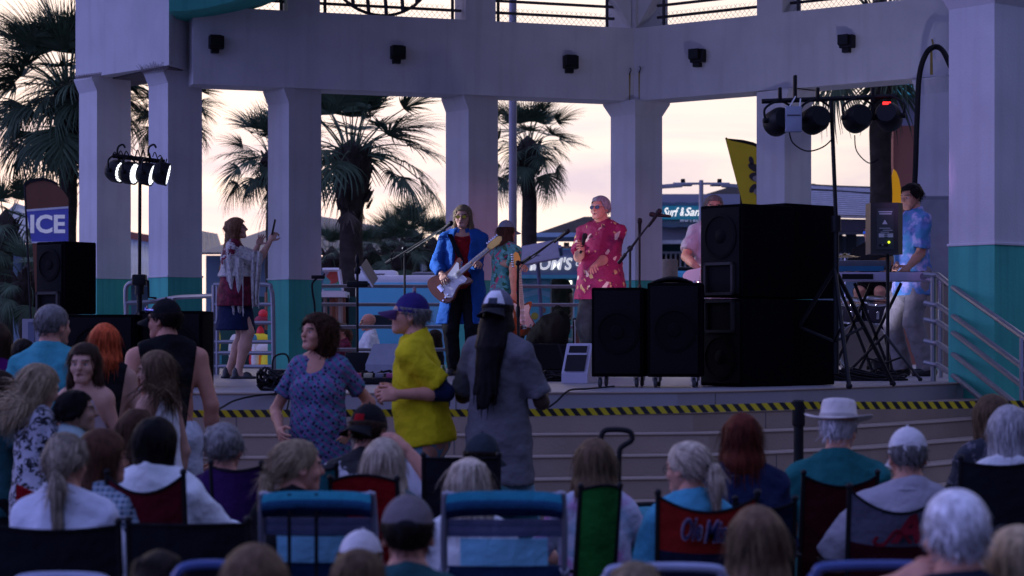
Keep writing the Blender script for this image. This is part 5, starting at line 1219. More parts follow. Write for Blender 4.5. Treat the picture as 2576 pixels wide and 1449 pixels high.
        fd = rotz(-s_ * .15) @ V3(0, 1, 0)
        leg_p += [cap_(an + V3(0, -.035, -.045) * u, an + fd * .13 * u + V3(0, 0, -.052) * u, .033 * u, .026 * u, .03), cap_(an, an + V3(0, -.02, -.03) * u, .036 * u, .036 * u, .03)]
    top = top or {}; bottom = bottom or {}
    V, Q = fieldmesh(tors + shl + trap + nk + arm_p + leg_p, h if detail else .016)
    hV, hQ, hmi = head_mesh(fem, mouth, 0)
    parts = [(V, Q), (hV * hsc @ HM.T + hc, hQ)]; mi = [np.zeros(len(Q), int), hmi]
    HF = {}
    for i, s_ in enumerate((-1, 1)):
        S_, E_, W_ = AR[s_]; d = unit(W_ - E_); cu, th = (hands[i], .6) if not isinstance(hands[i], tuple) else hands[i][:2]
        hv, hq = hand_mesh(cu, th)
        # palm faces the body / downwards, thumb forward-inward
        pn = V3(-s_ * .8, .1, -.35) if not isinstance(hands[i], tuple) or len(hands[i]) < 3 else np.array(hands[i][2], float)
        zax = -unit(pn - d * (pn @ d)); yax = np.cross(zax, d)
        mir = 1.0
        Rm = np.stack([d, yax, zax], 1); hv2 = hv.copy()
        thumb_dir = yax
        want = V3(0, 1, .3)
        if thumb_dir @ want < 0: hv2[:, 1] *= -1; hq2 = hq[:, ::-1]
        else: hq2 = hq
        sc = u * .98 * (.92 if fem else 1) * (1.0 if ch == 1 else 1.02)
        parts.append((hv2 * sc @ Rm.T + W_ + d * .012 * u, hq2)); mi.append(np.zeros(len(hq2), int)); HF[s_] = (W_ + d * .075 * u, d, zax)
    Vb, Qb = merge(parts)
    body = link('body', np_mesh('body', Vb, Qb, [sk, lipm if skin != 'dark' else skinm('dark'), brow or (browg if hair and hair[1] in ('silver', 'whiteh', 'grey', 'steel') else browm)], np.concatenate(mi)), root)
    hp = lambda x, y, z: hc + HM @ V3(x, y, z) * hsc
    if abs(((math.degrees(yaw) + math.degrees(head[0]) + 180) % 360) - 180) > 35:
        for s_ in (-1, 1):
            m = MB(); m.ball(hp(s_ * .031, .0735, .0), (.0135 * hsc, .0118 * hsc, .0085 * hsc), 6); m.m = 1; c_ = hp(s_ * .031, .0735 + .0065, .0); m.ball(c_, .0064 * hsc, 5); m.build('eye', [eyew, iris], root)
    # ---- clothes
    neck_cut = lambda dz, fw: (tuple(tp(0, 0, .545 + dz)), tuple(unit(T @ V3(0, fw, 1))))
    for top in ([top] if top else []) + list(layers):
        tm_ = top['m']; lf = top.get('loose', .015); lo = min(lf, top.get('puff', .015)) * u; ex = max(lf - .015, 0) * u; sl = top.get('sleeve', .55); hem = top.get('hem', -.12); Pt = list(tors) + list(shl) + list(trap) + [cap_(tp(0, -.022, .50), tp(0, -.018, .60), .058 * u * (.86 if fem else 1) * gb ** .4, .050 * u, .04)]
        if top.get('loose', .015) > .019 or hem < -.02: Pt.append(cap_(tp(0, .012, .30), tp(0, .012 + top.get('fwd', 0), hem + .02), .126 * u * gb, .157 * u * gb * top.get('flare', 1.0) + ex * .7, .06, (), 'u', (1.12, .88, 1)))
        cuts = [(tuple(tp(0, 0, hem)), tuple(-(T @ V3(0, 0, 1))))]; nc_ = neck_cut(top.get('neck', .012), top.get('vneck', .45)); Pt = [addcut(p, nc_) for p in Pt]
        if sl > 0:
            for s_, (S_, E_, W_) in AR.items():
                if sl <= 1: e_ = S_ + (E_ - S_) * sl; Pt.append(cap_(S_, S_ + (E_ - S_) * min(sl + .25, 1.0), .051 * u * aw, .050 * u * aw + ex * 1.3, .012, [(tuple(e_), tuple(unit(E_ - S_)))]))
                else:
                    e_ = E_ + (W_ - E_) * (sl - 1); Pt += [cap_(S_, E_, .051 * u * aw, .043 * u * aw + ex * .4, .012), cap_(E_, W_, .043 * u * aw + ex * .4, .032 * u * aw + ex * .6, .02, [(tuple(e_), tuple(unit(W_ - E_)))])]
        else:
            for s_ in (-1, 1): cuts.append((tuple(Sh[s_] - np.array([s_, 0, 0]) * (.055 if top.get('straps') else .02) * u), tuple(unit(T @ V3(s_, 0, -.15 if not top.get('straps') else .35)))))
        if top.get('skirt'):
            Pt.append(cap_(tp(0, 0, .05), o + V3(0, .0, -top['skirt']) * u, .14 * u * gb, top.get('skirt_r', .20) * u * gb, .06, (), 'u', (1, .82, 1))); cuts[0] = (tuple(o + V3(0, 0, -top['skirt']) * u), (0, 0, -1))
        if top.get('open'):
            ax = T @ V3(1, 0, 0); ow = top['open']; Pt.append(cap_(tp(0, .115, .66), tp(0, .20, .05), (ow + .02) * u, ow * .8 * u, .0, (), 's')); Pt.append(cap_(tp(0, .17, .05), tp(0, .25, -.8), (ow + .02) * u, (ow + .06) * u, .0, (), 's'))
            pass
        Vt, Qt = fieldmesh(Pt, h if detail else .016, lo, cuts, wrinkle=top.get('wr', .0055) * u, seed=seed)
        t_o = link(top.get('name', 'shirt'), np_mesh('shirt', Vt, Qt, tm_), root)
        if top.get('collar'):
            m = MB(); cc_ = tp(0, -.02, .548)
            def col(u_, v_):
                a = u_ * 2 * math.pi * .88 + math.pi / 2 + .12 * math.pi; r_ = (.066 + .022 * v_) * u * gb ** .4; return tuple(cc_ + T @ V3(r_ * math.cos(a), r_ * math.sin(a) * .98 + .01 * u, (.035 - .04 * v_) * u - .03 * u * max(math.sin(a), 0)))
            m.grid(col, 22, 3, .004); m.build('collar', top.get('collar_m', tm_), t_o)
        if top.get('under'):
            Vt, Qt = fieldmesh(list(tors) + shl, .016, .006 * u, [(tuple(tp(0, 0, -.06)), tuple(-(T @ V3(0, 0, 1)))), neck_cut(.0, .7)]); link('undershirt', np_mesh('undershirt', Vt, Qt, top['under']), root)
        if top.get('print'):
            pm_, (x0, x1, z0_, z1_) = top['print']; m = MB()
            def pr(u_, v_):
                x = x0 + (x1 - x0) * u_; z = z0_ + (z1_ - z0_) * v_; y = -math.sqrt(max(1 - (x / (.17 * gb)) ** 2, .05)) * .128 * gb - top.get('loose', .012) - .008
                return tuple(tp(x, y, z))
            m.grid(pr, 10, 8, .002); m.build('shirt_print', pm_, t_o)
        if top.get('armlayer'):
            am, fr = top['armlayer']
            for s_, (S_, E_, W_) in AR.items():
                e_ = E_ + (W_ - E_) * fr; Pt = [cap_(S_, E_, .052 * u * aw, .043 * u * aw, .03), cap_(E_, W_, .043 * u * aw, .032 * u * aw, .02, [(tuple(e_), tuple(unit(W_ - E_)))])]
                Va, Qa = fieldmesh(Pt, h, .006 * u, wrinkle=.003 * u, seed=seed + 9); link('sleeve', np_mesh('sleeve', Va, Qa, am), root)
    if bottom:
        lo = bottom.get('loose', .005) * u; kind = bottom.get('kind', 'pants'); Pt = [tors[2]] + ([tors[1]] if kind == 'skirt' else []); cuts = [(tuple(tp(0, 0, bottom.get('waist', .085))), tuple(T @ V3(0, 0, 1)))]
        ln = bottom.get('len', 1.0)
        if kind == 'skirt':
            Pt += [cap_(tp(0, 0, .0), V3(0, 0, hip - bottom.get('drop', .38) * u), .145 * u * gb, bottom.get('r', .185) * u * gb, .05, (), 'u', (1, .8, 1))]; cuts.append(((0, 0, hip - bottom.get('drop', .38) * u), (0, 0, -1)))
        else:
            for s_, (Hp, kn, an) in LG.items():
                lw = gb ** .6
                if kind == 'shorts': e_ = Hp + (kn - Hp) * ln; Pt += [cap_(Hp, kn, .094 * u * lw, .082 * u * lw, .04, [(tuple(e_), tuple(unit(kn - Hp)))])]
                else: e_ = kn + (an - kn) * 1.03; Pt += [cap_(Hp, kn, .090 * u * lw, .066 * u * lw, .04), cap_(kn, an + (an - kn) * .1, .066 * u * lw, bottom.get('ankle', .054) * u, .03, [(tuple(e_), tuple(unit(an - kn)))])]
        Vt, Qt = fieldmesh(Pt, h if detail else .016, lo, cuts, wrinkle=.004 * u, seed=seed + 3)
        link({'pants': 'trousers', 'shorts': 'shorts', 'skirt': 'skirt'}[kind], np_mesh('trousers', Vt, Qt, bottom['m']), root)
    if shoes:
        for s_, (Hp, kn, an) in LG.items():
            fd = rotz(-s_ * .15) @ V3(0, 1, 0); z_ = an[2] - .078 * u
            a_ = an + V3(0, -.045, -.040) * u; b_ = an + fd * .145 * u + V3(0, 0, -.048) * u
            P_ = [cap_(a_, b_, .042 * u, .038 * u, .03), cap_(an + V3(0, -.02, .01) * u, a_, .043 * u, .042 * u, .03)]
            cuts = [((0, 0, z_), (0, 0, -1))]
            if sandals: P_ = [cap_(a_ + V3(0, 0, -.02) * u, b_ + V3(0, .01, -.015) * u, .045 * u, .042 * u, .02, [((0, 0, z_ + .028 * u), (0, 0, 1))]), cap_(an + V3(0, -.02, .0) * u, an + V3(0, -.02, -.03) * u, .047 * u, .05 * u, .01), cap_(an + fd * .09 * u + V3(0, 0, -.04) * u, an + fd * .11 * u + V3(0, 0, -.05) * u, .040 * u, .040 * u, .01)]
            Vt, Qt = fieldmesh(P_, .011, 0, cuts); link('shoe' if not sandals else 'sandal', np_mesh('shoe', Vt, Qt, shoe_m[shoes]), root)
    # ---- hair, hat, glasses
    if hair:
        Vt, Qt = hair_geo(hair[0], hair[2] if len(hair) > 2 else .2, rng, dens)
        if hat in ('cap', 'hat') or (isinstance(hat, dict)):
            top_ = Vt[:, 2] > .045; Vt[top_, 0] *= .93; Vt[top_, 1] = (Vt[top_, 1] + .012) * .93 - .012; Vt[:, 2] = np.where(top_, .045 + (Vt[:, 2] - .045) * .86, Vt[:, 2])
        fc = Vt[Qt].mean(1); Qt = Qt[~((np.abs(fc[:, 0]) < .060) & (fc[:, 1] > .055) & (fc[:, 2] < .062))]
        if hat: Qt = Qt[(Vt[Qt][:, :, 2].max(1) < .052) | (np.abs(Vt[Qt][:, :, 2].max(1) - Vt[Qt][:, :, 2].min(1)) < 0)]
        ho = link('hair', np_mesh('hair', Vt * hsc @ HM.T + hc, Qt, hairm(hair[1], HAIR[hair[1]])), root)
        if hair[0] in ('pony', 'lowpony') and ring:
            tz = .005 if hair[0] == 'pony' else -.045; m = MB(); m.lathe([(.020, -.012), (.027, -.008), (.027, .008), (.020, .012)], hp(0, -.128, tz), Matrix((HM @ rotx(R(75))).tolist()), 12); m.v = [tuple((Vector(v) - Vector(hp(0, -.128, tz))) * hsc + Vector(hp(0, -.128, tz))) for v in m.v]; m.build('hair_tie', ring, ho)
    if isinstance(hat, dict):
        cap_hat('cap', hat['m'], hat.get('bill', hat['m']), root, (HM * hsc) @ rotx(hat.get('tilt', 0)), hc, hat.get('back', False), hat.get('logo'), hat.get('panel'))
    elif hat == 'hat':
        m = MB(); m.lathe([(.088, .0), (.088, .01), (.080, .075), (.072, .092), (.05, .098), (.001, .088)], (0, 0, 0), None, 24, 1, 1.18); m.m = 1; m.lathe([(.090, .0), (.0905, .022), (.089, .024)], (0, 0, 0), None, 24, 1, 1.18); m.m = 0
        def br_(u_, v_): a = u_ * 2 * math.pi; r_ = .086 + .075 * v_; return (r_ * math.cos(a), r_ * 1.14 * math.sin(a), .004 + .018 * v_ * abs(math.cos(a)) ** 2 - .012 * v_ * abs(math.sin(a)))
        m.grid(br_, 28, 4, .004); m.v = [tuple(hc + HM @ (np.array(v) * hsc * 1.02 + V3(0, -.012, .058) * hsc)) for v in m.v]
        m.build('hat', [cloth('hat_felt', (.66, .60, .56)), cloth('hat_band', (.42, .38, .36))], root, 50)
    if glasses:
        m = MB(); gy, gz = .104, .0
        for s_ in (-1, 1):
            ring_ = [hp(s_ * .032 + .022 * math.cos(a), gy - .10 * abs(s_ * .032 + .022 * math.cos(a)), gz + .017 * math.sin(a)) for a in np.linspace(0, 2 * math.pi, 15)]
            m.tube(ring_, .0018 * hsc, 4, False); m.tube([hp(s_ * .054, gy - .008, gz + .006), hp(s_ * .078, .05, gz + .006), hp(s_ * .080, -.01, gz + .004)], .0018 * hsc, 4)
        m.tube([hp(-.010, gy, gz + .004), hp(0, gy + .002, gz + .007), hp(.010, gy, gz + .004)], .002 * hsc, 4); go = m.build('glasses' if glasses == 'clear' else 'sunglasses', blackp, root)
        if glasses != 'clear':
            for s_ in (-1, 1):
                l_ = MB(); l_.slab([hp(s_ * .032 + .022 * math.cos(a), gy - .001 - .10 * abs(s_ * .032 + .022 * math.cos(a)), gz + .017 * math.sin(a)) for a in np.linspace(0, 2 * math.pi, 15)[:-1]], HM @ V3(0, .0025, 0) * hsc); l_.build('lens', {'dark': lensd, 'yellow': lensy, 'blue': lensb}[glasses], go, 0)
    root['_hands'] = 0; del root['_hands']
    mw = lambda p: base + Matrix.Rotation(yaw, 3, 'Z') @ Vector(p)
    return dict(root=root, base=base, hand={s_: mw(HF[s_][0]) for s_ in HF}, wrist={s_: mw(AR[s_][2]) for s_ in AR}, hc=mw(hc), tp=lambda x, y, z: mw(tp(x, y, z)), hp=lambda x, y, z: mw(hp(x, y, z)), hip=hip, u=u, hsc=hsc)
lensd = mat('lens_dark', (.012, .010, .014), .06, spec=.8); lensy = mat('lens_yellow', (.45, .38, .03), .1); lensb = mat('lens_blue', (.02, .10, .35), .06, .6)
shoe_m = {'dark': mat('shoe_dark', (.02, .02, .022), .5), 'tan': mat('shoe_tan', (.25, .17, .10), .6), 'white': mat('shoe_white', (.6, .6, .6), .6)}
# ---------------------------------------------------------------- sound and light gear
def rz_(a): return Matrix.Rotation(a, 3, 'Z')
def horn_frame(t, c, w, h, y):
    m = MB()
    for dx, dz, sx_, sz_ in ((0, h / 2, w, .022), (0, -h / 2, w, .022), (-w / 2, 0, .022, h), (w / 2, 0, .022, h)): m.box((c[0] + dx, y - .012, c[2] + dz), (sx_ + .022 * (sx_ == w), .028, sz_ + .022 * (sz_ == h)))
    f = m.build('horn_frame', mat('horn_frame', (.045, .040, .040), .6, spec=.15), t, 0)
    m = MB(); n = 6
    m.grid(lambda u, v: (c[0] + (u - .5) * w * .95, y + .0 + .10 * (1 - abs(2 * u - 1)) * (1 - abs(2 * v - 1)), c[2] + (v - .5) * h * .95), 8, 8, .004); m.build('horn_throat', blackp, f)
def cabinet(label, px, Y, zb, w, d, h, yaw, layout=(), group='loudspeaker cabinets', casters=False, handles=False):
    p = W(px, 0, Y); t = thing('speaker_cabinet', label, 'loudspeaker', (p.x, Y, zb), yaw, group); z0 = .085 if casters else .004
    m = MB(); m.box((0, 0, z0 + h / 2), (w, d, h), ch=.012); m.build('cabinet_body', carpet, t, 35)
    m = MB(); m.box((0, -d / 2 - .008, z0 + h / 2), (w - .05, .014, h - .05), ch=.005); m.build('grille', grille, t, 35)
    for kind, cz, sz in layout:
        c = (0, 0, z0 + h * cz)
        if kind == 'horn': horn_frame(t, c, sz[0], sz[1], -d / 2 - .016)
        else:
            m = MB(); r_ = sz; m.lathe([(r_, 0), (r_ + .012, .008), (r_ - .012, .012), (r_ * .9, .004), (r_ * .35, -.0), (r_ * .3, .008), (.002, .012)], (0, -d / 2 - .015, c[2]), Matrix.Rotation(R(90), 3, 'X'), 28); m.build('woofer', mat('woofer', (.005, .0045, .0055), .7, spec=.08), t)
    if handles:
        for s_ in (-1, 1): m = MB(); m.box((s_ * (w / 2 + .006), 0, z0 + h * .62), (.014, .2, .1), ch=.005); m.build('handle', blackm, t, 35)
    if casters:
        for sx_ in (-1, 1):
            for sy_ in (-1, 1):
                m = MB(); m.lathe([(.030, -.014), (.040, -.010), (.040, .010), (.030, .014)], (sx_ * (w / 2 - .06), sy_ * (d / 2 - .06), .042), Matrix.Rotation(R(90), 3, 'Y'), 16); m.m = 1; m.box((sx_ * (w / 2 - .06), sy_ * (d / 2 - .06) + .012, .066), (.05, .035, .034)); m.build('caster', [mat('caster_rubber', (.05, .05, .055), .6), chrome], t)
    return t
YR = R(-50)
hh = S(240, 16.8) - .01
L1 = (('woofer', .66, .17), ('horn', .20, (.30, .24))); L2 = (('woofer', .33, .17), ('horn', .80, (.30, .24)))
cabinet('lower black speaker of the tall front stack, horn uppermost', 1880, 16.9, STAGE, .47, .60, .70, YR, L2, casters=False)
cabinet('upper black speaker of the tall front stack, woofer uppermost', 1880, 16.9, STAGE + .712, .47, .60, .74, YR, L1)
cabinet('lower black speaker of the rear stack beside the light stand', 1985, 17.3, STAGE, .47, .60, .70, YR, L2)
cabinet('upper black speaker of the rear stack beside the light stand', 1985, 17.3, STAGE + .712, .47, .60, .77, YR, L1)
cabinet('left one of two low wheeled bass speakers on the stage edge', 1563, 16.6, STAGE, .41, .5, .70, R(-10), (('woofer', .5, .16),), casters=True)
cabinet('right one of two low wheeled bass speakers, with cloth on top', 1701, 16.5, STAGE, .42, .5, .735, R(-8), (('woofer', .5, .16),), casters=True)
cabinet('tall black speaker standing on the bass speakers at the left', 167, 17.0, STAGE + .58, .34, .34, .585, R(-36), (('woofer', .68, .12), ('horn', .16, (.24, .15))))
cabinet('wide black bass speaker under the tall one at the left', 268, 16.6, STAGE, .58, .5, .57, R(-4), (('woofer', .5, .2),))
cabinet('black bass speaker on the left stage edge beside the woman', 446, 16.7, STAGE, .50, .5, .60, R(-2), (('woofer', .5, .2),))
m = MB(); p = W(1690, 0, 16.5); m.grid(lambda u, v: (p.x + (u - .5) * .36, 16.4 + v * .4, STAGE + .826 + .035 * math.sin(u * 3.1) * (1 + .5 * math.sin(v * 9)) - .06 * (abs(2 * u - 1) > .92)), 16, 10, .012); tag(m.build('folded_cloth', cloth('black_cloth', (.012, .012, .014))), 'crumpled black cloth lying on the right wheeled speaker', 'cloth')

def par_can(parent_label, pos, aim, lit=None, col=(1, 1, 1), watts=0, group=None, r=.105, L=.20, cat='stage light', cone=40, display=False, hang=.16, blend=.8):
    d = (Vector(aim) - Vector(pos)).normalized(); t = thing('stage_light', parent_label, cat, pos, 0, group); M = d.to_track_quat('Z', 'Y').to_matrix()
    m = MB(); m.lathe([(.02, -L), (r * .72, -L), (r * .85, -L * .85), (r, -L * .6), (r, .0), (r * .93, 0), (r * .93, -.02)], (0, 0, 0), M, 22); m.build('can', blackm, t)
    m = MB(); q = d.cross(Vector((0, 0, 1))).normalized(); c = d * -L * .45
    m.tube(smoothpath([c + q * (r + .012), c + q * (r + .015) + Vector((0, 0, r * .9)), c + Vector((0, 0, hang)), c - q * (r + .015) + Vector((0, 0, r * .9)), c - q * (r + .012)], 5), .010, 6); m.build('yoke', blackm, t)
    for s_ in (-1, 1): m = MB(); m.lathe([(.022, 0), (.022, .03), (.012, .034)], c + q * s_ * r, (q * s_).to_track_quat('Z', 'Y').to_matrix(), 10); m.build('knob', blackp, t)
    if lit:
        lm = mat('led_' + lit, (.8, .8, .8), .3, emit=col, estr={'white': 1.9, 'pink': 6, 'violet': 10}[lit]); lens = MB(); lens.lathe([(r * .92, -.012), (.001, -.012)], (0, 0, 0), M, 20); lo = lens.build('lens', blackp, t)
        k = 0
        for ring_, n in ((.0, 1), (.27, 6), (.51, 11), (.74, 16)):
            for i in range(n):
                a = 2 * math.pi * i / n; led = MB(); led.lathe([(r * .125, -.010), (r * .11, -.003), (.001, .001)], M @ Vector((r * ring_ * math.cos(a), r * ring_ * math.sin(a), 0)), M, 8); led.build('led', lm, lo)
    else:
        lens = MB(); lens.lathe([(r * .92, -.015), (.001, -.004)], (0, 0, 0), M, 20); lens.build('lens', mat('lens_glass', (.05, .05, .06), .1), t)
    if display:
        m = MB(); b_ = -d; m.box(d * -L * .8 + Vector((-.005, -.02 if d.y > 0 else .02, r * .72)), (.06, .02, .022)); m.build('display', mat('red_display', (.5, .0, .0), .4, emit=(1, .02, .02), estr=3.0), t, 0)
    if watts:
        l = bpy.data.lights.new('lamp', 'SPOT'); l.energy = watts; l.color = col; l.spot_size = R(cone); l.spot_blend = blend; l.shadow_soft_size = .08
        o = bpy.data.objects.new('lamp', l); COL.objects.link(o); o.parent = t; o.location = d * .03; o.rotation_euler = d.to_track_quat('-Z', 'Y').to_euler()
    return t
def tripod(t, z0, zt, r=.55, n=3, h=.85, rad=.016, rot=.3, hub=.5):
    for i in range(n):
        a = rot + i * 2 * math.pi / n; f = Vector((r * math.cos(a), r * math.sin(a), z0 + .015)); m = MB(); m.tube([Vector((0, 0, z0 + h)), f], rad, 6); m.ball(f, rad * 1.5, 5); m.build('leg', blackm, t)
        m = MB(); m.tube([Vector((0, 0, z0 + h * .38)), f.lerp(Vector((0, 0, z0 + h)), .5)], rad * .7, 5); m.build('brace', blackm, t)
# left light stand
YL = 22.8; q = W(351, 0, YL); ls = thing('light_stand', 'black crank up light stand carrying four lit spotlights at the left', 'light stand', (q.x, YL, STAGE))
zbar = W(0, 400, YL).z - STAGE; tripod(ls, 0, 0, .5, 3, .7, .018, .8)
m = MB(); m.tube([(0, 0, .1), (0, 0, .98)], .030, 10); m.tube([(0, 0, .98), (0.005, 0, zbar)], .019, 8); m.build('mast', blackm, ls)
m = MB(); m.box((0, 0, 1.03), (.15, .12, .12), ch=.02); m.lathe([(.05, -.06), (.05, .06)], (0, 0, .93), None, 12); m.build('winch', blackm, ls, 35)
m = MB(); m.tube([(.05, -.02, 1.02), (.10, -.03, 1.02), (.105, -.03, .84), (.19, -.03, .83)], .013, 6); m.build('crank', blackm, ls)
xa = W(284, 0, YL).x - q.x; xb = W(414, 0, YL).x - q.x
m = MB(); m.tube([(xa, -.02, zbar + .035), (xb, .02, zbar - .03)], .026, 8); m.build('crossbar', blackm, ls)
m = MB()
rr_ = random.Random(5)
for i in range(9):
    x0 = xa + (xb - xa) * i / 9; m.tube(smoothpath([(x0, -.03, zbar + .02), (x0 + .03, -.05, zbar + rr_.uniform(.03, .10)), (x0 + .07, -.05, zbar + rr_.uniform(-.10, .02)), (x0 + .09, -.02, zbar)], 4), .007, 4)
m.build('cables', blackp, ls)
for px in (303, 381):
    x_ = W(px, 0, YL).x - q.x; m = MB(); m.tube(smoothpath([(x_ - .01, 0, zbar), (x_ - .03, -.02, zbar + .06), (x_ - .02, -.02, zbar + .13), (x_ + .03, -.02, zbar + .155), (x_ + .055, -.02, zbar + .12)], 4), .011, 6); m.build('hook', blackm, ls)
aimL = [(-.9, 21.9, 2.3), (-.45, 21.9, 2.05), (-.3, 22.0, 2.5), (1.1, 22.3, 2.0)]
for i, (px, py, d_) in enumerate(((306, 433, (.90, -.40, -.20)), (340, 437, (.94, -.30, -.16)), (384, 441, (.97, -.12, -.24)), (424, 440, (.98, .06, -.22)))):
    pos = W(px, py, YL - .02 * i)
    cn = par_can(['lit white spotlight at the left end of the left bar', 'second lit white spotlight on the left bar', 'third lit white spotlight, seen from its side', 'lit white spotlight at the right end of the left bar'][i], pos, pos + Vector(d_), 'white', (.86, .90, 1.0), 0, 'spotlights on the left bar', r=S(29, YL), L=.165, hang=.17)
    l = bpy.data.lights.new('lamp', 'SPOT'); l.energy = (330, 520, 260, 200)[i]; l.color = (.80, .85, 1.0); l.spot_size = R(30); l.spot_blend = .9; l.shadow_soft_size = .10
    off = Vector((.06, -.26, -.02)); o = bpy.data.objects.new('lamp', l); COL.objects.link(o); o.parent = cn; o.location = off; o.rotation_euler = (Vector(aimL[i]) - pos - off).to_track_quat('-Z', 'Y').to_euler()
# right light stand
YG = 16.9; q = W(2100, 0, YG); rs = thing('light_stand', 'tall black tripod stand with a crossbar of four round spotlights at the right', 'light stand', (q.x, YG, STAGE)); zb_ = W(0, 248, YG).z - STAGE
tripod(rs, 0, 0, .62, 3, .95, .018, .55)
m = MB(); m.tube([(0.01, 0, .1), (0.01, 0, 1.35)], .024, 8); m.tube([(0.01, 0, 1.35), (-.03, 0, zb_)], .017, 8); m.lathe([(.04, 1.25), (.04, 1.38)], (0.01, 0, 0), None, 10); m.build('mast', blackm, rs)
m = MB(); m.tube([(W(1916, 0, YG).x - q.x, 0, zb_ - S(7, YG)), (W(2256, 0, YG).x - q.x, 0, zb_ + S(6, YG))], .020, 8); m.build('crossbar', blackm, rs)
for px in (1962, 2000, 2057, 2195): x_ = W(px, 0, YG).x - q.x; m = MB(); m.box((x_, 0, zb_ + (.09 if px == 2000 else .03)), (.03, .05, .12 if px != 2000 else .2), ch=.01); m.build('clamp', blackm, rs, 35)
m = MB(); m.tube(smoothpath([W(1985, 330, YG - .05) - Vector(rs.location), W(1995, 360, YG - .05) - Vector(rs.location), W(2030, 380, YG - .04) - Vector(rs.location), W(2070, 370, YG - .03) - Vector(rs.location), W(2098, 345, YG - .03) - Vector(rs.location)], 5), .006, 5); m.tube(smoothpath([W(2150, 340, YG) - Vector(rs.location), W(2155, 380, YG) - Vector(rs.location), W(2185, 410, YG) - Vector(rs.location), W(2210, 400, YG) - Vector(rs.location)], 5), .005, 5); m.build('cables', blackp, rs)
for i, (px, py, aim, wt) in enumerate(((1950, 311, (.8, 21.8, 2.6), 130), (2041, 307, (1.0, 22.0, 2.5), 240), (2150, 303, (1.9, 22.4, 2.6), 190), (2238, 300, (4.6, 21.6, 2.3), 60))):
    pos = W(px, py, YG + .08); d_ = (Vector(aim) - pos).normalized()
    par_can(['black round spotlight at the left end of the right bar', 'second black spotlight on the right bar beside the grey box', 'third black spotlight right of the mast on the right bar', 'black spotlight with a red lit display at the right end'][i], pos, Vector(pos) + d_, 'pink', (1.0, .34, .62) if i < 3 else (.75, .35, 1.0), wt, 'spotlights on the right bar', r=S(34, YG), L=.2, cone=24, display=(i == 3), hang=S(50, YG))
p = W(1996, 300, YG - .14); t = thing('dimmer_box', 'small pale grey control box hung between two spotlights', 'control box', p); m = MB(); m.box((0, 0, 0), (S(40, YG), .06, S(64, YG)), ch=.008); m.build('box_body', mat('box_grey', (.30, .33, .42), .5), t, 35)
m = MB(); m.tube([(-.03, 0, S(32, YG)), (.02, .02, S(58, YG))], .006, 5); m.tube([(.05, 0, S(32, YG)), (.06, .02, S(52, YG))], .006, 5); m.build('strap', white, t); m = MB(); m.box((0, -.033, .03), (S(34, YG), .004, .006)); m.build('seam', blackm, t, 0)
# two small lit floor lights that wash the back beam
for (px, py, Y, lab, col, wt, aim) in ((2205, 935, 20.6, 'small lit floor light among the cables under the keyboards', (.66, .66, 1.0), 210, (3.4, 26.6, 6.4)), (1421, 950, 20.8, 'small lit floor light beside the pale floor monitor', (.66, .66, 1.0), 60, (1.2, 28.0, 5.8))):
    p = W(px, 0, Y); pos = Vector((p.x, Y, STAGE + .14)); d_ = (Vector(aim) - pos).normalized()
    par_can(lab, pos, pos + d_, 'violet', col, wt, 'lit floor lights', r=.075, L=.13, cone=62, hang=-.135, blend=1.0)

# ---------------------------------------------------------------- microphones and stands
def mic_on(m, p, d, r=.026):
    M = Vector(d).normalized().to_track_quat('Z', 'Y').to_matrix(); m.lathe([(.010, -.17), (.013, -.165), (.019, -.03), (.022, -.01), (r, .0), (r * 1.05, .018), (r * .8, .042), (.001, .05)], p, M, 12)
def mic_stand(label, px, Y, piv_py, boom=None, mic=True, base='tripod'):
    q = W(px, 0, Y); t = thing('microphone_stand', label, 'microphone stand', (q.x, Y, STAGE), 0, 'microphone stands'); zp = W(px, piv_py, Y).z - STAGE
    if base == 'tripod': tripod(t, 0, 0, .32, 3, .30, .009, px * .1)
    else: m = MB(); m.lathe([(.14, 0), (.14, .015), (.03, .035)], n=18); m.build('foot', blackm, t)
    m = MB(); m.tube([(0, 0, .02), (0, 0, zp)], .0125, 8); m.lathe([(.020, zp * .52), (.024, zp * .54), (.024, zp * .6), (.018, zp * .62)], n=10); m.build('pole', blackm, t)
    if boom:
        (ax, ay, aY), (bx, by, bY) = boom; a = W(ax, ay, aY) - Vector(t.location); b = W(bx, by, bY) - Vector(t.location)
        m = MB(); m.tube([a, b], .0095, 6); m.lathe([(.02, -.03), (.03, -.02), (.03, .02), (.02, .03)], (0, 0, zp), Matrix.Rotation(R(90), 3, 'X'), 10); m.tube([a, a + (a - b).normalized() * -.12], .02, 8); m.build('boom', blackm, t)
        d = (b - a).normalized()
        if mic: m = MB(); mic_on(m, b + d * .10, d + Vector((0, 0, .1))); m.build('microphone', blackp, t)
        m = MB(); off = Vector((0, -.02, -.018)); m.tube(smoothpath([b, b + d * -.3 + off, a.lerp(b, .4) + off * 1.6, Vector((0, -.02, zp - .1)), Vector((.015, -.015, zp * .5)), Vector((.03, -.02, .02))], 4), .0055, 5); m.build('cable', blackp, t)
    elif mic: m = MB(); mic_on(m, Vector((0, -.03, zp + .08)), Vector((0, -.3, 1))); m.build('microphone', blackp, t)
    return t
mic_stand('microphone stand with a long boom reaching the guitarist', 1018, 22.4, 626, ((972, 662, 22.6), (1118, 572, 21.7)), base='round')
mic_stand('boom microphone stand left of the singer', 1303, 21.6, 662, ((1312, 662, 21.6), (1405, 598, 21.4)))
mic_stand('boom microphone stand right of the singer reaching up right', 1585, 20.8, 625, ((1556, 662, 20.8), (1640, 555, 20.6)))
mic_stand('straight chrome topped microphone stand behind the bass speakers', 1609, 22.8, 578, None, base='round')
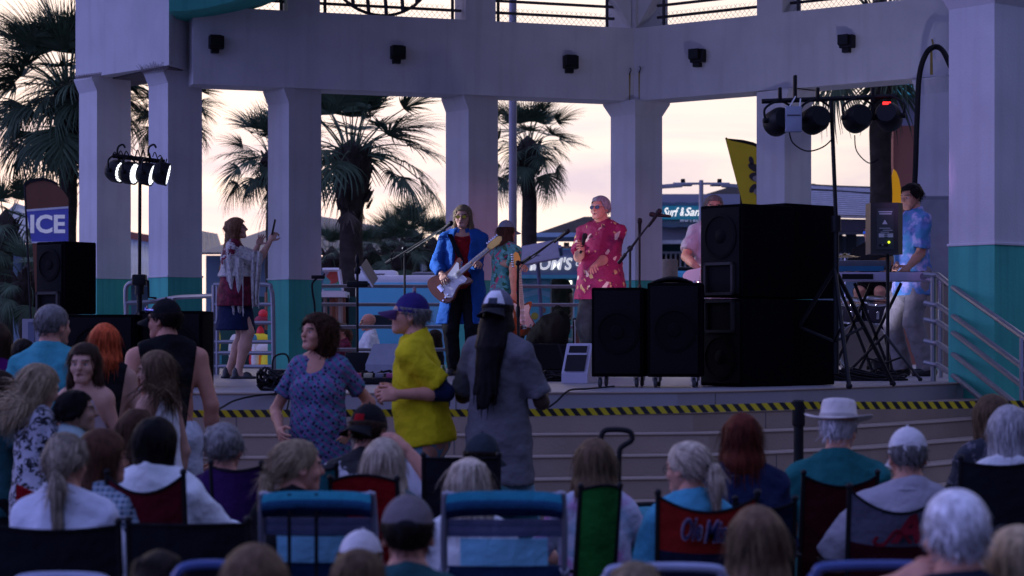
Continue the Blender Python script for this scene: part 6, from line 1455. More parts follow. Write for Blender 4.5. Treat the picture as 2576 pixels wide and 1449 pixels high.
# flat horizontal mic head with clip at the top of the right boom
p = W(1650, 540, 20.6); m = MB(); mic_on(m, p + Vector((-.02, 0, 0)), (-1, 0, .1), .024); m.tube([p + Vector((-.02, 0, 0)), p + Vector((.14, 0, -.02))], .012, 6); tag(m.build('microphone', blackp), 'microphone lying flat at the top of the right boom', 'microphone')
# music stand and thick stand in the middle
q = W(899, 0, 19.6); t = thing('music_stand', 'black stand holding a tilted music desk left of the guitarist', 'music stand', (q.x, 19.6, STAGE)); zc = lambda py: W(0, py, 19.6).z - STAGE; xx = lambda px: W(px, 0, 19.6).x - q.x
m = MB(); m.tube([(0, 0, .0), (0, 0, zc(640))], .013, 8); m.lathe([(.02, zc(690)), (.03, zc(686)), (.03, zc(676)), (.02, zc(672))], n=10); m.lathe([(.016, zc(662)), (.024, zc(655)), (.018, zc(645)), (.010, zc(640))], n=10); m.build('pole', blackm, t)
m = MB(); m.box((0, 0, zc(715)), (.20, .05, .06), ch=.015); m.tube([(-.1, 0, zc(712)), (.12, -.03, zc(715))], .012, 6); m.build('clamp', blackm, t, 35)
m = MB(); m.slab([(xx(912), -.25, zc(672)), (xx(941), -.25, zc(722)), (xx(948), .15, zc(700)), (xx(918), .15, zc(650))], (.004, 0, .003)); m.build('desk', mat('desk_grey', (.12, .11, .13), .5), t, 0)
m = MB(); m.tube([(xx(911), -.26, zc(673)), (xx(942), -.26, zc(724))], .009, 6); m.build('desk_edge', mat('desk_edge', (.6, .58, .62), .4), t)
m = MB(); m.box((0, 0, .13), (.22, .2, .26), ch=.02); m.build('base_box', blackp, t, 35)
q = W(787, 0, 20.2); t = thing('microphone_stand', 'short goose neck stand with a clip beside the third column', 'microphone stand', (q.x, 20.2, STAGE), 0, 'microphone stands'); zc2 = lambda py: W(0, py, 20.2).z - STAGE
m = MB(); m.tube(smoothpath([(.02, 0, 0), (.02, 0, zc2(785)), (0, 0, zc2(740)), (-.005, 0, zc2(715)), (.03, 0, zc2(702)), (.06, 0, zc2(698))], 5), .011, 6); m.build('pole', blackm, t); m = MB(); m.box((.05, 0, zc2(697)), (.13, .04, .035), roty(-.3) if False else None, ch=.01); m.tube([(.10, 0, zc2(696)), (.115, 0, zc2(688))], .008, 5); m.build('clip', blackp, t, 35); m = MB(); m.lathe([(.13, 0), (.13, .012), (.02, .03)], n=16); m.build('foot', blackm, t)
# floor monitors
def wedge(label, px, Y, w, d, h, yaw, body, front, slots=False):
    q = W(px, 0, Y); t = thing('floor_monitor', label, 'stage monitor', (q.x, Y, STAGE), yaw, 'floor monitors')
    pr = [(-d / 2, 0.002), (d / 2, 0.002), (d / 2, h * .45), (d * .18, h), (-d * .12, h), (-d / 2, h * .25)]
    m = MB(); m.slab([(-w / 2, y, z) for y, z in pr], (w, 0, 0)); m.build('shell', body, t, 0)
    a = Vector((0, -d * .12, h)); b = Vector((0, -d / 2, h * .25)); n = Vector((0, a.z - b.z, -(a.y - b.y))).normalized(); n = -n if n.y > 0 else n
    m = MB(); e = .03; A, B_ = a.lerp(b, .06), a.lerp(b, .94); m.slab([A + Vector((-w / 2 + e, 0, 0)), A + Vector((w / 2 - e, 0, 0)), B_ + Vector((w / 2 - e, 0, 0)), B_ + Vector((-w / 2 + e, 0, 0))], n * .012); m.build('grille', front, t, 0)
    if slots:
        for k, (u0, u1, wd_) in enumerate(((.12, .34, .16), (.42, .95, .18))):
            A, B_ = a.lerp(b, u0), a.lerp(b, u1); m = MB(); m.slab([A + n * .0135 + Vector((-wd_ / 2, 0, 0)), A + n * .0135 + Vector((wd_ / 2, 0, 0)), B_ + n * .0135 + Vector((wd_ / 2, 0, 0)), B_ + n * .0135 + Vector((-wd_ / 2, 0, 0))], n * .006); m.build('horn_slot' if k == 0 else 'woofer_slot', blackp, t, 0)
    return t
mongrey = mat('monitor_grey', (.19, .20, .24), .5, var=.1, scale=12); monpale = mat('monitor_pale', (.42, .40, .48), .4, var=.06)
wedge('grey floor monitor in front of the guitarist', 1000, 19.0, .42, .42, .34, R(150), mongrey, mongrey)
wedge('dark floor monitor left of the pale one', 1340, 19.4, .50, .45, .34, R(25), blackp, grille)
wedge('black floor monitor behind the dark one', 1385, 20.3, .40, .4, .33, R(-10), blackp, grille)
wedge('pale grey floor monitor facing the audience before the singer', 1463, 18.2, .235, .40, .345, R(-20), monpale, monpale, True)
# amplifiers behind the singer
def amp(label, px, Y, py0, py1, w):
    q = W(px, 0, Y); z0 = W(0, py1, Y).z; z1 = W(0, py0, Y).z; t = thing('amplifier', label, 'amplifier', (q.x, Y, z0), R(-8), 'guitar amplifiers'); h = z1 - z0
    m = MB(); m.box((0, 0, h / 2), (w, .28, h), ch=.015); m.build('case', blackp, t, 35)
    m = MB()
    for dx, dz, a_, b_ in ((0, h / 2 - .03, w - .03, .016), (0, -h / 2 + .03, w - .03, .016), (-w / 2 + .03, 0, .016, h - .05), (w / 2 - .03, 0, .016, h - .05)): m.box((dx, -.146, h / 2 + dz), (a_, .014, b_))
    m.build('piping', mat('amp_trim', (.5, .48, .5), .4), t, 0); m = MB(); m.box((0, -.142, h / 2), (w - .08, .008, h - .09)); m.build('grille_cloth', mat('amp_cloth', (.16, .07, .05), .8, var=.3, scale=30), t, 0)
amp('upper of two stacked small amplifiers behind the singer', 1468, 23.6, 800, 880, .22); amp('lower of two stacked small amplifiers behind the singer', 1468, 23.6, 884, 940, .22)
# guitar cases and bags at the back
q = W(1385, 0, 22.6); t = thing('gear_bag', 'black gear bag slumped on a stand beside the singer', 'bag', (q.x, 22.6, STAGE)); 
P = [ell_((0, 0, .42), (.20, .16, .24), None, .05), ell_((.10, 0, .56), (.12, .12, .14), None, .06), ell_((-.14, 0, .34), (.14, .14, .16), None, .06), ell_((.0, 0, .12), (.22, .16, .16), None, .06)]
Vb_, Qb_ = fieldmesh(P, .02, wrinkle=.008, seed=4); link('bag_body', np_mesh('bag', Vb_, Qb_, cloth('bag_black', (.004, .004, .005))), t); m = MB(); m.tube(smoothpath([(.02, -.10, .68), (.06, -.12, .74), (.12, -.12, .72), (.14, -.08, .66)], 4), .008, 5); m.build('strap', cloth('bag_black', (.004, .004, .005)), t)
# cables, stage boxes and pedals on the floor
rr_ = random.Random(9)
def tangle(label, px, Y, w, n, r=.010, zmax=.10):
    q = W(px, 0, Y); m = MB()
    for i in range(n):
        a = rr_.uniform(0, 6.28); pts = [(w * rr_.uniform(-.5, .5), rr_.uniform(-.22, .22), .012 + rr_.uniform(0, zmax) * (k % 2)) for k in range(6)]; m.tube(smoothpath(pts, 5), r, 5)
    o = m.build('cable_coil', blackp); o.location = (q.x, Y, STAGE); tag(o, label, 'cables', 'cable tangles on the stage'); return o
tangle('tangle of black cables at the stage edge below the third column', 705, 15.5, .30, 16, zmax=.16); tangle('cables lying in front of the grey floor monitor', 930, 18.2, .5, 10); tangle('cables around the pale floor monitor', 1400, 18.8, .5, 9); tangle('heap of cables under the keyboards', 2170, 19.2, .8, 14, zmax=.12)
q = W(712, 0, 15.75); t = thing('power_box', 'black stage box with a red light and carry loop by the cable tangle', 'stage box', (q.x, 15.75, STAGE)); m = MB(); m.box((0, 0, .075), (.20, .16, .15), ch=.012); m.build('box_body', blackp, t, 35); m = MB(); m.ball((-.06, -.085, .06), .008, 6); m.build('pilot_lamp', mat('red_pilot', (.5, 0, 0), .4, emit=(1, .02, .02), estr=4), t); m = MB(); m.tube(smoothpath([(-.08, 0, .14), (-.07, 0, .24), (0, 0, .27), (.04, 0, .24), (.05, 0, .14)], 4), .008, 5); m.build('carry_loop', blackp, t)
for pts, lab in (([W(742, 985, 15.0), W(700, 990, 14.86), W(640, 996, 14.8), W(590, 1008, 14.6), W(560, 1024, 14.4), W(540, 1034, 14.2), W(515, 1036, 14.1)], 'black cable running over the lip of the stage at the left'), ([W(1545, 972, 16.2), W(1480, 978, 15.4), W(1440, 980, 15.1), W(1420, 990, 14.9), W(1400, 1010, 14.8), W(1375, 1028, 14.75)], 'black cable hanging over the stage lip left of the wheeled speakers'), ([W(728, 1000, 14.7), W(722, 1030, 14.55), W(716, 1044, 14.5)], 'short black cable end hanging behind the woman in the patterned blouse')):
    m = MB(); m.tube(smoothpath(pts, 6), .0075, 5); tag(m.build('cable', blackp), lab, 'cable', 'loose cables')
q = W(955, 0, 17.6); t = thing('pedal_board', 'black pedal board with small coloured pedals at the stage edge', 'pedal board', (q.x, 17.6, STAGE)); m = MB(); m.box((0, 0, .03), (.5, .28, .05), ch=.01); m.build('board', blackp, t, 35)
for i, c in enumerate(((.5, .05, .10), (.5, .45, .3), (.2, .2, .25), (.35, .08, .2), (.45, .40, .1))): m = MB(); m.box((-.19 + .095 * i, -.02, .075), (.07, .11, .04), ch=.008); m.build('pedal', mat('pedal_%d' % i, c, .4), t, 35)
# keyboards on X stands, drum kit, monitor speaker on a pole
YK = 20.4; q = W(2190, 0, YK); t = thing('keyboard', 'pale lilac keyboard on a black crossed stand at the right', 'keyboard', (q.x, YK, STAGE)); zz = lambda py: W(0, py, YK).z - STAGE; xx = lambda px: W(px, 0, YK).x - q.x
m = MB(); m.box((xx(2216), 0, zz(697)), (xx(2345) - xx(2092), .34, S(22, YK)), ch=.012); m.build('case', mat('keyboard_lilac', (.42, .38, .50), .4), t, 35); m = MB(); m.box((xx(2216), 0, zz(686)), (xx(2345) - xx(2092) - .06, .30, .012)); m.build('keys', blackp, t, 0)
m = MB(); m.box((xx(2150), -.176, zz(697)), (.30, .006, .05)); m.build('rear_panel', blackp, t, 0); m = MB(); m.lathe([(.035, 0), (.035, .003)], (xx(2314), -.174, zz(697)), Matrix.Rotation(R(90), 3, 'X'), 16); m.build('badge', mat('badge', (.14, .13, .18), .4), t)
for (a, b) in (((2108, 712), (2196, 935)), ((2192, 712), (2096, 935)), ((2150, 712), (2240, 935)), ((2268, 712), (2160, 935))):
    m = MB(); m.box(((xx(a[0]) + xx(b[0])) / 2, .02, (zz(a[1]) + zz(b[1])) / 2), (.028, .028, (Vector((xx(a[0]), zz(a[1]))) - Vector((xx(b[0]), zz(b[1])))).length), Matrix.Rotation(math.atan2(xx(a[0]) - xx(b[0]), zz(a[1]) - zz(b[1])), 3, 'Y')); m.build('leg', blackm, t, 0)
t2 = thing('keyboard', 'second darker keyboard with a blue front above the lilac one', 'keyboard', (q.x, YK + .12, W(0, 682, YK).z)); m = MB(); m.box((xx(2165), 0, S(16, YK)), (xx(2245) - xx(2092), .28, S(22, YK)), ch=.012); m.build('case', mat('keyboard_slate', (.09, .10, .12), .4), t2, 35); m = MB(); m.box((xx(2160), -.144, S(6, YK)), (xx(2224) - xx(2100), .01, S(13, YK))); m.build('blue_front', mat('keyboard_blue', (.02, .16, .28), .4), t2, 0)
for px in (2100, 2240): m = MB(); m.tube([(xx(px), 0, -.02), (xx(px), 0, S(8, YK))], .012, 6); m.build('support', blackm, t2)
q = W(2226, 0, 19.3); t = thing('pole_speaker', 'small black speaker on a pole seen from behind, with printed panel', 'loudspeaker', (q.x, 19.3, STAGE)); zz = lambda py: W(0, py, 19.3).z - STAGE
hs_ = zz(512) - zz(640)
tripod(t, 0, 0, .42, 3, .42, .014, 1.2); m = MB(); m.tube([(.03, .02, .03), (.03, .02, zz(636))], .017, 8); m.build('pole', blackm, t)
m = MB(); P = [(-.155, -.13), (.10, -.13), (.155, -.05), (.155, .14), (-.155, .14)]; m.prism(P, zz(640), zz(512)); m.build('cabinet_body', mat('speaker_shell', (.022, .026, .028), .45), t, 0)
m = MB(); m.box((-.02, -.134, zz(578)), (.155, .008, hs_ * .8), ch=.002); pn = m.build('rear_panel', mat('panel_grey', (.035, .05, .052), .45), t, 0)
tx = mat('panel_text', (.55, .62, .62), .5)
for dz_ in (0, .012): m = MB(); m.box((-.02, -.1395, zz(535) - dz_ * 1.6), (.125 - dz_, .002, .010)); m.build('print_line', tx, pn, 0)
m = MB(); m.slab([(-.05, -.139, zz(566)), (.0, -.139, zz(566)), (-.025, -.139, zz(555))], (0, .001, 0)); m.build('triangle_mark', tx, pn, 0)
for i in range(5): m = MB(); m.box((-.02 + (.02 if i % 2 else -.005), -.1395, zz(576 + 5 * i)), (.10 - .012 * (i % 3), .002, .005)); m.build('print_line', tx, pn, 0)
for dx in (-.055, .025): m = MB(); m.box((dx, -.1395, zz(594)), (.05, .002, .035)); m.build('print_block', tx, pn, 0)
m = MB(); m.ball((.012, -.142, zz(611)), .010, 6); m.build('power_led', mat('yellow_led', (.5, .5, 0), .4, emit=(.75, 1, .02), estr=3), t)
for i in range(4): m = MB(); m.lathe([(.010, 0), (.009, .016)], (-.07 + .022 * i, -.139, zz(618)), Matrix.Rotation(R(90), 3, 'X'), 8); m.build('knob', chrome if i == 1 else blackp, t)
YD = 23.0; q = W(2150, 0, YD); t = thing('drum_kit', 'drum kit with chrome hardware and cymbals behind the keyboards', 'drum kit', (q.x, YD, STAGE)); xx = lambda px: W(px, 0, YD).x - q.x; zz = lambda py: W(0, py, YD).z - STAGE
dr_ = mat('drum_shell', (.03, .025, .04), .2, var=.1); skin_d = mat('drum_skin', (.25, .22, .26), .5)
def drum(c, r, d, M, nm):
    m = MB(); m.lathe([(r, -d / 2), (r, d / 2)], c, M, 26); o = m.build(nm, dr_, t)
    for s_ in (-1, 1): m = MB(); m.lathe([(r * 1.03, s_ * d / 2 - .012), (r * 1.05, s_ * d / 2), (r * 1.03, s_ * d / 2 + .012), (r * .96, s_ * d / 2 + .006)], c, M, 26); m.build('hoop', chrome, o)
    m = MB(); m.lathe([(r * .97, -d / 2 - .002), (.001, -d / 2 - .002)], c, M, 26); m.lathe([(r * .97, d / 2 + .002), (.001, d / 2 + .002)], c, M, 26); m.build('drum_head', skin_d, o)
    for k in range(8):
        a = k * math.pi / 4; m = MB(); m.box(Vector(c) + M @ Vector((r * 1.03 * math.cos(a), r * 1.03 * math.sin(a), 0)), (.03, .03, .09), M.to_3x3(), ch=.006); m.build('lug', chrome, o, 35)
MX = Matrix.Rotation(R(90), 3, 'X'); MT = Matrix.Rotation(R(20), 3, 'X')
drum((xx(2165), 0, .29), .28, .36, MX, 'bass_drum'); drum((xx(2135), -.05, .70), .14, .20, MT, 'rack_tom'); drum((xx(2200), -.05, .70), .15, .22, MT, 'rack_tom'); drum((xx(2232), .1, .42), .18, .34, Matrix.Identity(3), 'floor_tom'); drum((xx(2105), .1, .60), .165, .14, Matrix.Identity(3), 'snare_drum')
brass = mat('cymbal_brass', (.45, .33, .13), .25, 1.0)
for (px, py, r_, ti) in ((2105, 665, .2, .2), (2262, 655, .24, -.2), (2128, 645, .17, .1)):
    m = MB(); m.lathe([(r_, 0), (r_ * .2, .02), (.02, .035), (.001, .036)], (xx(px), .05, zz(py)), Matrix.Rotation(ti, 3, 'X'), 28); c_ = m.build('cymbal', brass, t); m = MB(); m.tube([(xx(px), .05, 0), (xx(px), .05, zz(py))], .010, 6); m.build('cymbal_stand', chrome, t)

# ---------------------------------------------------------------- guitars
def guitar(label, body_c, neck_end, up, body_col, rosewood=False, scale=1.0, pick=None, group='electric guitars', face=None):
    """body centre and head end in the place; the face looks towards 'face'"""
    A = Vector(body_c); B_ = Vector(neck_end); ax = (B_ - A).normalized(); f = Vector(face); f = (f - ax * f.dot(ax)).normalized(); s_ = f.cross(ax)
    M = Matrix((ax, s_, f)).transposed(); t = thing('guitar', label, 'guitar', A, 0, group); L = (B_ - A).length
    def P(x, y, z): return M @ Vector((x, y, z)) 
    out = [(.17, .03), (.245, .115), (.235, .155), (.16, .135), (.07, .115), (-.02, .135), (-.12, .18), (-.20, .165), (-.235, .07), (-.225, -.06), (-.18, -.16), (-.09, -.185), (.0, -.135), (.06, -.115), (.13, -.145), (.19, -.165), (.205, -.13), (.165, -.06), (.155, -.03)]
    sp = smoothpath([(x * scale, y * scale, 0) for x, y in out] + [(out[0][0] * scale, out[0][1] * scale, 0)], 3)[:-1]
    m = MB(); m.slab([P(p.x, p.y, -.02) for p in sp], f * .042); m.build('guitar_body', body_col, t, 0)
    pg = [(.15, .02), (.17, -.11), (.13, -.125), (.06, -.10), (.0, -.12), (-.08, -.165), (-.14, -.12), (-.12, -.03), (-.05, .055), (.02, .075), (.09, .095), (.19, .125), (.20, .10)]
    m = MB(); m.slab([P(x * scale, y * scale, .0225) for x, y in pg], f * .003); m.build('pickguard', pick or mat('pickguard', (.6, .58, .5), .25), t, 0)
    for x in (-.03, .03, .10): m = MB(); m.box(P(x * scale, 0, .030), (.022, .07, .012), M, ch=.003); m.build('pickup', white, t, 35)
    m = MB(); m.box(P(-.12 * scale, 0, .03), (.05, .08, .014), M, ch=.004); m.build('bridge', chrome, t, 35)
    for i in range(3): m = MB(); m.lathe([(.012, 0), (.010, .016)], P((-.10 - .04 * i) * scale, (-.11 - .01 * i) * scale, .024), f.to_track_quat('Z', 'Y').to_matrix(), 10); m.build('knob', chrome, t)
    n0, n1 = .14 * scale, L - .17
    m = MB(); m.slab([P(n0, -.028, .012), P(n1, -.021, .012), P(n1, .021, .012), P(n0, .028, .012)], f * .022); m.build('neck', mat('maple', (.55, .36, .16), .35), t, 0)
    m = MB(); m.slab([P(n0 - .02, -.027, .035), P(n1, -.021, .035), P(n1, .021, .035), P(n0 - .02, .027, .035)], f * .005); m.build('fretboard', mat('rosewood', (.06, .03, .02), .4) if rosewood else mat('fret_maple', (.60, .52, .40), .3), t, 0)
    m = MB()
    for i in range(18):
        x = n1 - (n1 - n0) * (1 - 2 ** (-i / 10.)) * 1.35
        if x > n0: m.box(P(x, 0, .0405), (.003, .045, .003), M)
    m.build('frets', chrome, t, 0)
    hd_ = [(n1, -.022), (n1 + .03, -.045), (n1 + .09, -.05), (n1 + .165, -.045), (n1 + .19, -.02), (n1 + .17, .012), (n1 + .12, .030), (n1 + .04, .022), (n1, .021)]
    m = MB(); m.slab([P(x, -y, .010) for x, y in hd_], f * .016); m.build('headstock', mat('maple_head', (.62, .38, .09), .3), t, 0)
    for i in range(6): m = MB(); m.lathe([(.009, 0), (.009, .02), (.004, .022)], P(n1 + .03 + .026 * i, .055, .016), s_.to_track_quat('Z', 'Y').to_matrix(), 8); m.build('tuner', chrome, t)
    m = MB()
    for i in range(6): y = -.018 + .0072 * i; m.tube([P(-.11 * scale, y, .041), P(n1 + .02, y * .8, .043)], .0011, 3, False)
    m.build('strings', chrome, t)
    return t
# ---------------------------------------------------------------- cloth of the people
jean = cloth('denim', (.11, .19, .27)); blk = cloth('black_clothes', (.010, .010, .012)); navy = cloth('navy_clothes', (.012, .018, .055)); whitec = cloth('white_clothes', (.78, .78, .78)); khaki = cloth('pale_trousers', (.22, .20, .20))
teal_t = cloth('aqua_tee', (.06, .33, .38)); greyc = cloth('grey_polo', (.135, .13, .145)); red_f = pattern('red_floral', 'blobs', [(.22, .012, .062), (.55, .38, .32), (.45, .28, .12), (.08, .008, .03)], 13.0, thr=(.23, .27), stretch=(1, 1, 1))
teal_f = pattern('teal_floral', 'blobs', [(.06, .24, .22), (.02, .10, .05), (.36, .05, .12), (.10, .33, .30)], 16.0, thr=(.40, .46))
leo = pattern('spotted_dress', 'leopard', [(.44, .44, .50), (.012, .012, .018)], 26.0, thr=(.46, .52)); tie1 = pattern('tie_dye_pink', 'dye', [(.52, .52, .62), (.50, .20, .44), (.22, .38, .50)], 6.0, thr=(.50, .62))
bluetie = pattern('tie_dye_blue', 'dye', [(.10, .20, .44), (.36, .36, .62), (.05, .20, .36)], 9.0, thr=(.48, .6)); plaid_ = pattern('plaid', 'plaid', [(.20, .30, .38), (.04, .06, .10), (.40, .46, .52)], 14.0, thr=(.80, .9))
blouse = pattern('patterned_blouse', 'diamond', [(.085, .12, .24), (.05, .20, .26), (.20, .10, .26), (.018, .018, .06)], 9.0, thr=(.62, .72)); bw = pattern('black_white_print', 'dye', [(.50, .50, .54), (.02, .02, .025)], 5.0, thr=(.50, .52)); dotty = pattern('small_dot_print', 'leopard', [(.03, .035, .05), (.14, .13, .16)], 26.0, thr=(.36, .42))
lace = pattern('maroon_lace', 'dye', [(.17, .012, .035), (.09, .008, .02)], 22.0, thr=(.45, .55)); shawlm = pattern('shawl_knit', 'dye', [(.52, .49, .44), (.36, .32, .34)], 40.0, thr=(.5, .6)); coat = cloth('blue_coat', (.018, .090, .33)); redsh = cloth('red_shirt', (.22, .008, .012))
FRONTG = 'people standing in front of the stage'; SEATG = 'seated audience'
P_ = {}
# ---- performers
def on_stage(*a, **k): return person(*a, z0=STAGE, H=None, group='people on the stage', **k)
Yw = 20.2
P_['phone'] = w_ = on_stage('woman with long curly hair in a white shawl holding up a phone on the stage', 592, Yw, 551, R(-86), sex='f', skin='fair', g=1.22, hair=('curly', 'copper', .42), mouth=2, glasses='clear', head=(0, -.22),
    arms=((W(650, 615, Yw - .16), (0, .2, -1)), (W(680, 606, Yw - .02), (0, .2, -1))), hands=((.12, .3), (.9, .7)), top={'m': lace, 'sleeve': .6, 'hem': -.14, 'loose': .028, 'flare': 1.15, 'name': 'tunic', 'vneck': .9},
    layers=[{'m': shawlm, 'sleeve': .92, 'hem': .17, 'loose': .04, 'name': 'shawl', 'vneck': 1.4, 'neck': -.02, 'wr': .006}], bottom={'kind': 'skirt', 'm': navy, 'drop': .40, 'r': .205, 'loose': .022}, shoes='dark', sandals=True, h=.012, stance=(.13, .06))
hd = P_['phone']['hand']
m = MB(); c = hd[1] + Vector((0.0, -.005, .075)); m.box(c, (.012, .078, .155), Matrix.Rotation(R(12), 3, 'Y'), ch=.004); tag(m.build('phone', blackp, None, 35), 'black mobile phone held up by the woman in the white shawl', 'phone')
# the shawl's hanging end with fringe, worn by the woman
rt = w_['root']; il = rt.matrix_basis.inverted(); m = MB()
for (px0, px1, y0, y1, yy) in ((560, 612, 655, 775, -.20), (628, 660, 640, 755, -.16)):
    def sc_(u, v): 
        x = px0 + (px1 - px0) * u * (1 - .45 * v) + (24 * v if px0 < 600 else 6 * v); p = W(x, y0 + (y1 - y0) * v - 10 * math.sin(u * 3.1), Yw + yy); p.y += .018 * math.sin(u * 14 + v * 3); return il @ p
    m.grid(sc_, 14, 12, .006)
    for i in range(22):
        u = i / 21; a = sc_(u, 1.0); m.tube([a, a + Vector((.004 * math.sin(i), .004, -.07 - .02 * math.sin(i * 2.3)))], .0035, 4)
m.build('shawl_end', shawlm, rt)
Yg = 21.9
P_['gtr'] = on_stage('long haired blond guitarist in a long blue coat and tinted glasses', 1165, Yg, 517, R(174), skin='fair', g=1.14, belly=.03, hair=('straight', 'blonde', .33), glasses='yellow', mouth=1, head=(-.05, .05),
    arms=((W(1203, 664, Yg - .33), (.3, -.6, -.8)), (W(1112, 692, Yg - .30), (.6, -.6, -.6))), hands=((1.0, .5, (0, 1, -.3)), (.8, .5, (0, -1, -.1))), top={'m': coat, 'sleeve': 1.86, 'skirt': .40, 'skirt_r': .235, 'open': .085, 'loose': .028, 'name': 'coat', 'under': redsh, 'hem': -.1, 'collar': True, 'wr': .005},
    bottom={'m': blk, 'loose': .012}, h=.012)
guitar('electric guitar with a white pickguard and maple neck, played by the guitarist in blue', W(1133, 710, Yg - .36), W(1262, 603, Yg - .42), None, mat('guitar_burst', (.16, .05, .015), .12, var=.5, scale=4), scale=.95, face=(-.55, -1, .12), pick=mat('pick_pearl', (.80, .78, .76), .12))
gt = P_['gtr']; m = MB(); m.grid(lambda u, v: (gt['tp'](-.10 + .22 * v if False else (.115 - .20 * u) + .05 * (v - .5), .155 - .0 * u, .50 - .44 * u)), 10, 2, .004); tag(m.build('guitar_strap', blk), 'black guitar strap across the guitarist in the blue coat', 'strap')
P_['cap'] = on_stage('long haired musician in a grey blue cap and teal flowered shirt, behind the guitarist', 1272, 23.4, 557, R(-52), skin='tan', g=1.1, hair=('long', 'brown', .20), hat={'m': cloth('cap_greyblue', (.12, .17, .22))}, arms=((W(1303, 668, 23.1), (.4, -.6, -.7)), (W(1292, 735, 23.05), (.6, -.6, -.6))), hands=(.9, .6), top={'m': teal_f, 'sleeve': .75, 'hem': -.2, 'loose': .03, 'collar': True}, bottom={'m': blk}, h=.014)
guitar('sunburst bass with a yellow headstock held upright by the musician in the cap', W(1311, 800, 23.05), W(1299, 638, 23.05), None, mat('guitar_sunburst', (.25, .07, .02), .2), rosewood=False, scale=.85, face=(.55, -1, .05))
P_['sing'] = on_stage('silver haired singer in sunglasses and a red flowered shirt holding a microphone', 1512, 22.0, 494, R(152), skin='pink', g=1.22, belly=.055, hair=('short', 'steel', .2), glasses='dark', mouth=1, head=(-.12, -.05),
    arms=((W(1502, 664, 21.62), (.5, -.5, -.8)), (W(1463, 628, 21.66), (.5, -.5, -.9))), hands=((.75, .5, (0, -.9, -.3)), (1.15, .75, (.8, .3, 0))), top={'m': red_f, 'sleeve': .82, 'hem': -.19, 'loose': .034, 'collar': True, 'flare': 1.08, 'wr': .006}, bottom={'m': cloth('charcoal_trousers', (.018, .019, .025)), 'loose': .014}, h=.012)
hd = P_['sing']['hand'][1]; m = MB(); mic_on(m, hd + Vector((.02, -.03, .10)), (.25, -.1, 1.0), .027); tag(m.build('microphone', [blackp], None), 'hand held microphone in the singer’s right hand'.replace('’', "'"), 'microphone')
P_['bass'] = on_stage('grey haired bass player in a pale pink shirt mostly hidden by the tall speakers', 1796, 22.4, 492, R(178), skin='pink', g=1.1, hair=('short', 'greybrown', .2), arms=((W(1830, 640, 22.1), (.5, -.5, -.8)), (W(1757, 676, 22.05), (1.0, -.5, -.5))), hands=(.8, .8), top={'m': cloth('pale_pink_shirt', (.52, .44, .50)), 'sleeve': .8, 'hem': -.2, 'loose': .03, 'collar': True}, bottom={'m': blk}, h=.014)
guitar('white bass guitar with chrome fittings, half hidden behind the tall speakers', W(1776, 698, 22.0), W(1915, 600, 22.0), None, mat('guitar_white', (.78, .78, .78), .12, var=.03), scale=.95, face=(0, -1, .05))
P_['keys'] = on_stage('dark haired keyboard player in a blue tie dye shirt at the right', 2296, 21.6, 463, R(112), skin='tan', g=1.02, hair=('short', 'dark', .2), head=(.2, .15), arms=((W(2285, 672, 21.2), (.6, -.9, -.3)), (W(2255, 672, 21.5), (.3, -.6, -.6))), hands=(.5, .5), top={'m': bluetie, 'sleeve': .85, 'hem': -.2, 'loose': .03, 'collar': True}, bottom={'m': khaki, 'loose': .02, 'ankle': .075}, h=.014, stance=(.12, .06))
P_['drum'] = person('drummer in dark wraparound sunglasses sitting behind the keyboards', 2196, 23.7, 560, R(165), 1.75, z0=STAGE, skin='pink', pose='sit', hair=('crop', 'brown', .2), glasses='blue', arms=('bend', 'bend'), top={'m': blk, 'sleeve': .6, 'collar': True}, bottom={'m': blk, 'kind': 'shorts', 'len': .8}, group='people on the stage', head=(-.55, 0))
q = W(2196, 0, 23.75); m = MB(); m.lathe([(.17, .0), (.18, .06), (.15, .09)], (0, 0, .42), None, 18); m.build; dt = thing('drum_stool', 'round black drum stool under the drummer', 'stool', (q.x, 23.75, STAGE)); m.build('seat', blackp, dt); m = MB(); m.tube([(0, 0, 0.1), (0, 0, .42)], .02, 8); m.build('post', chrome, dt)
for i in range(3): a = i * 2.09; m = MB(); m.tube([(0, 0, .25), (.2 * math.cos(a), .2 * math.sin(a), .01)], .012, 6); m.build('leg', chrome, dt)
# ---- people beyond the stage
def beyond(*a, **k): return person(*a, z0=0.0, H=None, detail=False, group='people beyond the stage', **k)
beyond('bald man in sunglasses and a white shirt beyond the back railing', 929, 30.2, 789, R(95), skin='pink', g=1.1, hair=None, glasses='dark', top={'m': whitec, 'sleeve': .7, 'collar': True, 'loose': .03}, bottom={'m': jean}, head=(.1, 0))
beyond('woman with a light brown ponytail next to the bald man beyond the railing', 860, 30.5, 814, R(120), sex='f', skin='pink', hair=('pony', 'lightbrown', .2), head=(.0, 0), top={'m': lace, 'sleeve': .4}, bottom={'m': jean})
beyond('dark haired woman behind the man in the yellow shirt, beyond the railing', 1095, 31.0, 830, R(70), sex='f', skin='tan', hair=('long', 'brown', .2), top={'m': blk, 'sleeve': .5}, bottom={'m': jean})
fp = W(1405, 0, 36.75); person('blonde food truck worker in an olive shirt at the lit serving window', 1408, 36.75, 736, R(170), 1.62, z0=W(0, 899, 36).z, sex='f', skin='fair', hair=('bun', 'palegold', .2), top={'m': cloth('olive_tee', (.07, .065, .04)), 'sleeve': .6}, bottom={'m': blk}, head=(-.3, .3), detail=False)
